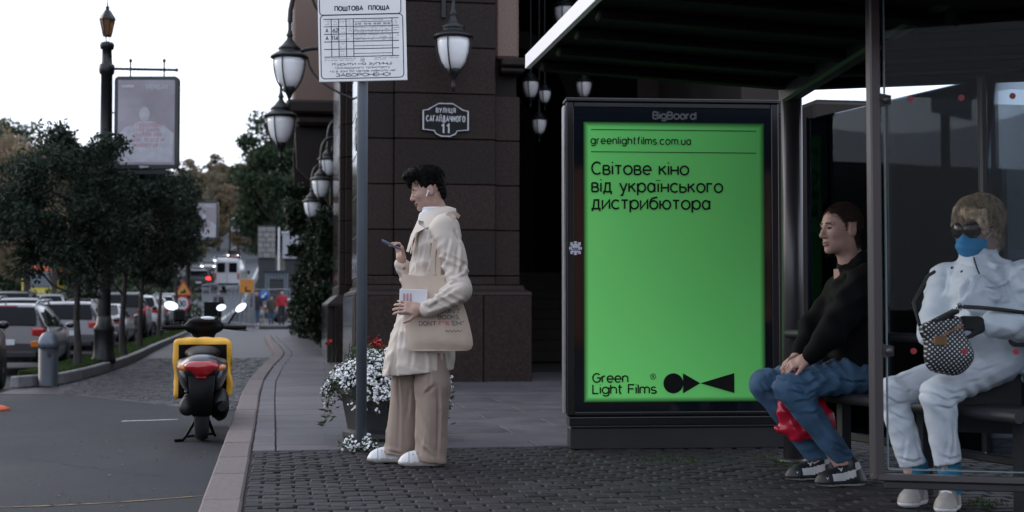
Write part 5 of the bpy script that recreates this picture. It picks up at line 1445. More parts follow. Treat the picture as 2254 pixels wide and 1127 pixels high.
l2 = copy_tree([o for o in bpy.data.objects if o.name == 'lamp_post'][0]); p2_ = DY(414, 600, 55); l2.location = (p2_.x, 55, .45); l2['label'] = 'second black lamp post with poster frame, partly hidden by the farther lawn trees'
bp_ = G(106, 852, ROAD_Z)
bo = thing('bollard', 'grey metal bollard with pale domed top at the corner of the lawn strip', 'bollard', tuple(bp_), local=True)
mb = MB(); mb.lathe([(.135, 0), (.135, .03), (.122, .04), (.122, .5)], n=24); mb.build('shaft', m_bol, bo)
mb = MB(); mb.lathe([(.125, .5), (.132, .505), (.132, .56), (.128, .58), (.115, .63), (.085, .675), (.045, .7), (.005, .708)], n=24); mb.build('dome', m_zinc, bo)
mb = MB(); mb.box((.03, -.12, .44), (.05, .012, .07)); mb.build('slot', m_black, bo)
m_or = M('orange plastic', (.5, .08, .02), .5, var=.12)
dp = G(-2, 903, ROAD_Z); de = thing('traffic_delineator', 'orange and white flexible traffic delineator on the asphalt', 'delineator', tuple(dp), local=True)
mb = MB(); mb.lathe([(.1, 0), (.1, .02), (.06, .04), (.03, .05)], n=18); mb.build('base', m_or, de)
mb = MB(); mb.lathe([(.03, .05), (.03, .8), (.02, .82)], c=(-.035, 0, 0), n=12); pst = mb.build('post', m_or, de)
for z in (.35, .6): mb = MB(); mb.lathe([(.031, z), (.031, z + .1)], c=(-.035, 0, 0), n=12); mb.build('band', m_white, pst)

# signs of the road works
m_sy = M('sign yellow', (.55, .3, .04), .5, var=.08); m_sr = M('sign red', (.45, .02, .03), .5, var=.05); m_sw = M('sign white', (.6, .6, .62), .5, var=.05); m_sb = M('sign blue', (.02, .09, .32), .5, var=.08); m_so = M('sign orange', (.6, .24, .04), .5, var=.1)
m_post = M('sign post', (.2, .21, .23), .5, metal=.4, var=.1)
U = Vector((math.cos(-YAW), math.sin(-YAW), 0)); Vz = Vector((0, 0, 1)); NN = -Vector((-U.y, U.x, 0)); NN = NN if NN.y < 0 else -NN
def disc(mb, c, r_, n=24): mb.add([c + U * (r_ * math.cos(2 * math.pi * i / n)) + Vz * (r_ * math.sin(2 * math.pi * i / n)) for i in range(n)], [tuple(range(n))])
Y = 53; c1_ = DY(401, 668, Y); c2_ = DY(404, 636, Y)
t = thing('road_works_sign', 'yellow triangular road works sign above a round red rimmed speed limit sign', 'road sign', (c1_.x, Y, 0))
mb = MB(); mb.tube([(c1_.x, Y + .05, 0), (c1_.x, Y + .05, c2_.z + .2)], .03, 8); mb.build('post', m_post, t)
mb = MB(); disc(mb, c1_, .3); dd = mb.build('speed_plate', m_sr, t); mb = MB(); disc(mb, c1_ + NN * .004, .235); mb.build('plate_face', m_sw, dd); mb = MB(); text_strokes(mb, '30', c1_ + NN * .008 - Vz * .1, U, Vz, .2, .18, 'c', .2, .9); mb.build('lettering', m_ink, dd)
tri = lambda s_: [c2_ + U * (s_ * math.cos(a)) + Vz * (s_ * math.sin(a)) for a in (R(90), R(210), R(330))]
mb = MB(); mb.add([p + Vz * -.05 for p in tri(.42)], [(0, 1, 2)]); tt = mb.build('triangle_plate', m_sr, t); mb = MB(); mb.add([p + NN * .004 + Vz * -.05 for p in tri(.31)], [(0, 1, 2)]); mb.build('plate_face', m_sy, tt)
mb = MB(); o = c2_ + NN * .008 - Vz * .16; mb.add([o + U * a + Vz * b for a, b in ((-.13, 0), (.02, 0), (-.02, .06), (-.09, .09))], [(0, 1, 2, 3)]); mb.add([o + U * a + Vz * b for a, b in ((.0, .02), (.1, .0), (.06, .16), (.0, .14))], [(0, 1, 2, 3)]); mb.build('symbol', m_ink, tt)
Y = 55; c = DY(543, 630, Y)
t = thing('detour_sign', 'square orange detour sign on posts among the site fences', 'road sign', (c.x, Y, 0))
mb = MB(); mb.box(c, (.55, .02, .55), rz=-YAW, ch=.01); bd_ = mb.build('board', m_so, t)
mb = MB(); o = c + NN * .013; mb.add([o + U * a + Vz * b for a, b in ((-.06, -.22), (.16, -.22), (.16, -.16), (.0, -.16), (.0, -.02), (-.06, -.02))], [(0, 1, 2, 3, 4, 5)]); mb.build('symbol', m_ink, bd_)
for d in (-.25, .25): mb = MB(); p = c + U * d - NN * .03; mb.tube([(p.x, p.y, 0), p + Vz * .2], .025, 6); mb.build('post', m_post, t)
Y = 63; c = DY(581, 650, Y)
t = thing('arrow_sign', 'round blue keep left sign with white arrow before the walkers', 'road sign', (c.x, Y, 0))
mb = MB(); mb.lathe([(.235, 0), (.235, .012)], c, 24, axis=NN); pl_ = mb.build('plate', m_sb, t)
mb = MB(); o = c + NN * .016; d1 = (U * -.7 - Vz * .7); d2 = (U * -.7 + Vz * .7); mb.add([o + d1 * a + d2 * b for a, b in ((-.15, -.03), (.06, -.03), (.06, .03), (-.15, .03))], [(0, 1, 2, 3)]); mb.add([o + d1 * a + d2 * b for a, b in ((.04, -.1), (.17, 0), (.04, .1))], [(0, 1, 2)]); mb.build('arrow', m_sw, pl_)
mb = MB(); mb.tube([(c.x, c.y + .04, 0), (c.x, c.y + .04, c.z)], .025, 6); mb.build('post', m_post, t)
Y = 118; c = DY(519, 494, Y); z0 = ramp_z(Y)
t = thing('banner_sign', 'small framed poster sign on a dark post beside the rising road', 'sign', (c.x, Y, z0))
mb = MB(); mb.box(c, (.75, .08, 1.15), rz=-YAW, ch=.03); q = mb.build('frame', m_sw, t); mb = MB(); mb.box(c + NN * .05, (.56, .01, .95), rz=-YAW); mb.build('poster', m_add, q)
mb = MB(); mb.tube([c + U * -.48 + Vz * (z0 - c.z - .3), c + U * -.48 + Vz * .75], .06, 8); mb.build('post', m_iron, t)
# site fences
m_wire = M('galvanised wire', (.22, .24, .27), .45, metal=.6, var=.1)
def fence(px0, px1, Y0, Y1, lab, hh=1.9):
    a = DY(px0, 680, Y0); b = DY(px1, 680, Y1); a.z = b.z = max(0, 0); n = max(1, round((b - a).length / 2.2))
    t = thing('site_fence', lab, 'fence', tuple((a + b) / 2), 'wire fences of the road works')
    for k in range(n):
        p, q = a + (b - a) * (k / n), a + (b - a) * ((k + .97) / n); mb = MB()
        for e0, e1 in ((p, p + Vz * hh), (q, q + Vz * hh), (p + Vz * hh, q + Vz * hh), (p + Vz * .15, q + Vz * .15)): mb.tube([e0, e1], .022, 5)
        for j in range(1, 9): w = p + (q - p) * (j / 9); mb.tube([w + Vz * .15, w + Vz * hh], .005, 3)
        for zz in (.6, 1.1, 1.6): mb.tube([p + Vz * zz, q + Vz * zz], .006, 3)
        mb.build('fence_panel', m_wire, t)
        mb = MB(); mb.box(p + Vz * .06, (.6, .2, .12), ch=.02); mb.build('foot_block', m_kerb2, t)
fence(445, 480, 64, 60, 'wire site fence panel beside the road works signs'); fence(500, 560, 72, 58, 'wire site fence standing in front of the white van'); fence(560, 640, 80, 78, 'wire site fence behind the three walkers')

# ---------------- stone pylon, wall, kiosk further on
m_lime = M('pale limestone', (.2, .19, .19), .85, var=.2, scale=5, bump=.3, bscale=20, rnd=.12); m_dark = M('dark cladding', (.02, .022, .026), .6, var=.15); m_plas = M('grey white plaster', (.32, .33, .36), .8, var=.1, scale=1)
Y = 96; a = DY(568, 500, Y); b = DY(606, 552, Y); s_ = (b.x - a.x)
t = thing('stone_pylon', 'square pylon of pale stone blocks over a dark base beside a white pole', 'pylon', ((a.x + b.x) / 2, Y, 0))
mb = MB(); mb.box(((a.x + b.x) / 2, Y + .7, (a.z) / 2 + .2), (s_ - .05, 1.3, a.z - .2)); mb.build('core', m_dark, t)
zlo = DY(580, 568, Y).z
n = 6
for r_ in range(n):
    z0_, z1_ = zlo + (a.z - zlo) * r_ / n, zlo + (a.z - zlo) * (r_ + 1) / n
    cuts = [0, .38 + .1 * (r_ % 2), 1.0] if r_ % 2 else [0, .3, .72, 1.0]
    for f0, f1 in zip(cuts[:-1], cuts[1:]):
        mb = MB(); mb.box((a.x + s_ * (f0 + f1) / 2, Y - .02, (z0_ + z1_) / 2), (s_ * (f1 - f0) - .02, .25, z1_ - z0_ - .02), ch=.03); mb.build('stone_block', m_lime, t)
mb = MB(); mb.box(((a.x + b.x) / 2, Y + .7, a.z + .06), (s_ + .1, 1.6, .12)); mb.build('cap', m_dark, t)
c = DY(614, 500, 95); t = thing('white_pole', 'thin white pole standing beside the pale stone pylon', 'pole', (c.x, 95, 0)); mb = MB(); mb.box((c.x, 95, c.z / 2), (.12, .12, c.z)); mb.build('shaft', m_sw, t); mb = MB(); mb.box((c.x, 95, .1), (.4, .4, .2)); mb.build('base', m_kerb2, t)
Y = 104; a = DY(622, 513, Y); b = DY(760, 570, Y)
t = thing('plaster_wall_building', 'grey white plastered low building with a glazed top behind the conifers', 'building', ((a.x + b.x) / 2, Y, 0))
mb = MB(); mb.box(((a.x + b.x) / 2, Y + 2, (a.z + b.z) / 2), (b.x - a.x, 4, a.z - b.z), ch=.02); mb.build('upper_wall', m_plas, t)
mb = MB(); mb.box(((a.x + b.x) / 2 + .2, Y + 2.3, b.z / 2), (b.x - a.x, 4, b.z)); mb.build('lower_wall', m_dark, t)
mb = MB(); mb.box(((a.x + b.x) / 2, Y + 2, a.z + .06), (b.x - a.x + .2, 4.2, .1)); mb.build('coping', m_sw, t)
for k in range(3):
    mb = MB(); mb.box((a.x + .9 + k * 1.25, Y + 1.5, a.z + .8), (1.1, .06, 1.3)); w = mb.build('window', m_glass_w := M('pale glass', (.12, .14, .17), .1, var=.3, scale=2), t)
    mb = MB(); mb.box((a.x + .9 + k * 1.25 - .6, Y + 1.45, a.z + .8), (.06, .06, 1.5)); mb.build('frame', m_post, w)
Y = 84; a = DY(583, 598, Y); b = DY(634, 690, Y)
t = thing('site_cabin', 'small corrugated metal site cabin with an open dark doorway', 'cabin', ((a.x + b.x) / 2, Y, 0)); w_ = b.x - a.x
mb = MB(); n = 15
pf = [(a.x + w_ * i / n, Y + (.04 if i % 2 else 0)) for i in range(n + 1)]
mb.grid([[(x, y, a.z - .45) for x, y in pf], [(x, y, a.z) for x, y in pf]], smooth=False); mb.grid([[(x, y, .2) for x, y in pf[:4]], [(x, y, a.z - .45) for x, y in pf[:4]]], smooth=False); mb.grid([[(x, y, .2) for x, y in pf[-4:]], [(x, y, a.z - .45) for x, y in pf[-4:]]], smooth=False)
mb.build('front_wall', m_zinc, t); mb = MB(); mb.box(((a.x + b.x) / 2, Y + 1.3, a.z / 2), (w_ - .04, 2.4, a.z - .04)); mb.build('body', m_dark, t); mb = MB(); mb.box(((a.x + b.x) / 2, Y + 1.2, a.z + .04), (w_ + .15, 2.8, .08)); mb.build('roof', m_dark, t)
Y = 88; a = DY(668, 640, Y); t = thing('barrier_gate', 'orange and white barrier rails beside the site cabin', 'barrier', (a.x, Y, 0))
for k in range(3): mb = MB(); mb.box((a.x - .6 + k * .6, Y, .9), (.06, .06, 1.8)); mb.build('post', m_sw, t)
for zz in (.7, 1.2): mb = MB(); mb.box((a.x, Y - .04, zz), (1.7, .05, .12)); mb.build('rail', m_so, t)

# ================================================================== CARS
def paint(name, col, metal=.35): return M('paint ' + name, col, .28, metal=metal, var=.05, coat=.8, scale=3)
PAINT = {'silver': paint('silver', (.1, .1, .11)), 'grey': paint('grey', (.035, .037, .042)), 'white': paint('white', (.42, .43, .45), 0), 'black': M('paint black', (.008, .009, .011), .35, metal=0, var=.05, coat=.25, scale=3), 'dark': paint('dark blue', (.02, .026, .042)), 'red': paint('dark red', (.12, .015, .018), .2), 'taupe': paint('taupe', (.055, .048, .052))}
m_carglass = M('car glass', (.006, .008, .010), .06, var=0, spec=.12)
m_tyre = M('tyre rubber', (.012, .012, .013), .85, var=.2); m_rim = M('alloy rim', (.3, .31, .33), .3, metal=.8, var=.1)
m_tail = M('tail lamp red', (.32, .008, .012), .15, var=.1, coat=.6); m_tail_on = M('lit tail lamp', (.5, .02, .02), .3, var=0, emit=(1, .02, .02), estr=4)
m_head = M('head lamp', (.5, .52, .55), .1, var=.1, coat=.8); m_head_on = M('lit head lamp', (.8, .8, .8), .2, var=0, emit=(1, .96, .88), estr=9)
m_trim = M('black plastic trim', (.014, .014, .015), .6, var=.2); m_chrome = M('chrome', (.6, .62, .64), .12, metal=1.0, var=0); m_plateno = M('number plate', (.55, .57, .6), .45, var=.05); m_ind = M('indicator amber', (.5, .14, .015), .2, var=.05, coat=.5)
def car(kind, lab, loc, rz, col, group, detail=False, lights=None):
    t = thing('parked_car' if lights is None else 'driving_car', lab, 'car', loc, group, local=True, rz=rz)
    suv = kind in ('hatch', 'suv'); H_ = {'hatch': 1.5, 'suv': 1.66, 'sedan': 1.43}[kind]; W = {'hatch': .89, 'suv': .93, 'sedan': .88}[kind]; k = H_ / 1.5
    if suv: S = [(-2.16, .42, .62, .66, .86), (-2.14, .34, .70, .80, .93), (-2.08, .28, .9, 1.0, .97), (-1.98, .26, .98, 1.22, .99), (-1.86, .25, .99, 1.40, 1), (-1.7, .25, .99, 1.47, 1), (-1.2, .25, .98, 1.5, 1), (-.3, .25, .96, 1.5, 1), (.25, .25, .95, 1.44, 1), (.6, .25, .95, 1.28, 1), (1.05, .25, .94, 1.02, 1), (1.2, .25, .93, .97, .99), (1.8, .26, .84, .87, .95), (2.08, .3, .72, .74, .86), (2.16, .38, .58, .6, .76)]
    else: S = [(-2.26, .42, .66, .7, .84), (-2.22, .32, .84, .9, .93), (-2.1, .27, .93, 1.0, .97), (-1.65, .25, .95, 1.03, .99), (-1.45, .25, .95, 1.12, 1), (-1.0, .25, .94, 1.36, 1), (-.6, .25, .94, 1.42, 1), (-.1, .25, .93, 1.43, 1), (.25, .25, .93, 1.38, 1), (.62, .25, .92, 1.2, 1), (1.05, .25, .92, .98, 1), (1.2, .25, .91, .94, .99), (1.85, .26, .82, .84, .95), (2.16, .3, .7, .72, .86), (2.26, .38, .56, .58, .74)]
    rows = []
    for (x, zb, zs, zr, wf) in S:
        zs *= (k if zs > .8 else 1); zr *= k; w = W * wf; cab = zr - zs > .14; g_ = min(1, (zr - zs) / .45)
        wt_ = w * (1 - .28 * g_)
        half = [(w * .9, zb), (w * .985, zb + .14), (w, (zb + zs) / 2), (w * .97, zs), (w * .93 * (1 - g_) + (w * .96) * g_ * .985, zs + .02), (wt_ * .97 if cab else w * .8, zr - .05 * g_ - .008), (wt_ * .8 if cab else w * .5, zr - .006), (0, zr)]
        rows.append([(x, -y, z) for y, z in half] + [(x, y, z) for y, z in half[::-1][1:]])
    mb = MB(); mb.grid(rows, flip=True); mb.add(rows[0], [tuple(range(len(rows[0])))], 0, False); mb.add(rows[-1], [tuple(range(len(rows[0])))[::-1]], 0, False)
    mb.grid([[(x, -W * .8, .26), (x, W * .8, .26)] for x in (-2.1, 2.1)], smooth=False)
    mb.build('body', PAINT[col], t)
    def patch(name, pts, mat, parent=None): m_ = MB(); m_.add(pts, [tuple(range(len(pts)))]); return m_.build(name, mat, parent or t)
    def interp(x):
        for a, b in zip(S[:-1], S[1:]):
            if a[0] <= x <= b[0]: f = (x - a[0]) / (b[0] - a[0]); return [a[i] + (b[i] - a[i]) * f for i in range(5)]
    # rear glass and windscreen
    if suv: rw = [(-2.075, 1.03 * k, .68), (-1.985, 1.23 * k, .66), (-1.865, 1.40 * k, .6)]
    else: rw = [(-1.62, 1.06 * k, .64), (-1.42, 1.155 * k, .62), (-1.03, 1.36 * k, .55)]
    m_ = MB(); m_.grid([[(x - .02, -w * W / .89, z + .008), (x - .022, 0, z + .012), (x - .02, w * W / .89, z + .008)] for x, z, w in rw], flip=True); m_.build('rear_window', m_carglass, t)
    fw_ = [(1.0, 1.06 * k, .68), (.6, 1.3 * k, .62), (.3, 1.42 * k, .56)] if suv else [(1.0, 1.0 * k, .66), (.62, 1.215 * k, .6), (.3, 1.37 * k, .54)]
    m_ = MB(); m_.grid([[(x + .015, -w, z + .012), (x + .02, 0, z + .016), (x + .015, w, z + .012)] for x, z, w in fw_]); m_.build('windscreen', m_carglass, t)
    for s_ in (-1, 1):
        for (xa, xb) in (((-1.72, -.78), (-.7, .1), (.16, .62)) if suv else ((-1.05, -.5), (-.44, .15), (.2, .62))):
            pts = []
            for x in (xa, xb): q = interp(x); zs, zr = q[2] * k, q[3] * k; g_ = min(1, (zr - zs) / .45); w = W * q[4]; pts.append((x, w * .955 + .008, zs + .03, w * (1 - .28 * g_) * .99 + .006, zr - .1))
            a, b = pts; P = [(a[0], s_ * a[1], a[2]), (b[0], s_ * b[1], b[2]), (b[0], s_ * b[3], max(b[4], b[2] + .02)), (a[0] + (.1 if xa < -1 else 0), s_ * a[3], max(a[4], a[2] + .02))]
            patch('side_window', P if s_ < 0 else P[::-1], m_carglass)
        # lamps
        xr = -2.12 if suv else -2.24; za = (.88 if suv else .8) * (k if suv else 1)
        m_ = MB(); m_.box((xr + .08, s_ * W * .8, za), (.2, W * .34, .2 if suv else .16), ch=.04); m_.build('tail_lamp', m_tail_on if lights == 'rear' else m_tail, t)
        m_ = MB(); m_.box((1.98, s_ * W * .7, .68), (.3, W * .34, .13), ch=.04); m_.build('head_lamp', m_head_on if lights == 'front' else m_head, t)
        m_ = MB(); m_.ell((.72, s_ * (W + .1), 1.0 * k), (.08, .1, .07), 10, 6); m_.build('mirror', PAINT[col], t)
        for x in (-1.3, 1.32):
            m_ = MB(); m_.lathe([(.2, -.1), (.3, -.1), (.32, -.07), (.32, .07), (.3, .1), (.2, .1)], (x, s_ * (W - .1), .32), 22, axis=(0, 1, 0)); wh = m_.build('wheel', m_tyre, t)
            m_ = MB(); m_.lathe([(.205, .0), (.2, .095), (.17, .08), (.05, .1), (.03, .105)], (x, s_ * (W - .1), .32), 14, axis=(0, s_, 0)); m_.build('rim', m_rim, wh)
        if suv: m_ = MB(); m_.tube([(-1.65, s_ * W * .68, 1.47 * k), (-1.5, s_ * W * .69, 1.53 * k), (-.1, s_ * W * .69, 1.54 * k), (.15, s_ * W * .68, 1.47 * k)], .02, 6); m_.build('roof_rail', m_rim, t)
    xr = -2.17 if suv else -2.27
    m_ = MB(); m_.box((xr + .1, 0, .42), (.26, W * 1.66, .2), ch=.06); m_.build('rear_bumper', m_trim if suv else PAINT[col], t)
    m_ = MB(); m_.box((2.1, 0, .44), (.22, W * 1.5, .16), ch=.05); m_.build('front_grille', m_trim, t)
    m_ = MB(); m_.box((xr + .012, 0, .68 if suv else .62), (.03, .52, .115), ch=.004); pn_ = m_.build('number_plate', m_plateno, t)
    if detail:
        m_ = MB(); text_strokes(m_, '196 CC', (xr - .006, .19, .645), (0, -1, 0), (0, 0, 1), .07, .16, 'l', .22, .9); m_.build('plate_lettering', m_ink, pn_)
        m_ = MB(); o = Vector((xr + .03, 0, .98)); dq = [(0, .075), (-.045, 0), (0, -.075), (.045, 0)]; di = [(a * .45, b * .45) for a, b in dq]
        P = [o + Vector((0, -a, b)) for a, b in dq] + [o + Vector((0, -a, b)) for a, b in di]; m_.add(P, [(i, (i + 1) % 4, 4 + (i + 1) % 4, 4 + i) for i in range(4)]); m_.build('badge', m_chrome, t)
        m_ = MB(); m_.tube([(-1.75, 0, 1.46 * k), (-1.72, 0, 1.52 * k), (-1.66, 0, 1.53 * k)], .012, 6); m_.build('aerial', m_trim, t)
        m_ = MB(); m_.box((-1.83, 0, 1.43 * k), (.03, .5, .025)); m_.build('brake_light', m_tail, t)
        m_ = MB(); m_.box((xr + .005, -.66, .64), (.04, .16, .14), ch=.02); m_.build('sign_lamp', m_ind, t)
    return t
def recolour(t, col):
    for ch in t.children:
        if ch.name.split('.')[0] in ('body', 'mirror'):
            ch.material_slots[0].link = 'OBJECT'; ch.material_slots[0].material = PAINT[col]
HD = R(90)
A_ = 'cars parked along the lawn strip'
def spot_c(px, Y): x = DY(px, 660, Y).x; return (x, Y, ground_z(x, Y) + .005)
c_first = car('hatch', 'taupe silver hatchback with dark tailgate glass parked behind the bollard', spot_c(44, 31.8), HD + R(1), 'taupe', A_, True)
c_hatch = car('hatch', 'silver hatchback parked right ahead of the taupe one', spot_c(166, 38), HD + R(1), 'silver', A_)
c_sed = car('sedan', 'pale grey saloon third along the lawn strip', spot_c(226, 44), HD + R(1), 'silver', A_)
c_suv = car('suv', 'tall dark off-road car fourth along the lawn strip', spot_c(272, 50), HD + R(2), 'black', A_)
def clone(src, lab, loc, rz, col, group):
    o = copy_tree(src); o.location = loc; o.rotation_euler = (0, 0, rz); recolour(o, col); o['label'] = lab; o['group'] = group; return o
clone(c_hatch, 'white hatchback fifth along the lawn strip', spot_c(308, 56), HD + R(2), 'white', A_)
clone(c_sed, 'dark saloon sixth along the lawn strip', spot_c(334, 62), HD + R(2), 'grey', A_)
clone(c_hatch, 'grey hatchback seventh along the lawn strip', spot_c(354, 68), HD + R(2), 'silver', A_)
clone(c_suv, 'last dark car before the end of the lawn strip', spot_c(374, 74), HD + R(2), 'grey', A_)
B_ = 'cars standing in the lanes beyond the parked row'
clone(c_suv, 'black car standing beside the taupe hatchback with its mirror out', spot_c(-158, 23.4), HD, 'black', B_)
for (src, px, Y, col, lab) in ((c_hatch, 58, 47, 'silver', 'silver hatchback in the lane left of the taupe car'), (c_sed, 6, 42, 'white', 'white saloon in the lane abreast of the taupe car'), (c_suv, 40, 57, 'grey', 'dark tall car in the lane behind the silver hatchback roof'), (c_hatch, 112, 62, 'white', 'white hatchback in the lane under the nearest tree crown'), (c_sed, 180, 70, 'dark', 'dark blue saloon in the lane under the tree crowns'), (c_hatch, -10, 66, 'white', 'white hatchback farther left in the lane toward the bus'), (c_sed, 212, 84, 'white', 'white saloon far down the lane between tree trunks'), (c_suv, 255, 80, 'grey', 'grey tall car far down the lane between tree trunks')):
    clone(src, lab, spot_c(px, Y), HD + R(3), col, B_)
C_ = 'cars driving with lights on'
d_front = car('sedan', 'oncoming car with bright headlights under the tree crowns', spot_c(146, 76), -HD, 'grey', C_, lights='front')
o = clone(d_front, 'oncoming car with bright headlights just ahead of the bus', spot_c(98, 92), -HD, 'dark', C_)
d_rear = car('suv', 'black car braking with red tail lamps at the foot of the rising road', (DY(444, 620, 107).x, 107, ramp_z(107) + ROAD_Z), HD - R(4), 'black', C_, lights='rear')
for (px, Y, col, lab) in ((485, 155, 'white', 'white car coming down the rising road'), (458, 138, 'grey', 'grey car coming down ahead of the white one'), (512, 172, 'red', 'dark red car following the white one downhill'), (432, 122, 'black', 'black car lowest in the downhill queue')):
    clone(d_front, lab, (DY(px, 580, Y).x, Y, ramp_z(Y) + ROAD_Z + .05 * max(0, Y - 170) + .03), -HD + R(3), col, C_)
o = clone(c_sed, 'pale car half hidden behind the clipped hedge', (DY(668, 690, 76).x, 76, .04), R(8), 'silver', 'cars beside the far pavement')
# van
Y = 108; vx = DY(510, 640, Y).x; t = thing('white_van', 'white panel van seen from behind beyond the wire fence', 'van', (vx, Y, ramp_z(Y) + ROAD_Z), local=True, rz=HD - R(6))
mb = MB(); rows = []
for (x, zt_, w) in ((-2.6, 2.2, .9), (-2.55, 2.42, .96), (-2.2, 2.5, .98), (1.0, 2.5, .98), (1.5, 2.3, .97), (2.0, 1.45, .96), (2.6, 1.1, .9), (2.7, .8, .8)):
    rows.append([(x, -w, .35), (x, -w * 1.0, 1.0), (x, -w * .98, min(1.3, zt_ - .05)), (x, -w * .9, zt_ - .12), (x, -w * .75, zt_ - .01), (x, 0, zt_), (x, w * .75, zt_ - .01), (x, w * .9, zt_ - .12), (x, w * .98, min(1.3, zt_ - .05)), (x, w, 1.0), (x, w, .35)])
mb.grid(rows, flip=True); mb.add(rows[0], [tuple(range(11))]); mb.build('body', PAINT['white'], t)
for s_ in (-1, 1):
    mb = MB(); mb.box((-2.6, s_ * .44, 1.75), (.05, .62, .75), ch=.02); mb.build('rear_window', m_carglass, t); mb = MB(); mb.box((-2.6, s_ * .85, 1.1), (.06, .12, .5), ch=.02); mb.build('tail_lamp', m_tail, t)
    for x in (-1.6, 1.7): mb = MB(); mb.lathe([(.2, -.1), (.33, -.1), (.34, .1), (.2, .1)], (x, s_ * .88, .34), 18, axis=(0, 1, 0)); mb.build('wheel', m_tyre, t)
    mb = MB(); mb.box((1.35, s_ * 1.12, 1.5), (.1, .2, .3), ch=.03); mb.build('mirror', m_trim, t)
mb = MB(); mb.box((-2.63, 0, .5), (.12, 1.8, .16), ch=.04); mb.build('bumper', m_trim, t); mb = MB(); mb.box((-2.62, 0, 1.3), (.03, .02, 1.7)); mb.build('door_seam', m_trim, t)
# bus
m_by = M('bus yellow', (.5, .42, .04), .35, var=.05, coat=.4); m_bo = M('bus orange', (.55, .1, .02), .35, var=.05, coat=.4)
Y = 108; bx_ = DY(90, 640, Y).x; t = thing('city_bus', 'yellow and orange city bus coming toward the parked cars', 'bus', (bx_, Y, hill_z(bx_, Y) + 1.05), local=True, rz=-HD - R(4))
mb = MB(); mb.box((-4, 0, 1.25), (9.6, 2.5, 1.9), ch=.12); mb.build('body', m_by, t); mb = MB(); mb.box((-4, 0, 2.75), (9.65, 2.52, .5), ch=.12); mb.build('roof_band', m_bo, t); mb = MB(); mb.box((-4, 0, .45), (9.66, 2.53, .5), ch=.08); mb.build('skirt', m_bo, t)
mb = MB(); mb.box((.82, 0, 1.95), (.1, 2.2, 1.15), ch=.04); mb.build('windscreen', M('bus glass', (.06, .08, .1), .06, var=.2), t)
for s_ in (-1, 1):
    for k in range(5): mb = MB(); mb.box((-1 - k * 1.6, s_ * 1.24, 2.0), (1.4, .06, .9)); mb.build('side_window', m_carglass, t)
    mb = MB(); mb.lathe([(.13, 0), (.13, .04)], (.82, s_ * .85, .62), 12, axis=(1, 0, 0)); mb.build('head_lamp', m_head_on, t)
    for x in (-1.2, -6.6): mb = MB(); mb.lathe([(.2, -.15), (.46, -.15), (.48, .15), (.2, .15)], (x, s_ * 1.05, .28), 16, axis=(0, 1, 0)); mb.build('wheel', m_tyre, t)
    mb = MB(); mb.tube([(.75, s_ * 1.2, 2.6), (1.0, s_ * 1.4, 2.5), (1.0, s_ * 1.42, 2.1)], .05, 6); mb.build('mirror', m_trim, t)

# ================================================================== SCOOTER
m_sc = M('scooter grey plastic', (.03, .032, .038), .35, var=.1, coat=.3); m_scb = M('scooter black', (.003, .003, .0035), .5, spec=.12, var=.2, scale=30); m_yel = M('yellow bag fabric', (.58, .3, .012), .55, var=.1, scale=18, bump=.25, bscale=14); m_scm = M('engine metal', (.018, .018, .02), .5, metal=.4, var=.3); m_teal = M('bag green print', (.01, .1, .07), .6, var=.1)
m_mirror = M('mirror glass', (.9, .9, .92), .02, metal=1.0, var=0)
sp_ = G(440, 976, ROAD_Z)
SC = thing('delivery_scooter', 'black and grey scooter with a yellow delivery bag parked at the kerb', 'scooter', (sp_.x, sp_.y + .22, ROAD_Z), local=True, rz=R(2.5))
def sdfpart(name, f, lo, hi, h, mat, parent, **kw): V, F = surfnet(f, lo, hi, h); return np_mesh(name, V, F, mat, parent, **kw)
mb = MB(); mb.lathe([(.12, -.05), (.17, -.055), (.205, -.045), (.222, 0), (.205, .045), (.17, .055), (.12, .05)], (0, 0, .222), 28, axis=(1, 0, 0)); wh = mb.build('rear_wheel', m_tyre, SC)
mb = MB(); mb.lathe([(.12, -.04), (.05, -.05), (.05, .05), (.12, .04)], (0, 0, .222), 18, axis=(1, 0, 0)); mb.build('hub', m_scm, wh)
mb = MB(); mb.lathe([(.12, -.045), (.17, -.05), (.205, -.04), (.222, 0), (.205, .04), (.17, .05), (.12, .045)], (0, 1.25, .222), 28, axis=(1, 0, 0)); mb.build('front_wheel', m_tyre, SC)
# mudguard with long licence panel
mb = MB(); mb.grid([[(-w, y, z), (-w * .9, y - .012, z), (w * .9, y - .012, z), (w, y, z)] for w, y, z in ((.062, -.21, .2), (.072, -.26, .22), (.085, -.27, .36), (.1, -.25, .5), (.1, -.12, .53))]); mb.grid([[(-w, y, z), (w, y, z)] for w, y, z in ((.062, -.2, .2), (.085, -.255, .36), (.1, -.11, .53))], flip=True); mb.build('mudguard', m_scb, SC)
# tail body
f = SDF(); f.ell((0, .1, .56), (.165, .36, .1), .04).ell((0, -.14, .6), (.13, .14, .06), .05).ell((-.125, .06, .49), (.055, .3, .13), .05, rot=('Y', -18)).ell((.125, .06, .49), (.055, .3, .13), .05, rot=('Y', 18)).ell((0, -.12, .5), (.08, .12, .1), .04)
sdfpart('tail_body', f, (-.24, -.34, .32), (.24, .52, .72), .011, m_sc, SC)
f = SDF(); f.ell((0, -.235, .575), (.13, .07, .05), .02).ell((0, -.235, .54), (.07, .06, .05), .03)
sdfpart('tail_lamp', f, (-.15, -.34, .47), (.15, -.1, .65), .007, m_tail, SC)
for s_ in (-1, 1):
    mb = MB(); mb.ell((s_ * .135, -.17, .555), (.05, .05, .026), 12, 8, mtx=Matrix.Rotation(s_ * R(-24), 3, 'Y')); mb.build('indicator', m_ind, SC)
mb = MB(); mb.box((-.005, -.262, .498), (.075, .015, .024), ch=.004); mb.build('reflector', m_tail, SC)
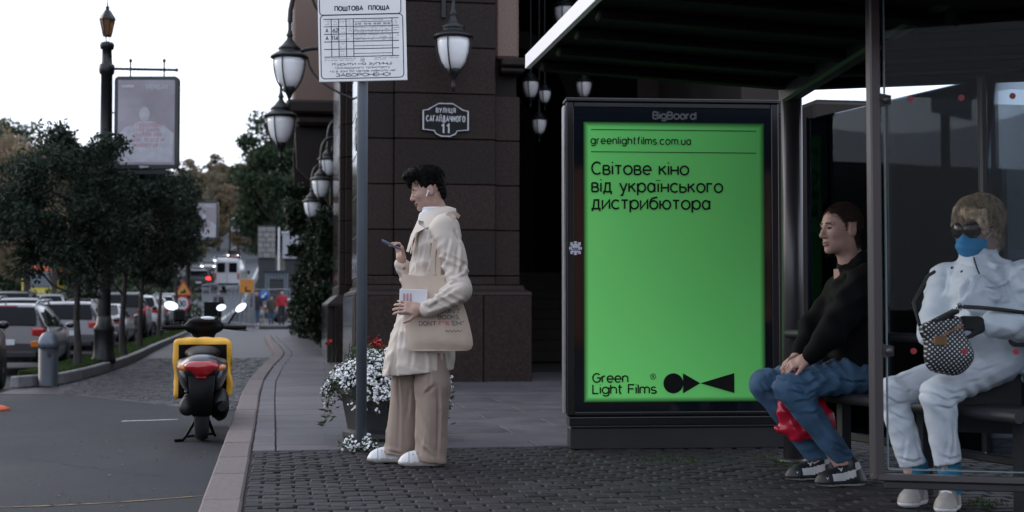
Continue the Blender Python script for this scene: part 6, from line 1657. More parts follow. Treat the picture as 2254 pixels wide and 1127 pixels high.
f = SDF(); f.ell((0, .28, .66), (.14, .34, .06), .03).ell((0, .0, .65), (.11, .16, .045), .03); sdfpart('seat', f, (-.2, -.2, .56), (.2, .66, .76), .012, m_scb, SC)
# engine, exhaust, shock, stands
f = SDF(); f.ell((.12, .02, .27), (.075, .19, .11), .03).ell((.15, -.02, .3), (.05, .11, .1), .03).box((-.1, .1, .27), (.09, .42, .13), .03, .03).cap((-.11, -.08, .26), (-.1, .2, .28), .06, .05, .03); sdfpart('engine', f, (-.22, -.28, .1), (.26, .38, .46), .012, m_scm, SC)
mb = MB(); mb.tube([(.13, .25, .16), (.14, .05, .2), (.15, -.18, .26), (.15, -.2, .265)], [.035, .052, .055, .03], 12); mb.build('exhaust', m_scb, SC)
mb = MB(); mb.tube([(-.1, -.02, .24), (-.1, .06, .5)], .02, 8)
for i in range(7): mb.lathe([(.03, 0), (.034, .008), (.03, .016)], (-.1, -.02 + .012 * i, .28 + .028 * i), 10)
mb.build('shock_absorber', m_scm, SC)
mb = MB(); mb.tube([(-.05, .18, .14), (-.12, .02, .03), (-.14, -.06, .01), (-.2, -.08, .01)], .012, 6); mb.tube([(.05, .18, .14), (.09, .02, .05), (.1, -.03, .04)], .012, 6); mb.tube([(-.12, .02, .03), (.09, .02, .05)], .01, 6); mb.build('stand', m_scb, SC)
# footboard, leg shield, steering, cowl
f = SDF(); f.box((0, .78, .25), (.32, .42, .07), .03, .02).box((0, 1.02, .5), (.36, .1, .52), .045, .05, rot=('X', 14)).ell((0, 1.1, .42), (.12, .14, .3), .05); sdfpart('leg_shield', f, (-.26, .5, .16), (.26, 1.32, .86), .015, m_scb, SC)
mb = MB(); mb.ell((0, 1.25, .42), (.08, .25, .06), 12, 8); mb.build('front_mudguard', m_sc, SC)
f = SDF(); f.ell((0, .9, .855), (.165, .1, .07), .03).ell((0, .87, .9), (.12, .09, .04), .03).ell((0, .98, .82), (.1, .1, .1), .04).box((0, .88, .78), (.1, .1, .14), .03, .05); sdfpart('handlebar_cowl', f, (-.24, .7, .66), (.24, 1.14, .99), .01, m_scb, SC)
mb = MB(); mb.ell((.03, .83, .925), (.062, .05, .02), 14, 8); mb.build('speedometer', m_head, SC)
for s_ in (-1, 1):
    mb = MB(); mb.tube([(s_ * .12, .9, .85), (s_ * .2, .86, .85), (s_ * .34, .81, .85)], [.014, .016, .018], 9); mb.build('grip', m_scb, SC)
    mb = MB(); mb.tube([(s_ * .17, .9, .84), (s_ * .26, .87, .83), (s_ * .35, .84, .825)], .006, 6); mb.build('brake_lever', m_scm, SC)
for (px, pz, rx, rz_, ang, ax_) in ((-.265, 1.03, .06, .038, -14, -.18), (.3, 1.015, .055, .03, 38, .2), (.14, 1.015, .042, .028, 16, .1)):
    mb = MB(); mb.tube([(ax_, .9, .88), (ax_ + (px - ax_) * .4, .9, .95), (px * .96, .9, pz - .01)], .008, 6); mb.build('mirror_stem', m_scb, SC)
    mt = Matrix.Rotation(R(-ang), 3, 'Y'); mb = MB(); mb.ell((px, .905, pz), (rx * 1.1, .018, rz_ * 1.14), 18, 8, mtx=mt); mi = mb.build('mirror', m_scb, SC)
    n = 20; c = Vector((px, .882, pz)); mb = MB(); mb.add([c + mt @ Vector((rx * math.cos(2 * math.pi * i / n), .006 * math.sin(2 * math.pi * i / n), rz_ * math.sin(2 * math.pi * i / n))) for i in range(n)], [tuple(range(n))]); mb.build('mirror_glass', m_mirror, mi)
mb = MB(); mb.box((-.2, .87, .95), (.09, .05, .1), ch=.015); mb.build('phone_holder', m_scb, SC)
mb = MB(); mb.box((.07, 1.0, 1.0), (.14, .012, .12), ch=.004); mb.build('wind_shield', m_scb, SC)
# yellow bag slung over the middle
bg_ = thing('delivery_bag', 'yellow thermal delivery bag strapped on the parked scooter', 'bag', (sp_.x, sp_.y + .22, ROAD_Z), local=True, rz=R(2.5))
f = SDF(); f.box((0, .46, .535), (.44, .36, .46), .035, .01).disp(noise3(8, 20, .009)); V, F = surfnet(f, (-.3, .25, .26), (.3, .68, .8), .01)
cy = V[F].mean(1); mi_ = ((cy[:, 1] < .33) & (np.abs(cy[:, 0]) < .185) & (cy[:, 2] < .725)).astype(int); np_mesh('bag_body', V, F, [m_yel, m_scb], bg_, mi=mi_)
mb = MB(); text_strokes(mb, 'ovo', (.2345, .34, .66), (0, .25, -1), (0, 1, .25), .09, .2, 'l', .3, .9) if 'v' in GL else text_strokes(mb, 'ouo', (.2345, .36, .68), (0, .18, -1), (0, 1, .18), .1, .2, 'l', .3, .8); mb.build('lettering', m_teal, bg_)

# ================================================================== PEOPLE
def skin(name, col): return M(name, col, .5, var=.08, scale=30, bump=.05, bscale=150, spec=.35)
m_skin = skin('skin', (.42, .27, .215)); m_skin2 = skin('tanned skin', (.37, .225, .18)); m_lip = M('lips', (.22, .075, .07), .4, var=.05); m_lip2 = M('lips tanned', (.25, .13, .11), .4, var=.05)
m_brow = M('brows and lashes', (.012, .009, .008), .8, var=0)
m_hair = M('black hair', (.004, .0035, .0035), .7, spec=.12, var=.4, scale=40, stretch=(1, 1, 3), bump=.3, bscale=60); m_buzz = M('cropped hair', (.045, .028, .022), .8, spec=.1, var=.3, scale=200); m_blond = M('blond hair', (.2, .13, .07), .45, var=.55, scale=60, stretch=(1, 1, .35), bump=.9, bscale=45, col2=(.36, .26, .16))
def mtx_face(face, pitch=0.0, roll=0.0):
    x = Vector(face).normalized(); y = Vector((0, 0, 1)).cross(x).normalized(); z = x.cross(y)
    return Matrix((x, y, z)).transposed() @ Matrix.Rotation(R(pitch), 3, 'Y') @ Matrix.Rotation(R(roll), 3, 'X')
def xf(V, m3, loc, s=1.0): return (V * s) @ np.array(m3.transposed(), 'f4') + np.array(loc, 'f4')
def head_sdf(fem=False):
    f = SDF(); j = .92 if fem else 1.0
    f.ell((-.014, 0, .036), (.098, .076, .086), .02).ell((.03, 0, -.018), (.06, .058, .088), .04).ell((.035, 0, -.072), (.05 * j, .046 * j, .042), .03).ell((.07, 0, -.104), (.019, .022 * j, .016), .022)
    f.ell((-.005, .045, -.06), (.04, .018 * j, .045), .03).ell((-.005, -.045, -.06), (.04, .018 * j, .045), .03)
    for s_ in (-1, 1): f.ell((.056, s_ * .04, -.022), (.026, .02, .022), .025); f.ell((.078, s_ * .026, .02), (.013, .026, .007), .014)
    f.cap((.088, 0, .008), (.108, 0, -.03), .007, .0105, .014); f.ell((.106, 0, -.036), (.012, .012, .0095), .008)
    for s_ in (-1, 1): f.ell((.096, s_ * .012, -.039), (.0105, .0075, .0075), .007); f.ell((.094, s_ * .031, .003), (.012, .019, .011), .01, True); f.ell((.078, s_ * .031, .001), (.0125, .0135, .0115), .003)
    f.ell((.091, 0, -.0655), (.0095, .022, .0052), .006); f.ell((.0895, 0, -.0765), (.0095, .019, .0062), .006); f.ell((.1, 0, -.071), (.01, .022, .0016), .003, True)
    for s_ in (-1, 1): f.ell((-.012, s_ * .077, -.01), (.021, .0085, .032), .006); f.ell((-.01, s_ * .087, -.006), (.011, .006, .019), .004, True)
    f.cap((-.03, 0, -.06), (-.062, 0, -.24), .05 if fem else .056, .054 if fem else .062, .03)
    return f
_heads = {}
def head_mesh(fem):
    if fem not in _heads: _heads[fem] = surfnet(head_sdf(fem), (-.14, -.1, -.26), (.14, .1, .14), .0042)
    return _heads[fem]
def head_mi(V, F, closed):
    c = V[F].mean(1); x, y, z = c[:, 0], np.abs(c[:, 1]), c[:, 2]; mi = np.zeros(len(F), int)
    mi[(x > .083) & (y < .023) & (z > -.084) & (z < -.0605)] = 1
    mi[(x > .062) & (y > .011) & (y < .047) & (np.abs(z - .024 + .12 * np.abs(y - .026)) < .0042)] = 2
    e = ((y - .031) / .014) ** 2 + ((z - (.0 if not closed else -.005)) / (.006 if not closed else .0028)) ** 2
    mi[(x > .07) & (e < 1)] = 2
    return mi
def hand_mesh(curl=(40, 50, 35), spread=4, thumb=(30, 20), scale=1.0):
    """palm at the origin (wrist at -x), fingers toward +x, palm facing -z, thumb on +y"""
    f = SDF(); f.box((.045, 0, 0), (.085, .074, .024), .011, .012).cap((-.03, 0, 0), (.02, 0, 0), .024, .028, .02).ell((.025, .026, -.006), (.03, .018, .014), .012)
    for i, (y, ln) in enumerate(((.029, .072), (.010, .08), (-.010, .075), (-.028, .058))):
        p = Vector((.085, y, 0)); a = 0; yaw = R(spread) * (1.5 - i); r_ = .0088 if i < 3 else .0076
        for k, fr_ in enumerate((.45, .3, .25)):
            a += R(curl[k]); d = Vector((math.cos(a) * math.cos(yaw), math.sin(yaw), -math.sin(a))); q = p + d * ln * fr_; f.cap(tuple(p), tuple(q), r_ * (1 - .07 * k), r_ * (.93 - .07 * k), .005); p = q
    p = Vector((.02, .036, -.004)); a = R(thumb[0]); d = Vector((math.cos(a), math.sin(a), -.25)).normalized(); q = p + d * .042; f.cap(tuple(p), tuple(q), .0115, .0098, .01)
    a2 = R(thumb[0] - thumb[1]); d = Vector((math.cos(a2), math.sin(a2), -.4)).normalized(); f.cap(tuple(q), tuple(q + d * .034), .0095, .0078, .005)
    V, F = surfnet(f, (-.07, -.06, -.11), (.2, .09, .06), .0042)
    return V * scale, F
def frame3(xdir, zdir):
    x = Vector(xdir).normalized(); z = Vector(zdir); z = (z - x * z.dot(x)).normalized(); y = z.cross(x); return Matrix((x, y, z)).transposed()
def join(parts):
    Vs, Fs, Ms, n = [], [], [], 0
    for V, F, m_ in parts: Vs.append(V); Fs.append(F + n); Ms.append(np.full(len(F), m_) if np.isscalar(m_) else m_); n += len(V)
    return np.concatenate(Vs), np.concatenate(Fs), np.concatenate(Ms)
def tube_np(path, r, n=10):
    mb = MB(); mb.tube(path, r, n, caps=False); return np.array([tuple(p) for p in mb.v], 'f4'), np.array(mb.f, 'i4')
def sd(name, f, lo, hi, h, mat, parent, mi=None, draw=None):
    V, F = surfnet(f, lo, hi, h)
    if draw: V = press(V, F, draw)
    return np_mesh(name, V, F, mat, parent, mi=None if mi is None else mi(V[F].mean(1)))
def shoe_sdf(L_=.27, w=.095, hi_=.1):
    """toe toward +x, heel at 0 side, sole on z=0"""
    f = SDF(); f.box((.0, 0, .016), (L_ * .6, w * .82, .032), .014, .01).ell((L_ * .28, 0, .02), (L_ * .22, w * .48, .022), .03).ell((-L_ * .3, 0, .02), (L_ * .17, w * .42, .022), .03)
    f.ell((L_ * .24, 0, .042), (L_ * .2, w * .42, .034), .03).ell((-L_ * .18, 0, .055), (L_ * .24, w * .42, .052), .04).cap((-L_ * .2, 0, .06), (-L_ * .2, 0, hi_), w * .4, w * .38, .03).cap((L_ * .0, 0, .07), (L_ * .2, 0, .05), w * .3, w * .28, .03)
    f.cut((0, 0, 0), (0, 0, -1)); return f
def place(parent_loc, rz=-YAW): return None

def locks(seed, n, c, r, ln, wav, front=.03, zmin=-.02, rad=.0016):
    """loose strands lying over a head of hair"""
    q = random.Random(seed); mb = MB()
    for i in range(n):
        while True:
            a = q.uniform(0, 6.283); t = q.uniform(0, 1.75); d = Vector((math.sin(t) * math.cos(a), math.sin(t) * math.sin(a), math.cos(t))); p = Vector((c[0] + d.x * r[0], c[1] + d.y * r[1], c[2] + d.z * r[2]))
            if not (p.x > front and p.z < .07) and p.z > zmin and not (abs(p.y) > .06 and -.04 < p.x < .03 and p.z < .03): break
        nrm = Vector((d.x / r[0], d.y / r[1], d.z / r[2])).normalized(); fl = Vector((-.35 + q.uniform(-.5, .5) + (1.2 if p.x > .02 else 0), d.y * .9 + q.uniform(-.4, .4), -.9)); fl = (fl - nrm * fl.dot(nrm)).normalized(); sd_ = nrm.cross(fl); L_ = ln * q.uniform(.5, 1.3); ph = q.uniform(0, 6); up_ = q.uniform(.002, .014)
        path = [p + fl * (L_ * k / 5) + sd_ * (wav * math.sin(ph + k * 1.2)) + nrm * (up_ * math.sin(k / 5 * 3.1) + .003 - .2 * L_ * (k / 5) ** 2) for k in range(6)]
        mb.tube(path, [rad * x for x in (.6, 1, 1, .9, .7, .25)], 3, caps=False)
    return np.array([tuple(p) for p in mb.v], 'f4'), np.array(mb.f, 'i4')
def stubble(V, F, sel, n, ln, wd, seed=3):
    """short hairs standing on the chosen faces"""
    r = np.random.default_rng(seed); ids = r.choice(np.where(sel)[0], n); Q = V[F[ids]]; w = r.dirichlet((1, 1, 1, 1), n).astype('f4'); P = (Q * w[:, :, None]).sum(1)
    nr = np.cross(Q[:, 1] - Q[:, 0], Q[:, 2] - Q[:, 0]); nr /= np.maximum(1e-9, np.linalg.norm(nr, axis=1))[:, None]; d = nr + r.normal(0, .35, (n, 3)) + np.array([-.2, 0, -.35]); d /= np.linalg.norm(d, axis=1)[:, None]
    sdv = np.cross(d, r.normal(size=(n, 3))); sdv /= np.linalg.norm(sdv, axis=1)[:, None]; L_ = (ln * r.uniform(.6, 1.3, n))[:, None]
    VV = np.stack([P - sdv * wd, P + sdv * wd, P + d * L_ + sdv * wd * .3, P + d * L_ - sdv * wd * .3], 1).reshape(-1, 3).astype('f4'); return VV, np.arange(4 * n).reshape(n, 4)
def hairline(c, r, soft=.012):
    z = c[:, 2] - np.interp(c[:, 0], [-.13, -.06, -.035, -.02, .012, .026, .045, .075, .1], [-.1, -.1, -.085, -.03, -.02, .012, .045, .072, .1]) + r.normal(0, soft, len(c))
    ear = (np.abs(c[:, 1]) > .067) & (c[:, 0] > -.036) & (c[:, 0] < .012) & (c[:, 2] < .026) & (c[:, 2] > -.046)
    return (z > 0) & ~ear
# ------------------------------------------------------------------ the standing person
m_coat = M('cream coat cloth', (.535, .468, .408), .75, var=.07, scale=5, bump=.18, bscale=26, sheen=0); m_trou = M('taupe trousers', (.285, .22, .178), .8, var=.07, scale=4, bump=.12, bscale=30); m_shirt = M('white shirt', (.66, .66, .68), .7, var=.04); m_shoe = M('white leather shoe', (.62, .62, .62), .45, var=.06, scale=20); m_sole = M('off white sole', (.36, .34, .31), .7, var=.1); m_lace = M('grey laces', (.3, .32, .38), .7, var=.1)
g0 = G(920, 1021)
P1 = thing('person', 'person in cream coat and taupe wide trousers standing reading a phone', 'person', tuple(g0), local=True, rz=-YAW)
hm1 = mtx_face((-1, -.16, 0), 13, 0); hl1 = (.05, 0, 1.572)
V, F = head_mesh(True); parts = [(xf(V, hm1, hl1, .91), F, head_mi(V, F, True))]
# near hand holds the book, far hand holds the phone
wr1 = Vector((.045, -.315, .885)); ha = frame3((-.93, -.05, .16), (.1, -.95, .3)); V, F = hand_mesh((18, 22, 15), 6, (48, 20), .98); parts.append((xf(V, ha, wr1 + Vector((-.015, 0, .0))), F, 0))
wr2 = Vector((-.1, .03, 1.165)); hb = frame3((-.15, -.12, 1), (.75, .62, .15)); V, F = hand_mesh((38, 45, 30), 3, (18, -6), .95); parts.append((xf(V, hb, wr2), F, 0))
for pth, r_ in (([(.11, 0, 1.4), (.1, 0, 1.1), (.08, 0, .82)], .1), ([(.15, -.17, 1.35), (.24, -.28, .99), tuple(wr1)], [.045, .04, .028]), ([(.1, .17, 1.35), (-.05, .15, 1.0), tuple(wr2)], [.045, .04, .028]), ([(.07, -.09, .82), (.08, -.09, .45), (.075, -.09, .09)], .05), ([(.03, .09, .82), (-.05, .09, .45), (-.11, .09, .09)], .05)):
    a_, b_ = tube_np(pth, r_); parts.append((a_, b_, 0))
V, F, mi_ = join(parts); np_mesh('body', V, F, [m_skin, m_lip, m_brow], P1, mi=mi_)
f = SDF(); f.ell((-.022, 0, .056), (.108, .084, .09), .02).ell((.03, 0, .118), (.085, .066, .042), .03).ell((.085, -.01, .125), (.042, .048, .026), .025).ell((.118, -.02, .115), (.02, .028, .016), .02).ell((-.095, 0, -.01), (.03, .055, .07), .03)
f.box((.13, 0, -.06), (.16, .3, .27), .02, .015, True).box((.045, 0, -.09), (.1, .3, .19), .02, .015, True).ell((-.006, .085, -.02), (.036, .03, .046), .01, True).ell((-.006, -.085, -.02), (.036, .03, .046), .01, True).disp(noise3(3, 75, .0035, (1, 1, .5))).disp(noise3(4, 150, .0018))
V, F = surfnet(f, (-.15, -.12, -.12), (.17, .12, .19), .0042); V2, F2 = locks(5, 1300, (-.005, 0, .075), (.112, .083, .082), .035, .003, .3, .045, .0013); V, F, _ = join([(V, F, 0), (V2, F2, 0)]); np_mesh('hair', xf(V, hm1, hl1, .91), F, m_hair, P1)
f = SDF(); f.loft([(1.38, .1, 0, .075, .085), (1.44, .085, 0, .066, .07), (1.475, .085, 0, .064, .066)], .01).ell((.045, -.03, 1.37), (.045, .07, .075), .02).cap((.03, -.055, 1.42), (.0, -.06, 1.3), .026, .02, .01); sd('shirt', f, (-.08, -.14, 1.24), (.2, .14, 1.5), .007, m_shirt, P1)
fold = noise3(12, 12, .004, (1, 1, .3))
crz = ridges(13, (((1, .5, .25), 13), ((1, -.3, .5), 17), ((.3, .8, .6), 15)), .008, z1=1.33)
crs = ridges(14, (((.5, 0, 1), 22), ((-.4, .2, 1), 18)), .012, z1=1.3)
f = SDF(); f.loft([(.49, -.004, 0, .208, .205), (.62, .006, 0, .2, .2), (.78, .036, 0, .18, .192), (.95, .064, 0, .158, .182), (1.1, .082, 0, .14, .182), (1.25, .098, 0, .13, .19), (1.34, .106, 0, .12, .18), (1.4, .112, 0, .092, .13), (1.44, .11, 0, .07, .08)], .03)
f.disp(lambda P: fold(P) + crz(P)).disp(lambda P: ((np.abs(np.sin(P[:, 0] * 17 + P[:, 1] * 11)) - .5) * .003 * np.clip((.9 - P[:, 2]) / .3, 0, 1)).astype('f4'))
sl = SDF(); sl.chain([(.16, -.165, 1.345), (.25, -.275, 1.0)], [.08, .07], .03).chain([(.25, -.275, 1.0), (.085, -.325, .893)], [.072, .057], .02).chain([(.1, .165, 1.34), (-.04, .16, 1.0)], [.078, .062], .04).chain([(-.04, .16, 1.0), (-.095, .05, 1.14)], [.062, .05], .03).disp(crs).disp(noise3(15, 16, .006))
drS = dr = Draw(sl); CO = lambda zx, zy: ((780 + zx / 3.757 - 920) / 385, (1022 - 340 - zy / 3.757) / 385); CP = lambda zx, zy: ((780 + zx / 2.503 - 920) / 385, (1022 - 600 - zy / 2.503) / 385)
for ln_f in (((870, 760), (862, 900), (850, 1010)), ((800, 700), (770, 860), (740, 960)), ((740, 1030), (800, 1080), (880, 1060)), ((930, 900), (900, 980), (840, 1040)), ((840, 640), (880, 720))): dr.fold([CO(*p) for p in ln_f], .0075, .014, .9)
for ln_f in (((400, 100), (470, 150), (560, 90)), ((370, 150), (430, 200), (500, 150)), ((480, 60), (560, 50), (620, 20)), ((350, 190), (390, 235))): dr.fold([CP(*p) for p in ln_f], .007, .012, .9)
drC = dr = Draw(f)
for ln_f in (((690, 600), (660, 800), (600, 980)), ((640, 560), (590, 720), (560, 900)), ((540, 640), (530, 800), (505, 960)), ((480, 620), (490, 760))): dr.fold([CO(*p) for p in ln_f], .007, .014, .8)
for ln_f in (((330, 430), (320, 520)), ((400, 430), (405, 540)), ((470, 430), (480, 555)), ((520, 440), (525, 560)), ((230, 250), (190, 380), (175, 520)), ((285, 300), (270, 430))): dr.fold([CP(*p) for p in ln_f], .008, .018, .8, .006)
dr.seam([CP(140, 525), CP(190, 530)]); dr.seam([CP(270, 500), CP(400, 530), CP(530, 555)])
class Un:
    def __init__(s, a, b, k): s.a, s.b, s.k = a, b, k
    def __call__(s, P):
        x, y = s.a(P), s.b(P); h = np.clip(.5 + .5 * (x - y) / s.k, 0, 1); return x * (1 - h) + y * h - s.k * h * (1 - h)
un = Un(f, sl, .018)
fin = SDF(); fin.disp(lambda P: un(P) - 10, True)
fin.ell((.06, -.02, 1.48), (.05, .062, .09), .01, True).ell((.01, -.045, 1.42), (.05, .045, .1), .012, True)
# front opening: a long groove down the near front edge
fin.cap((-.035, -.115, 1.3), (-.075, -.14, .95), .006, .006, .006, True).cap((-.075, -.14, .95), (-.125, -.16, .66), .008, .014, .008, True).cap((-.125, -.16, .66), (-.135, -.16, .45), .016, .036, .01, True)
fin.cut((0, 0, .522), (.1, 0, -1))
sd('coat', fin, (-.27, -.42, .46), (.36, .28, 1.5), .0075, m_coat, P1, draw=[drS, drC])
def sheet2(rows, th=.006):
    mb = MB(); k = len(rows[0]); mb.grid(rows)
    back = [[Vector(p) + Vector((.0, th, -th * .3)) for p in r_] for r_ in rows]; mb.grid(back, flip=True)
    ring_ = [*rows[0], *[r_[-1] for r_ in rows[1:]], *rows[-1][::-1][1:], *[r_[0] for r_ in rows[::-1][1:-1]]]; ringb = [Vector(p) + Vector((0, th, -th * .3)) for p in ring_]; n_ = len(ring_)
    mb.add([*ring_, *ringb], [(i, (i + 1) % n_, n_ + (i + 1) % n_, n_ + i) for i in range(n_)]); return mb
for sg in (1, -1):
    T = [(.185, 0, 1.478), (.165, -.06, 1.478), (.11, -.088, 1.468), (.055, -.088, 1.445), (.0, -.08, 1.395)]; O = [(.222, 0, 1.425), (.212, -.1, 1.41), (.14, -.165, 1.392), (.075, -.172, 1.352), (.05, -.168, 1.345)]; Md = [((a[0] + b[0]) / 2 + .012, (a[1] + b[1]) / 2 - .012, (a[2] + b[2]) / 2 + .016) for a, b in zip(T, O)]
    rows = [[(p[0], p[1] * sg, p[2]) for p in r_] for r_ in (T, Md, O)]; sheet2(rows if sg > 0 else rows[::-1]).build('collar', m_coat, P1)
    A = [(.0, -.08, 1.397), (-.035, -.085, 1.31), (-.05, -.1, 1.22)]; Bq = [(.045, -.165, 1.343), (-.005, -.185, 1.315), (-.045, -.15, 1.21)]; Mq = [((a[0] + b[0]) / 2 - .012, (a[1] + b[1]) / 2 - .014, (a[2] + b[2]) / 2) for a, b in zip(A, Bq)]
    rows = [[(p[0], p[1] * sg, p[2]) for p in r_] for r_ in (A, Mq, Bq)]; sheet2(rows[::-1] if sg > 0 else rows).build('lapel', m_coat, P1)
for (u_b, z_b) in ((-.09, .93), (-.07, 1.12)): mb = MB(); mb.lathe([(.011, 0), (.011, .005), (.008, .007)], (u_b, -.168 if z_b < 1 else -.15, z_b), 12, axis=(-.3, -1, 0)); mb.build('button', M('horn button', (.2, .11, .05), .4, var=.2), P1)
TP = CP
tf = noise3(17, 24, .006, (1, 1, .25))
f = SDF(); f.chain([(.05, .085, .82), (-.055, .09, .45), (-.115, .095, .02)], [.1, .1, .094], .03).chain([(.06, -.085, .82), (.09, -.09, .45), (.075, -.09, .015)], [.1, .1, .09], .02)
dr = Draw(f)
for ln_f in (((330, 560), (345, 700), (400, 860)), ((400, 660), (455, 610)), ((470, 620), (475, 800), (468, 1000)), ((235, 560), (245, 760), (240, 1000)), ((360, 780), (385, 900), (370, 985)), ((190, 620), (175, 820), (160, 980)), ((300, 640), (290, 800)), ((420, 560), (430, 640)), ((380, 940), (440, 1005)), ((180, 990), (260, 1005))): dr.fold([CP(*p) for p in ln_f], .007, .02, .8)
f.disp(tf).disp(ridges(18, (((1, .4, .12), 11), ((.8, -.5, .3), 9), ((.3, 0, 1), 8)), .004)).disp(lambda P: (np.sin(P[:, 2] * 60 + P[:, 0] * 25) * .004 * np.clip((.2 - P[:, 2]) / .2, 0, 1)).astype('f4')).cut((0, 0, .032), (-.12, 0, -1)); sd('trousers', f, (-.25, -.24, -.02), (.22, .24, .9), .0075, m_trou, P1, draw=[dr])
for (u_, v_, lab) in ((.03, -.095, 0), (-.165, .095, 0)):
    V, F = surfnet(shoe_sdf(.275, .098, .085), (-.17, -.07, -.01), (.17, .07, .13), .006); V[:, 2] = np.maximum(V[:, 2], 0); m3 = frame3((-1, -.12, 0), (0, 0, 1)); c = V[F].mean(1)
    sh = np_mesh('shoe', xf(V, m3, (u_, v_, 0)), F, [m_shoe, m_sole, m_lace], P1, mi=np.where(c[:, 2] < .026, 1, np.where((np.abs(c[:, 0] - .075) < .004) | (np.abs(c[:, 0] + .06 + .3 * (c[:, 2] - .05)) < .004), 2, 0)))
    mb = MB()
    for k in range(4): p = Vector((u_ - .005 - .022 * k, v_ - .012, .098 - .01 * k)); mb.tube([p + Vector((0, -.03, -.012)), p, p + Vector((-.01, .03, -.008))], .005, 5)
    mb.build('laces', m_lace, sh)
mb = MB(); e_ = Vector(xf(np.array([[.004, .082, -.012]], 'f4'), hm1, hl1, .91)[0]); mb.ell(e_, (.008, .007, .008), 10, 6); mb.tube([e_, e_ + Vector((-.012, -.004, -.03))], .0042, 8); mb.build('earbud', m_shirt, P1)
# phone
t = thing('phone', 'blue grey mobile phone held by the person in the cream coat', 'phone', tuple(g0), local=True, rz=-YAW)
pc_ = Vector((-.145, -.005, 1.252)); pm = frame3((-.9, -.05, .42), (.42, .1, .9)).to_4x4(); pm.translation = pc_; mb = MB(); mb.box(None, (.145, .072, .009), ch=.003, mtx=pm); mb.build('case', M('phone case', (.1, .14, .24), .3, var=.05), t)
pm2 = pm.copy(); pm2.translation = pc_ + (pm.to_3x3() @ Vector((0, 0, .0052))); mb = MB(); mb.box(None, (.138, .066, .001), mtx=pm2); mb.build('screen', m_winglass, t)
# book
t = thing('book', 'thin white book held against the canvas bag', 'book', tuple(g0), local=True, rz=-YAW)
bm = frame3((1, .06, -.03), (.0, -1, 0)).to_4x4(); bm.translation = Vector((-.008, -.292, .925)); mb = MB(); mb.box(None, (.155, .145, .014), ch=.002, mtx=bm); bk_ = mb.build('cover', m_shirt, t)
mb = MB(); o = Vector((-.075, -.306, .94)); 
for k in range(3): ribbon_rect(mb, o, (1, .06, -.03), (0, 0, 1), .012 + .018 * k, -.03, .022 + .018 * k, .035)
mb.build('cover_print', M('book pink print', (.5, .25, .28), .6, var=.2), bk_)
# tote bag
m_tote = M('ecru canvas', (.55, .445, .355), .85, var=.06, scale=8, bump=.25, bscale=180)
t = thing('tote_bag', 'ecru canvas tote bag with printed slogan hanging from the shoulder', 'tote bag', tuple(g0), local=True, rz=-YAW)
rows_f, rows_b = [], []; rb = random.Random(6)
tab = [(1.085, -.078, .2), (1.03, -.076, .225), (.95, -.072, .255), (.88, -.066, .28), (.8, -.058, .302), (.73, -.05, .318), (.69, -.043, .322), (.665, -.035, .312), (.655, -.02, .29)]
for (z, u0, u1) in tab:
    rf, rb_ = [], []
    for i in range(15):
        q = i / 14; u = u0 + (u1 - u0) * q; b = math.sin(math.pi * q) ** .5 * (.012 + .03 * min(1, (1.1 - z) / .3)) * (1 if z > .67 else .4); w = .004 * math.sin(u * 60 + z * 22) + .003 * math.sin(z * 70 + u * 12)
        sag = .012 * math.sin(math.pi * q) if z > 1.0 else 0; rf.append((u, -.232 - b - w - .01, z - sag)); rb_.append((u, -.228 + b * .35, z - sag))
    rows_f.append(rf); rows_b.append(rb_)
mb = MB(); mb.grid(rows_f); mb.grid(rows_b, flip=True); mb.grid([rows_f[-1], rows_b[-1]]); mb.grid([[r_[0] for r_ in rows_f], [r_[0] for r_ in rows_b]]); mb.grid([[r_[-1] for r_ in rows_f], [r_[-1] for r_ in rows_b]], flip=True); mb.build('bag_body', m_tote, t)
def strap(pts, w=.026):
    mb = MB(); P = [Vector(p) for p in pts]; L_, R_ = [], []
    for i, p in enumerate(P):
        d = (P[min(i + 1, len(P) - 1)] - P[max(i - 1, 0)]).normalized(); s_ = d.cross(Vector((0.15, -1, 0.2))).normalized() * w / 2; L_.append(p - s_); R_.append(p + s_)
    mb.grid([L_, R_]); mb.grid([[p + Vector((0, .004, 0)) for p in L_], [p + Vector((0, .004, 0)) for p in R_]], flip=True); return mb
strap(bez((.1, -.25, 1.08), (.09, -.235, 1.2), (.1, -.24, 1.33), (.19, -.2, 1.425), 12) + [(.22, -.15, 1.43), (.24, -.12, 1.41)]).build('strap', m_tote, t)
strap([(.13, -.252, 1.075)] + bez((.128, -.25, 1.1), (.13, -.245, 1.22), (.15, -.25, 1.36), (.215, -.2, 1.415), 10)).build('strap', m_tote, t)
def tt_(s_, u0, u1, z, cap, mat, nm='lettering', wt=.15):
    mb = MB(); sw = sum(GL[c][0] for c in s_); W = (u1 - u0) / cap; wide = (W - .22 * (len(s_) - 1)) / sw
    text_strokes(mb, s_, (u0, -.2945, z), (1, .0, -.0), (0, 0, 1), cap, wt, 'l', .22, wide); mb.build(nm, mat, t)
m_tprint = M('bag print', (.03, .035, .06), .7, var=.1); m_tred = M('bag red print', (.5, .05, .05), .7, var=.05)
tt_('WITH', .19, .272, .935, .022, m_tprint); tt_('BODY,', .16, .255, .9, .022, m_tprint); tt_("DON'T", .135, .252, .866, .022, m_tprint); tt_('BOOKS,', .13, .25, .832, .022, m_tprint)
tt_("DON'T", .025, .118, .797, .022, m_tprint); tt_('F**K', .135, .19, .799, .022, m_tred); tt_("'EM.\"", .205, .272, .799, .022, m_tprint)
mb = MB(); mb.tube([(.17 + .0065 * i, -.2945, .767 + .006 * math.sin(i * 1.9)) for i in range(15)], .0015, 4); mb.build('signature', m_tprint, t)

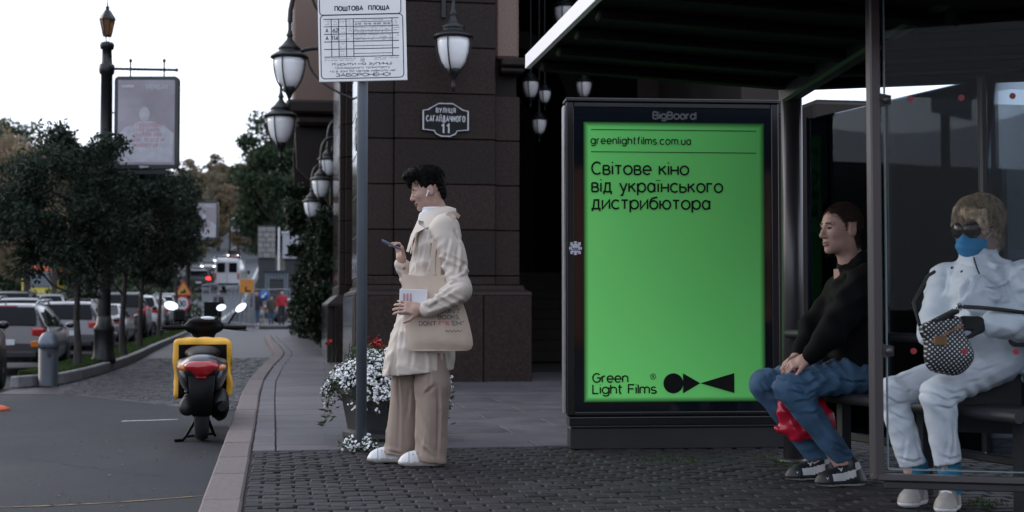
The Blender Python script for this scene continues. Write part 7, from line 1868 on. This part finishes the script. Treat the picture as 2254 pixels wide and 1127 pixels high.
# ------------------------------------------------------------------ the seated man
m_jack = M('black jacket', (.0025, .0025, .003), .8, var=.25, scale=9, bump=.15, bscale=30, spec=.12); m_jean = M('blue jeans', (.022, .06, .115), .8, var=.3, scale=7, bump=.2, bscale=60, col2=(.035, .085, .15)); m_bsh = M('black shoe', (.008, .009, .012), .5, var=.2); m_wst = M('white shoe stripe', (.5, .5, .5), .5, var=.05)
g1 = G(1853, 1068)
P2 = thing('person', 'man in black jacket and blue jeans sitting on the bench looking away', 'person', tuple(g1), local=True, rz=-YAW)
hm2 = mtx_face((-1, -.36, 0), 1, 0); hl2 = (.05, .17, 1.308); HS = 1.1
V, F = head_mesh(False); mh = head_mi(V, F, False); mh[hairline(V[F].mean(1), np.random.default_rng(1), .009) & (mh == 0)] = 3; parts = [(xf(V, hm2, hl2, HS), F, mh)]
w1 = Vector((-.175, -.01, .64)); V, F = hand_mesh((30, 35, 25), 3, (30, 10), 1.0); parts.append((xf(V, frame3((-.85, .25, -.4), (-.35, -.5, .8)), w1), F, 0)); w2 = Vector((-.17, .2, .645)); V2, F2 = hand_mesh((35, 40, 25), 3, (30, 10), 1.0); V2 = V2 * np.array([1, -1, 1], 'f4'); F2 = F2[:, ::-1]; parts.append((xf(V2, frame3((-.85, -.4, -.35), (-.3, .3, .9)), w2), F2, 0))
for pth, r_ in (([(.12, .18, 1.1), (.13, .18, .8), (.12, .18, .58)], .11), ([(.12, 0, 1.0), (-.08, -.08, .76), tuple(w1)], [.05, .045, .03]), ([(.12, .34, 1.0), (-.06, .32, .78), tuple(w2)], [.05, .045, .03]), ([(.1, .08, .56), (-.26, .0, .49), (.02, .02, .1)], .05), ([(.1, .28, .56), (-.34, .22, .5), (-.07, .24, .1)], .05)):
    a_, b_ = tube_np(pth, r_); parts.append((a_, b_, 0))
V, F, mi_ = join(parts); np_mesh('body', V, F, [m_skin2, m_lip2, m_brow, m_buzz], P2, mi=mi_)
hv, hf = head_mesh(False); sel = hairline(hv[hf].mean(1), np.random.default_rng(2), .006); V, F = stubble(hv, hf, sel, 9000, .0075, .0009); np_mesh('hair', xf(V, hm2, hl2, HS), F, m_buzz, P2, smooth=False)
jf = noise3(23, 22, .009, (1, 1, .6))
f = SDF(); f.loft([(.5, .13, .18, .17, .19), (.65, .125, .18, .165, .2), (.85, .125, .18, .155, .21), (1.0, .135, .18, .14, .21), (1.08, .135, .18, .115, .17), (1.14, .13, .18, .075, .09), (1.165, .125, .18, .07, .075)], .03)
f.chain([(.13, -.02, 1.03), (-.07, -.085, .77), (-.155, -.03, .66)], [.09, .072, .05], .04).chain([(.13, .36, 1.03), (-.06, .33, .78), (-.15, .22, .66)], [.09, .072, .05], .04).chain([(.04, .12, 1.1), (.12, .08, 1.14), (.2, .13, 1.155), (.22, .2, 1.155), (.18, .27, 1.14)], [.025, .035, .045, .045, .035], .02)
f.ell((.09, .16, 1.2), (.06, .066, .1), .012, True).disp(jf).disp(ridges(24, (((.4, 0, 1), 14), ((-.6, .3, 1), 12), ((1, .2, .4), 10)), .012)).cut((0, 0, .53), (-.25, 0, -1)); sd('jacket', f, (-.26, -.2, .46), (.36, .5, 1.24), .01, m_jack, P2)
nf = noise3(29, 30, .006, (1, 1, 1))
f = SDF(); f.chain([(.16, .09, .565), (-.26, .0, .49)], [.1, .077], .04).chain([(-.26, .0, .49), (.03, .02, .1)], [.077, .058], .03).chain([(.16, .28, .565), (-.345, .22, .5)], [.1, .075], .04).chain([(-.345, .22, .5), (-.06, .24, .1)], [.075, .058], .03)
dr = Draw(f); JN = lambda zx, zy: ((1640 + zx / 2.769 - 1840) / 439, (1068 - 720 - zy / 2.769) / 439)
for ln_f in (((230, 330), (330, 350), (420, 300)), ((220, 380), (320, 410), (400, 380)), ((260, 450), (340, 440), (410, 400)), ((450, 230), (560, 200), (660, 190)), ((480, 300), (600, 330), (720, 330)), ((300, 520), (380, 520), (440, 470)), ((560, 640), (600, 700), (640, 760)), ((480, 690), (560, 740), (640, 720)), ((500, 740), (580, 780), (650, 780)), ((350, 280), (470, 260)), ((90, 350), (140, 420)), ((120, 300), (200, 330))): dr.fold([JN(*p) for p in ln_f], .0065, .012, .9)
dr.seam([JN(300, 260), JN(470, 190), JN(650, 180)]); dr.seam([JN(400, 470), JN(520, 620), JN(600, 760)])
f.disp(nf).disp(ridges(30, (((1, 0, .8), 20), ((.7, .3, -1), 16), ((1, .2, .1), 14)), .008)).disp(lambda P: (np.sin(P[:, 0] * 90 + P[:, 2] * 70) * .003 * np.clip(1.2 - np.abs(P[:, 0] + .25) / .12, 0, 1)).astype('f4')).cut((0, 0, .115), (.25, 0, -1)); sd('jeans', f, (-.47, -.13, .04), (.3, .42, .7), .007, m_jean, P2, draw=[dr])
for (u_, v_) in ((-.005, -.01), (-.105, .235)):
    V, F = surfnet(shoe_sdf(.29, .1, .11), (-.18, -.07, -.01), (.18, .07, .16), .006); V[:, 2] = np.maximum(V[:, 2], 0); m3 = frame3((-1, -.25, 0), (0, 0, 1)); c = V[F].mean(1)
    st_ = (np.abs(c[:, 2] - (.045 - .28 * (c[:, 0] - .02) * (c[:, 0] < .02) + .03 * (c[:, 0] < -.06))) < .019) & (c[:, 0] > -.1) & (c[:, 0] < .07) & (c[:, 1] > .022)
    sh = np_mesh('shoe', xf(V, m3, (u_, v_, 0)), F, [m_bsh, m_wst, m_sole], P2, mi=np.where(st_, 1, np.where(c[:, 2] < .012, 2, 0)))
    q = xf(np.array([[.03, .047, .088], [.1, .042, .045]], 'f4'), m3, (u_, v_, 0)); mb = MB()
    for p, s_ in ((Vector(q[0]), 1.0), (Vector(q[1]), .6)): mb.add([p + Vector((a * s_, -.012, b * s_)) for a, b in ((-.016, .012), (-.006, .004), (.004, .004), (.01, .014), (.008, -.002), (.002, -.014), (-.002, -.004), (-.01, .002))], [tuple(range(8))])
    mb.build('emblem', m_wst, sh)
# red carrier bag
m_rbag = M('red plastic bag', (.42, .008, .03), .28, var=.12, scale=9, bump=.5, bscale=9, coat=.3)
t = thing('carrier_bag', 'crumpled red plastic carrier bag hanging between the knees of the sitting man', 'carrier bag', tuple(g1), local=True, rz=-YAW)
f = SDF(); f.loft([(.215, -.13, .13, .11, .035), (.27, -.15, .13, .16, .055), (.36, -.145, .13, .16, .055), (.45, -.17, .13, .12, .045), (.52, -.21, .12, .075, .03), (.57, -.2, .11, .03, .02)], .02).disp(noise3(31, 22, .008)).disp(ridges(32, (((1, 0, .6), 12), ((-.7, .2, 1), 14), ((.2, .3, 1), 10)), .008)); V, F = largest(*surfnet(f, (-.4, .02, .16), (.08, .24, .62), .008)); np_mesh('bag_body', V, F, m_rbag, t)
mb = MB(); mb.tube([(-.21, .11, .55), (-.2, .1, .6), (-.19, .09, .64)], [.015, .01, .008], 8); mb.build('handle', m_rbag, t)

# ------------------------------------------------------------------ the seated woman
m_wj = M('white quilted jacket', (.63, .68, .73), .6, var=.06, scale=7, bump=.3, bscale=16); m_wt = M('white jeans', (.62, .65, .7), .75, var=.08, scale=8, bump=.2, bscale=50); m_mask = M('blue face mask', (.012, .2, .42), .75, var=.2, scale=14, bump=.3, bscale=24); m_lens = M('dark lens', (.012, .006, .006), .12, var=0, spec=.3); m_sock = M('blue socks', (.008, .12, .2), .9, var=.2, scale=30); m_shg = M('greige trainer', (.27, .245, .225), .55, var=.15, scale=20); m_glove = M('black glove', (.01, .01, .01), .8, var=.2)
m_shd = M('taupe trainer panel', (.16, .14, .13), .6, var=.15)
g2 = G(2060, 1119)
P3 = thing('person', 'blond woman in white jacket with blue mask and sunglasses sitting behind the glass', 'person', tuple(g2), local=True, rz=-YAW)
hm3 = mtx_face((-.82, -.66, 0), 6, 0); hl3 = (.19, .22, 1.262); HS3 = 1.06
V, F = head_mesh(True); parts = [(xf(V, hm3, hl3, HS3), F, head_mi(V, F, False))]
for pth, r_ in (([(.2, .22, 1.1), (.22, .2, .85), (.24, .2, .65)], [.06, .1, .1]), ([(.36, .08, 1.02), (.42, -.1, .79), (.08, -.17, .82)], [.05, .045, .03]), ([(.1, .32, 1.0), (-.0, .22, .78), (.0, .0, .78)], [.05, .04, .03]), ([(.24, .1, .62), (-.01, -.06, .51), (.06, -.02, .08)], .036), ([(.22, .28, .62), (-.16, .12, .5), (-.05, .14, .08)], .036)):
    a_, b_ = tube_np(pth, r_); parts.append((a_, b_, 0))
V, F, mi_ = join(parts); np_mesh('body', V, F, [m_skin2, m_lip2, m_brow], P3, mi=mi_)
f = SDF(); f.ell((-.022, 0, .05), (.105, .09, .088), .03).ell((-.06, 0, .095), (.07, .065, .045), .04).ell((-.085, .01, -.05), (.045, .06, .08), .04).ell((.075, .03, .075), (.035, .055, .03), .03).ell((.05, -.065, .02), (.04, .022, .07), .03).ell((.045, .07, .03), (.04, .022, .05), .03)
f.box((.12, 0, -.07), (.12, .13, .2), .02, .02, True).ell((.0, .092, -.035), (.03, .03, .04), .01, True).disp(noise3(37, 48, .008, (1, 1, .5))).disp(noise3(38, 110, .004)); V, F = surfnet(f, (-.18, -.14, -.18), (.15, .14, .19), .005); V2, F2 = locks(7, 2200, (-.022, 0, .05), (.106, .092, .092), .07, .007, .055, -.07, .0014); V, F, _ = join([(V, F, 0), (V2, F2, 0)]); np_mesh('hair', xf(V, hm3, hl3, HS3), F, m_blond, P3)
f = SDF(); f.ell((.05, 0, -.066), (.068, .069, .058), .02).ell((.1, 0, -.04), (.024, .02, .025), .025).disp(lambda P: (np.sin(P[:, 2] * 190 + P[:, 1] * 20) * .0016).astype('f4')).cut((.02, 0, 0), (-1, 0, -.1)).cut((0, 0, -.018), (-.1, 0, 1)); V, F = surfnet(f, (-.02, -.09, -.15), (.15, .09, .02), .0045); mk = np_mesh('face_mask', xf(V, hm3, hl3, HS3), F, m_mask, P3)
mb = MB()
for s_ in (-1, 1): mb.tube([xf(np.array([p], 'f4'), hm3, hl3, HS3)[0] for p in ((.04, s_ * .062, -.045), (.01, s_ * .074, -.02), (-.015, s_ * .08, .012))], .0018, 5)
mb.build('ear_loop', m_shirt, mk)
for s_ in (-1, 1):
    mb = MB(); c = Vector((.094, s_ * .036, .002)); n = 20; dirx = Vector((-.35 * s_ * 1.0, 1, 0)).normalized(); rows = []
    for rr_, dx in ((1.0, 0), (.8, .006), (.4, .011), (.02, .012)): rows.append([xf(np.array([tuple(c + dirx * (.037 * rr_ * math.cos(2 * math.pi * i / n)) + Vector((dx + .004, 0, .034 * rr_ * math.sin(2 * math.pi * i / n))))], 'f4'), hm3, hl3, HS3)[0] for i in range(n)])
    mb.grid(rows, closed=True); ls = mb.build('sunglass_lens', m_lens, P3)
    mb = MB(); mb.tube([rows[0][i % n] for i in range(n + 1)], .003, 6, caps=False); mb.tube([rows[0][0 if s_ > 0 else n // 2], xf(np.array([(-.01, s_ * .082, .008)], 'f4'), hm3, hl3, HS3)[0]], .003, 6); mb.build('sunglass_frame', m_ink, ls)
wf = noise3(41, 14, .005); wf2 = noise3(43, 45, .004)
f = SDF(); f.loft([(.6, .24, .2, .21, .19), (.68, .24, .2, .2, .18), (.8, .235, .19, .185, .175), (.95, .225, .2, .175, .175), (1.03, .215, .21, .155, .17), (1.09, .21, .215, .115, .13), (1.14, .2, .215, .085, .09), (1.175, .195, .215, .086, .088)], .04)
f.chain([(.36, .09, 1.02), (.44, -.08, .8)], [.088, .08], .04).chain([(.44, -.08, .8), (.115, -.17, .82)], [.08, .062], .025).chain([(.08, .32, 1.02), (-.01, .22, .79)], [.09, .075], .04).chain([(-.01, .22, .79), (.0, .05, .78)], [.072, .06], .03)
f.ell((.12, .02, .96), (.1, .05, .09), .04).ell((.185, .2, 1.23), (.062, .062, .085), .012, True).disp(wf).disp(ridges(42, (((.3, .2, 1), 16), ((1, -.4, .6), 13), ((-.5, .2, 1), 15)), .0065)).disp(wf2).disp(lambda P: (.006 * np.sin(P[:, 2] * 62) * np.clip((P[:, 0] - .25) / .1, 0, 1)).astype('f4'))
f.cap((.1, .07, 1.14), (.075, .02, .75), .006, .006, .006, True).cap((.135, .05, 1.14), (.12, .01, .75), .005, .005, .006, True)
dr = Draw(f); WJ = lambda zx, zy: ((1980 + zx / 4.025 - 2060) / 492, (1120 - 420 - zy / 4.025) / 492)
for ln_f in (((870, 690), (835, 820), (860, 940), (900, 1010)), ((930, 870), (1020, 880), (1100, 890)), ((900, 930), (1000, 895), (1100, 900)), ((940, 700), (1010, 720), (1080, 745)), ((960, 780), (1040, 800), (1100, 835)), ((570, 930), (640, 975), (730, 985), (830, 940)), ((590, 900), (660, 940), (760, 930)), ((780, 560), (850, 620), (960, 640)), ((700, 660), (780, 700), (860, 680)), ((480, 780), (450, 880), (400, 960)), ((430, 700), (400, 800), (360, 900)), ((640, 1000), (760, 1020), (860, 1000)), ((900, 560), (990, 610), (1080, 650)), ((1000, 960), (1090, 990)), ((920, 1040), (1010, 1060), (1100, 1040))): dr.fold([WJ(*p) for p in ln_f], .0085, .014, .9)
dr.seam([WJ(585, 745), WJ(500, 820), WJ(465, 900), WJ(458, 1000)], .005); dr.seam([WJ(612, 600), WJ(605, 690), WJ(615, 735)], .006); dr.seam([WJ(480, 600), WJ(545, 645), WJ(600, 680)], .005); dr.seam([WJ(600, 860), WJ(690, 890), WJ(760, 862), WJ(840, 800)], .006); dr.seam([WJ(900, 480), WJ(770, 570), WJ(650, 660)], .006)
sd('jacket', f, (-.14, -.29, .56), (.58, .46, 1.22), .007, m_wj, P3, draw=[dr])
mb = MB(); zp = [p + Vector((0, -.003, 0)) for p in dr.path([WJ(612, 585), WJ(606, 650), WJ(612, 740)], 6)]; mb.tube(zp, .0035, 5); mb.build('zip', m_scm, P3)
mb = MB(); rows = []
for j in range(4):
    r_ = []
    for i in range(9):
        q = i / 8; zx = 602 + 240 * q; top = 822 - 30 * q; bot = top + 46 * (1 - (2 * q - .9) ** 2 * .55) + 6; p = dr.at(*WJ(zx, top + (bot - top) * j / 3)); r_.append(p + Vector((0, -.006 - .004 * j, 0)))
    rows.append(r_)
mb.grid(rows[::-1]); mb.grid([[p + Vector((0, .007, 0)) for p in r_] for r_ in rows]); mb.build('pocket_flap', m_wj, P3)
for zx, zy in ((478, 675), (505, 715)): mb = MB(); c = dr.at(*WJ(zx, zy)); mb.lathe([(.007, 0), (.007, .004), (.004, .006)], c, 10, axis=(-.2, -1, 0)); mb.build('snap', m_scm, P3)
mb = MB(); pl2 = dr.path([WJ(590, 740), WJ(505, 815), WJ(468, 900), WJ(460, 1010)], 5); mb.grid([[p + Vector((-.006, -.001, 0)) for p in pl2], [p + Vector((0, -.007, 0)) for p in pl2], [p + Vector((.008, -.0, 0)) for p in pl2]]); mb.build('placket', m_wj, P3)
lf = noise3(47, 24, .003)
f = SDF(); f.chain([(.29, .08, .64), (-.005, -.06, .515)], [.1, .073], .04).chain([(-.005, -.06, .515), (.055, -.02, .15)], [.073, .058], .03).chain([(.24, .28, .63), (-.16, .12, .505)], [.1, .072], .04).chain([(-.16, .12, .505), (-.045, .14, .12)], [.072, .058], .03)
dr = Draw(f); WT = lambda zx, zy: ((1640 + zx / 2.769 - 2060) / 492, (1120 - 720 - zy / 2.769) / 492)
for ln_f in (((1090, 400), (1180, 440), (1280, 430)), ((1110, 350), (1210, 400), (1310, 385)), ((1200, 300), (1300, 340), (1420, 320)), ((1100, 470), (1190, 490), (1270, 460)), ((1260, 250), (1380, 270), (1480, 240)), ((870, 430), (960, 480), (1050, 470)), ((890, 520), (980, 570), (1060, 590)), ((920, 380), (1000, 410), (1070, 400)), ((1170, 560), (1200, 650), (1190, 800)), ((1240, 520), (1235, 680), (1230, 820)), ((960, 640), (1010, 700), (1000, 830)), ((1060, 620), (1090, 740), (1110, 850)), ((1160, 780), (1220, 800), (1290, 780)), ((980, 820), (1060, 840), (1130, 820)), ((900, 330), (980, 320), (1060, 290)), ((1140, 290), (1250, 250), (1400, 190))): dr.fold([WT(*p) for p in ln_f], .006, .012, .8, .0062)
dr.seam([WT(1285, 470), WT(1262, 640), WT(1255, 830)]); dr.seam([WT(1080, 560), WT(1110, 700), WT(1140, 850)])
f.disp(lf).disp(ridges(48, (((1, 0, .9), 20), ((.6, .4, -1), 16), ((.2, .1, 1), 18)), .0035)).disp(lambda P: (np.sin(P[:, 0] * 70 + P[:, 2] * 85) * .0035 * np.clip(1.2 - np.abs(P[:, 2] - .5) / .12, 0, 1)).astype('f4')).cut((0, 0, .192), (.25, 0, -1)); sd('trousers', f, (-.29, -.2, .06), (.44, .44, .8), .007, m_wt, P3, draw=[dr])
for (ank, toe, zc) in (((.055, -.02), (-.45, -.9), .0), ((-.045, .14), (-.55, -.83), 0)):
    mb = MB(); mb.tube([(ank[0], ank[1], .2), (ank[0] + .005, ank[1], .15), (ank[0] + .005, ank[1] - .005, .07)], [.05, .052, .052], 14); mb.build('sock', m_sock, P3)
    V, F = surfnet(shoe_sdf(.25, .092, .115), (-.16, -.07, -.01), (.16, .07, .16), .006); V[:, 2] = np.maximum(V[:, 2], 0); m3 = frame3((toe[0], toe[1], 0), (0, 0, 1)); d = Vector((toe[0], toe[1], 0)).normalized() * .05; c = V[F].mean(1)
    sh = np_mesh('shoe', xf(V, m3, (ank[0] + d.x, ank[1] + d.y, 0)), F, [m_shg, m_shirt, m_shd], P3, mi=np.where(c[:, 2] < .022, 1, np.where((np.abs(c[:, 0] - .0 + .4 * (c[:, 2] - .06)) < .03) & (np.abs(c[:, 1]) > .02) | (c[:, 0] < -.095), 2, 0))); mb = MB()
    for k in range(5):
        q = xf(np.array([[.0 + .018 * k, -.024, .105 - .011 * k], [.004 + .018 * k, 0, .112 - .011 * k], [.0 + .018 * k, .024, .105 - .011 * k]], 'f4'), m3, (ank[0] + d.x, ank[1] + d.y, 0)); mb.tube([tuple(p) for p in q], .0035, 5)
    mb.build('laces', m_shirt, sh)
V, F = hand_mesh((45, 45, 30), 3, (28, 10), 1.0); np_mesh('glove', xf(V, frame3((-1, -.1, .05), (.1, -.8, .6)), (.07, -.18, .825)), F, m_glove, P3)
# handbag
def dots_mat():
    m = bpy.data.materials.new('polka dot leather'); m.use_nodes = True; N = m.node_tree.nodes; L = m.node_tree.links; p = N['Principled BSDF']; p.inputs['Roughness'].default_value = .4
    tc = N.new('ShaderNodeTexCoord'); mp = N.new('ShaderNodeMapping'); mp.inputs['Rotation'].default_value = (0, R(40), 0); mp.inputs['Scale'].default_value = (68, 0, 68); L.new(tc.outputs['Object'], mp.inputs[0])
    fr_ = N.new('ShaderNodeVectorMath'); fr_.operation = 'FRACTION'; L.new(mp.outputs[0], fr_.inputs[0]); ds = N.new('ShaderNodeVectorMath'); ds.operation = 'DISTANCE'; ds.inputs[1].default_value = (.5, 0, .5); L.new(fr_.outputs[0], ds.inputs[0])
    lt = N.new('ShaderNodeMath'); lt.operation = 'LESS_THAN'; lt.inputs[1].default_value = .27; L.new(ds.outputs['Value'], lt.inputs[0]); mx = N.new('ShaderNodeMix'); mx.data_type = 'RGBA'; mx.inputs['A'].default_value = (.008, .008, .01, 1); mx.inputs['B'].default_value = (.55, .55, .54, 1); L.new(lt.outputs[0], mx.inputs['Factor']); L.new(mx.outputs['Result'], p.inputs['Base Color']); return m
t = thing('handbag', 'black handbag with white polka dots held on the lap of the woman', 'handbag', tuple(g2), local=True, rz=-YAW)
f = SDF(); f.box((.035, -.2, .745), (.175, .085, .21), .03, .02, rot=('Y', -17)).ell((.045, -.2, .69), (.1, .05, .09), .04).disp(noise3(51, 30, .005)); sd('bag_body', f, (-.12, -.3, .55), (.2, -.1, .92), .007, dots_mat(), t)
mb = MB(); a_, b_ = Vector((-.072, -.2, .805)), Vector((.085, -.2, .885)); mb.bar(a_, b_, .075, .02, ch=.006); mb.build('top_trim', m_glove, t)
mb = MB(); mb.bar(a_ + Vector((.025, -.052, -.055)), b_ + Vector((.01, -.052, -.06)), .006, .009); mb.build('zip', m_chrome, t)
mb = MB(); mb.box((-.005, -.256, .755), (.055, .006, .04), ch=.002); mb.build('metal_tag', M('brass tag', (.4, .26, .14), .3, metal=.8, var=.1), t)
mb = MB(); mb.tube(bez((.085, -.21, .9), (.2, -.25, .9), (.34, -.22, .88), (.5, -.12, .86), 12), .009, 8); mb.tube([(-.075, -.19, .82), (-.06, -.05, .92), (.03, .03, 1.04), (.07, .06, 1.06)], .008, 8); mb.build('strap', m_glove, t)
mb = MB(); n = 14; mb.tube([(.09 + .014 * math.cos(2 * math.pi * i / n), -.22, .9 + .014 * math.sin(2 * math.pi * i / n)) for i in range(n + 1)], .003, 6, caps=False); mb.build('ring', m_chrome, t)

def lean(o, amount, z0, z1):
    for c in o.children:
        n = len(c.data.vertices); co = np.empty(n * 3, 'f4'); c.data.vertices.foreach_get('co', co); co = co.reshape(-1, 3)
        t = np.clip((co[:, 2] - z0) / (z1 - z0), 0, 1); co[:, 0] += amount * t * t * (3 - 2 * t); c.data.vertices.foreach_set('co', co.ravel()); c.data.update(); lean(c, amount, z0, z1)
lean(P3, .085, .52, .78); lean(t, -.045, .2, .3)
# ------------------------------------------------------------------ walkers far down the drive
m_far = {k: M('cloth ' + k, c, .8, var=.15, scale=6) for k, c in (('black', (.012, .012, .015)), ('olive', (.035, .035, .022)), ('red', (.3, .012, .02)), ('jean', (.035, .07, .13)), ('white', (.5, .5, .5)), ('violet', (.2, .12, .22)))}
def walker(px, py, Y, hgt, lab, coat_c, leg_c, shoe_c, hair_m, step=.1, coat_len=.45, z0=0.0):
    p = DY(px, py, Y); t = thing('person', lab, 'person', (p.x, Y, z0), 'walkers far down the drive', local=True, rz=R(4)); k = hgt / 1.7
    V, F = surfnet(head_sdf(True), (-.14, -.1, -.26), (.14, .1, .14), .016); parts = [(xf(V, mtx_face((0, -1, 0), 4), (0, 0, 1.57), 1.0), F, 0)]
    for s_ in (-1, 1):
        V, F = hand_mesh((20, 20, 15), 3, (30, 10), 1.0); parts.append((xf(V, frame3((0, -.2, -1), (s_, 0, 0)), (s_ * .25, -.04, .84)), F, 0)); a_, b_ = tube_np([(s_ * .17, 0, 1.36), (s_ * .24, .02, 1.1), (s_ * .25, -.03, .86)], [.04, .035, .025]); parts.append((a_, b_, 0)); a_, b_ = tube_np([(s_ * .09, 0, .85), (s_ * .09, s_ * step * .4, .45), (s_ * .09, s_ * step, .06)], .045); parts.append((a_, b_, 0))
    V, F, mi_ = join(parts); np_mesh('body', V * k, F, m_skin, t)
    f = SDF(); f.ell((-.025, 0, .05), (.11, .09, .09), .02).ell((-.07, 0, -.05), (.05, .08, .1), .03).box((.12, 0, -.06), (.14, .3, .2), .02, .02, True); V, F = surfnet(f, (-.16, -.12, -.18), (.14, .12, .17), .016); np_mesh('hair', xf(V, mtx_face((0, -1, 0), 4), (0, 0, 1.57), 1.0) * k, F, hair_m, t)
    f = SDF(); lo = .82 - coat_len + .25; f.loft([(lo, 0, 0, .2, .15), (.9, 0, 0, .17, .13), (1.2, 0, 0, .18, .13), (1.36, 0, 0, .17, .11), (1.43, 0, 0, .07, .07)], .03)
    for s_ in (-1, 1): f.chain([(s_ * .17, 0, 1.36), (s_ * .24, .02, 1.1), (s_ * .25, -.03, .9)], [.065, .06, .05], .03)
    f.disp(noise3(5, 20, .008)); V, F = surfnet(f, (-.36, -.24, lo - .05), (.36, .24, 1.5), .02); np_mesh('coat', V * k, F, m_far[coat_c], t)
    f = SDF()
    for s_ in (-1, 1): f.chain([(s_ * .08, 0, .85), (s_ * .09, s_ * step * .4, .45), (s_ * .09, s_ * step, .08)], [.1, .075, .06], .03)
    V, F = surfnet(f, (-.24, -.3, .02), (.24, .3, 1.0), .02); np_mesh('trousers', V * k, F, m_far[leg_c], t)
    for s_ in (-1, 1): V, F = surfnet(shoe_sdf(.26, .095, .1), (-.17, -.07, -.01), (.17, .07, .14), .015); V[:, 2] = np.maximum(V[:, 2], 0); np_mesh('shoe', xf(V, frame3((0, -1, 0), (0, 0, 1)), (s_ * .09, s_ * step - .04, 0)) * k, F, m_far[shoe_c], t)
    return t
walker(564, 690, 66, 1.64, 'walker in black coat and jeans behind the round blue sign', 'black', 'jean', 'white', m_hair, .12, .3, .04)
walker(597, 690, 68, 1.42, 'shorter walker in olive coat beside the red jacket', 'olive', 'jean', 'olive', m_hair, .1, .32, .04)
walker(620, 690, 66.5, 1.68, 'walker in a bright red jacket and black trousers', 'red', 'black', 'black', m_hair, .1, .15, .04)
walker(481, 650, 72, 1.72, 'dark dressed walker beside the wire fence and van', 'black', 'black', 'black', m_buzz, .05, .05, 0)
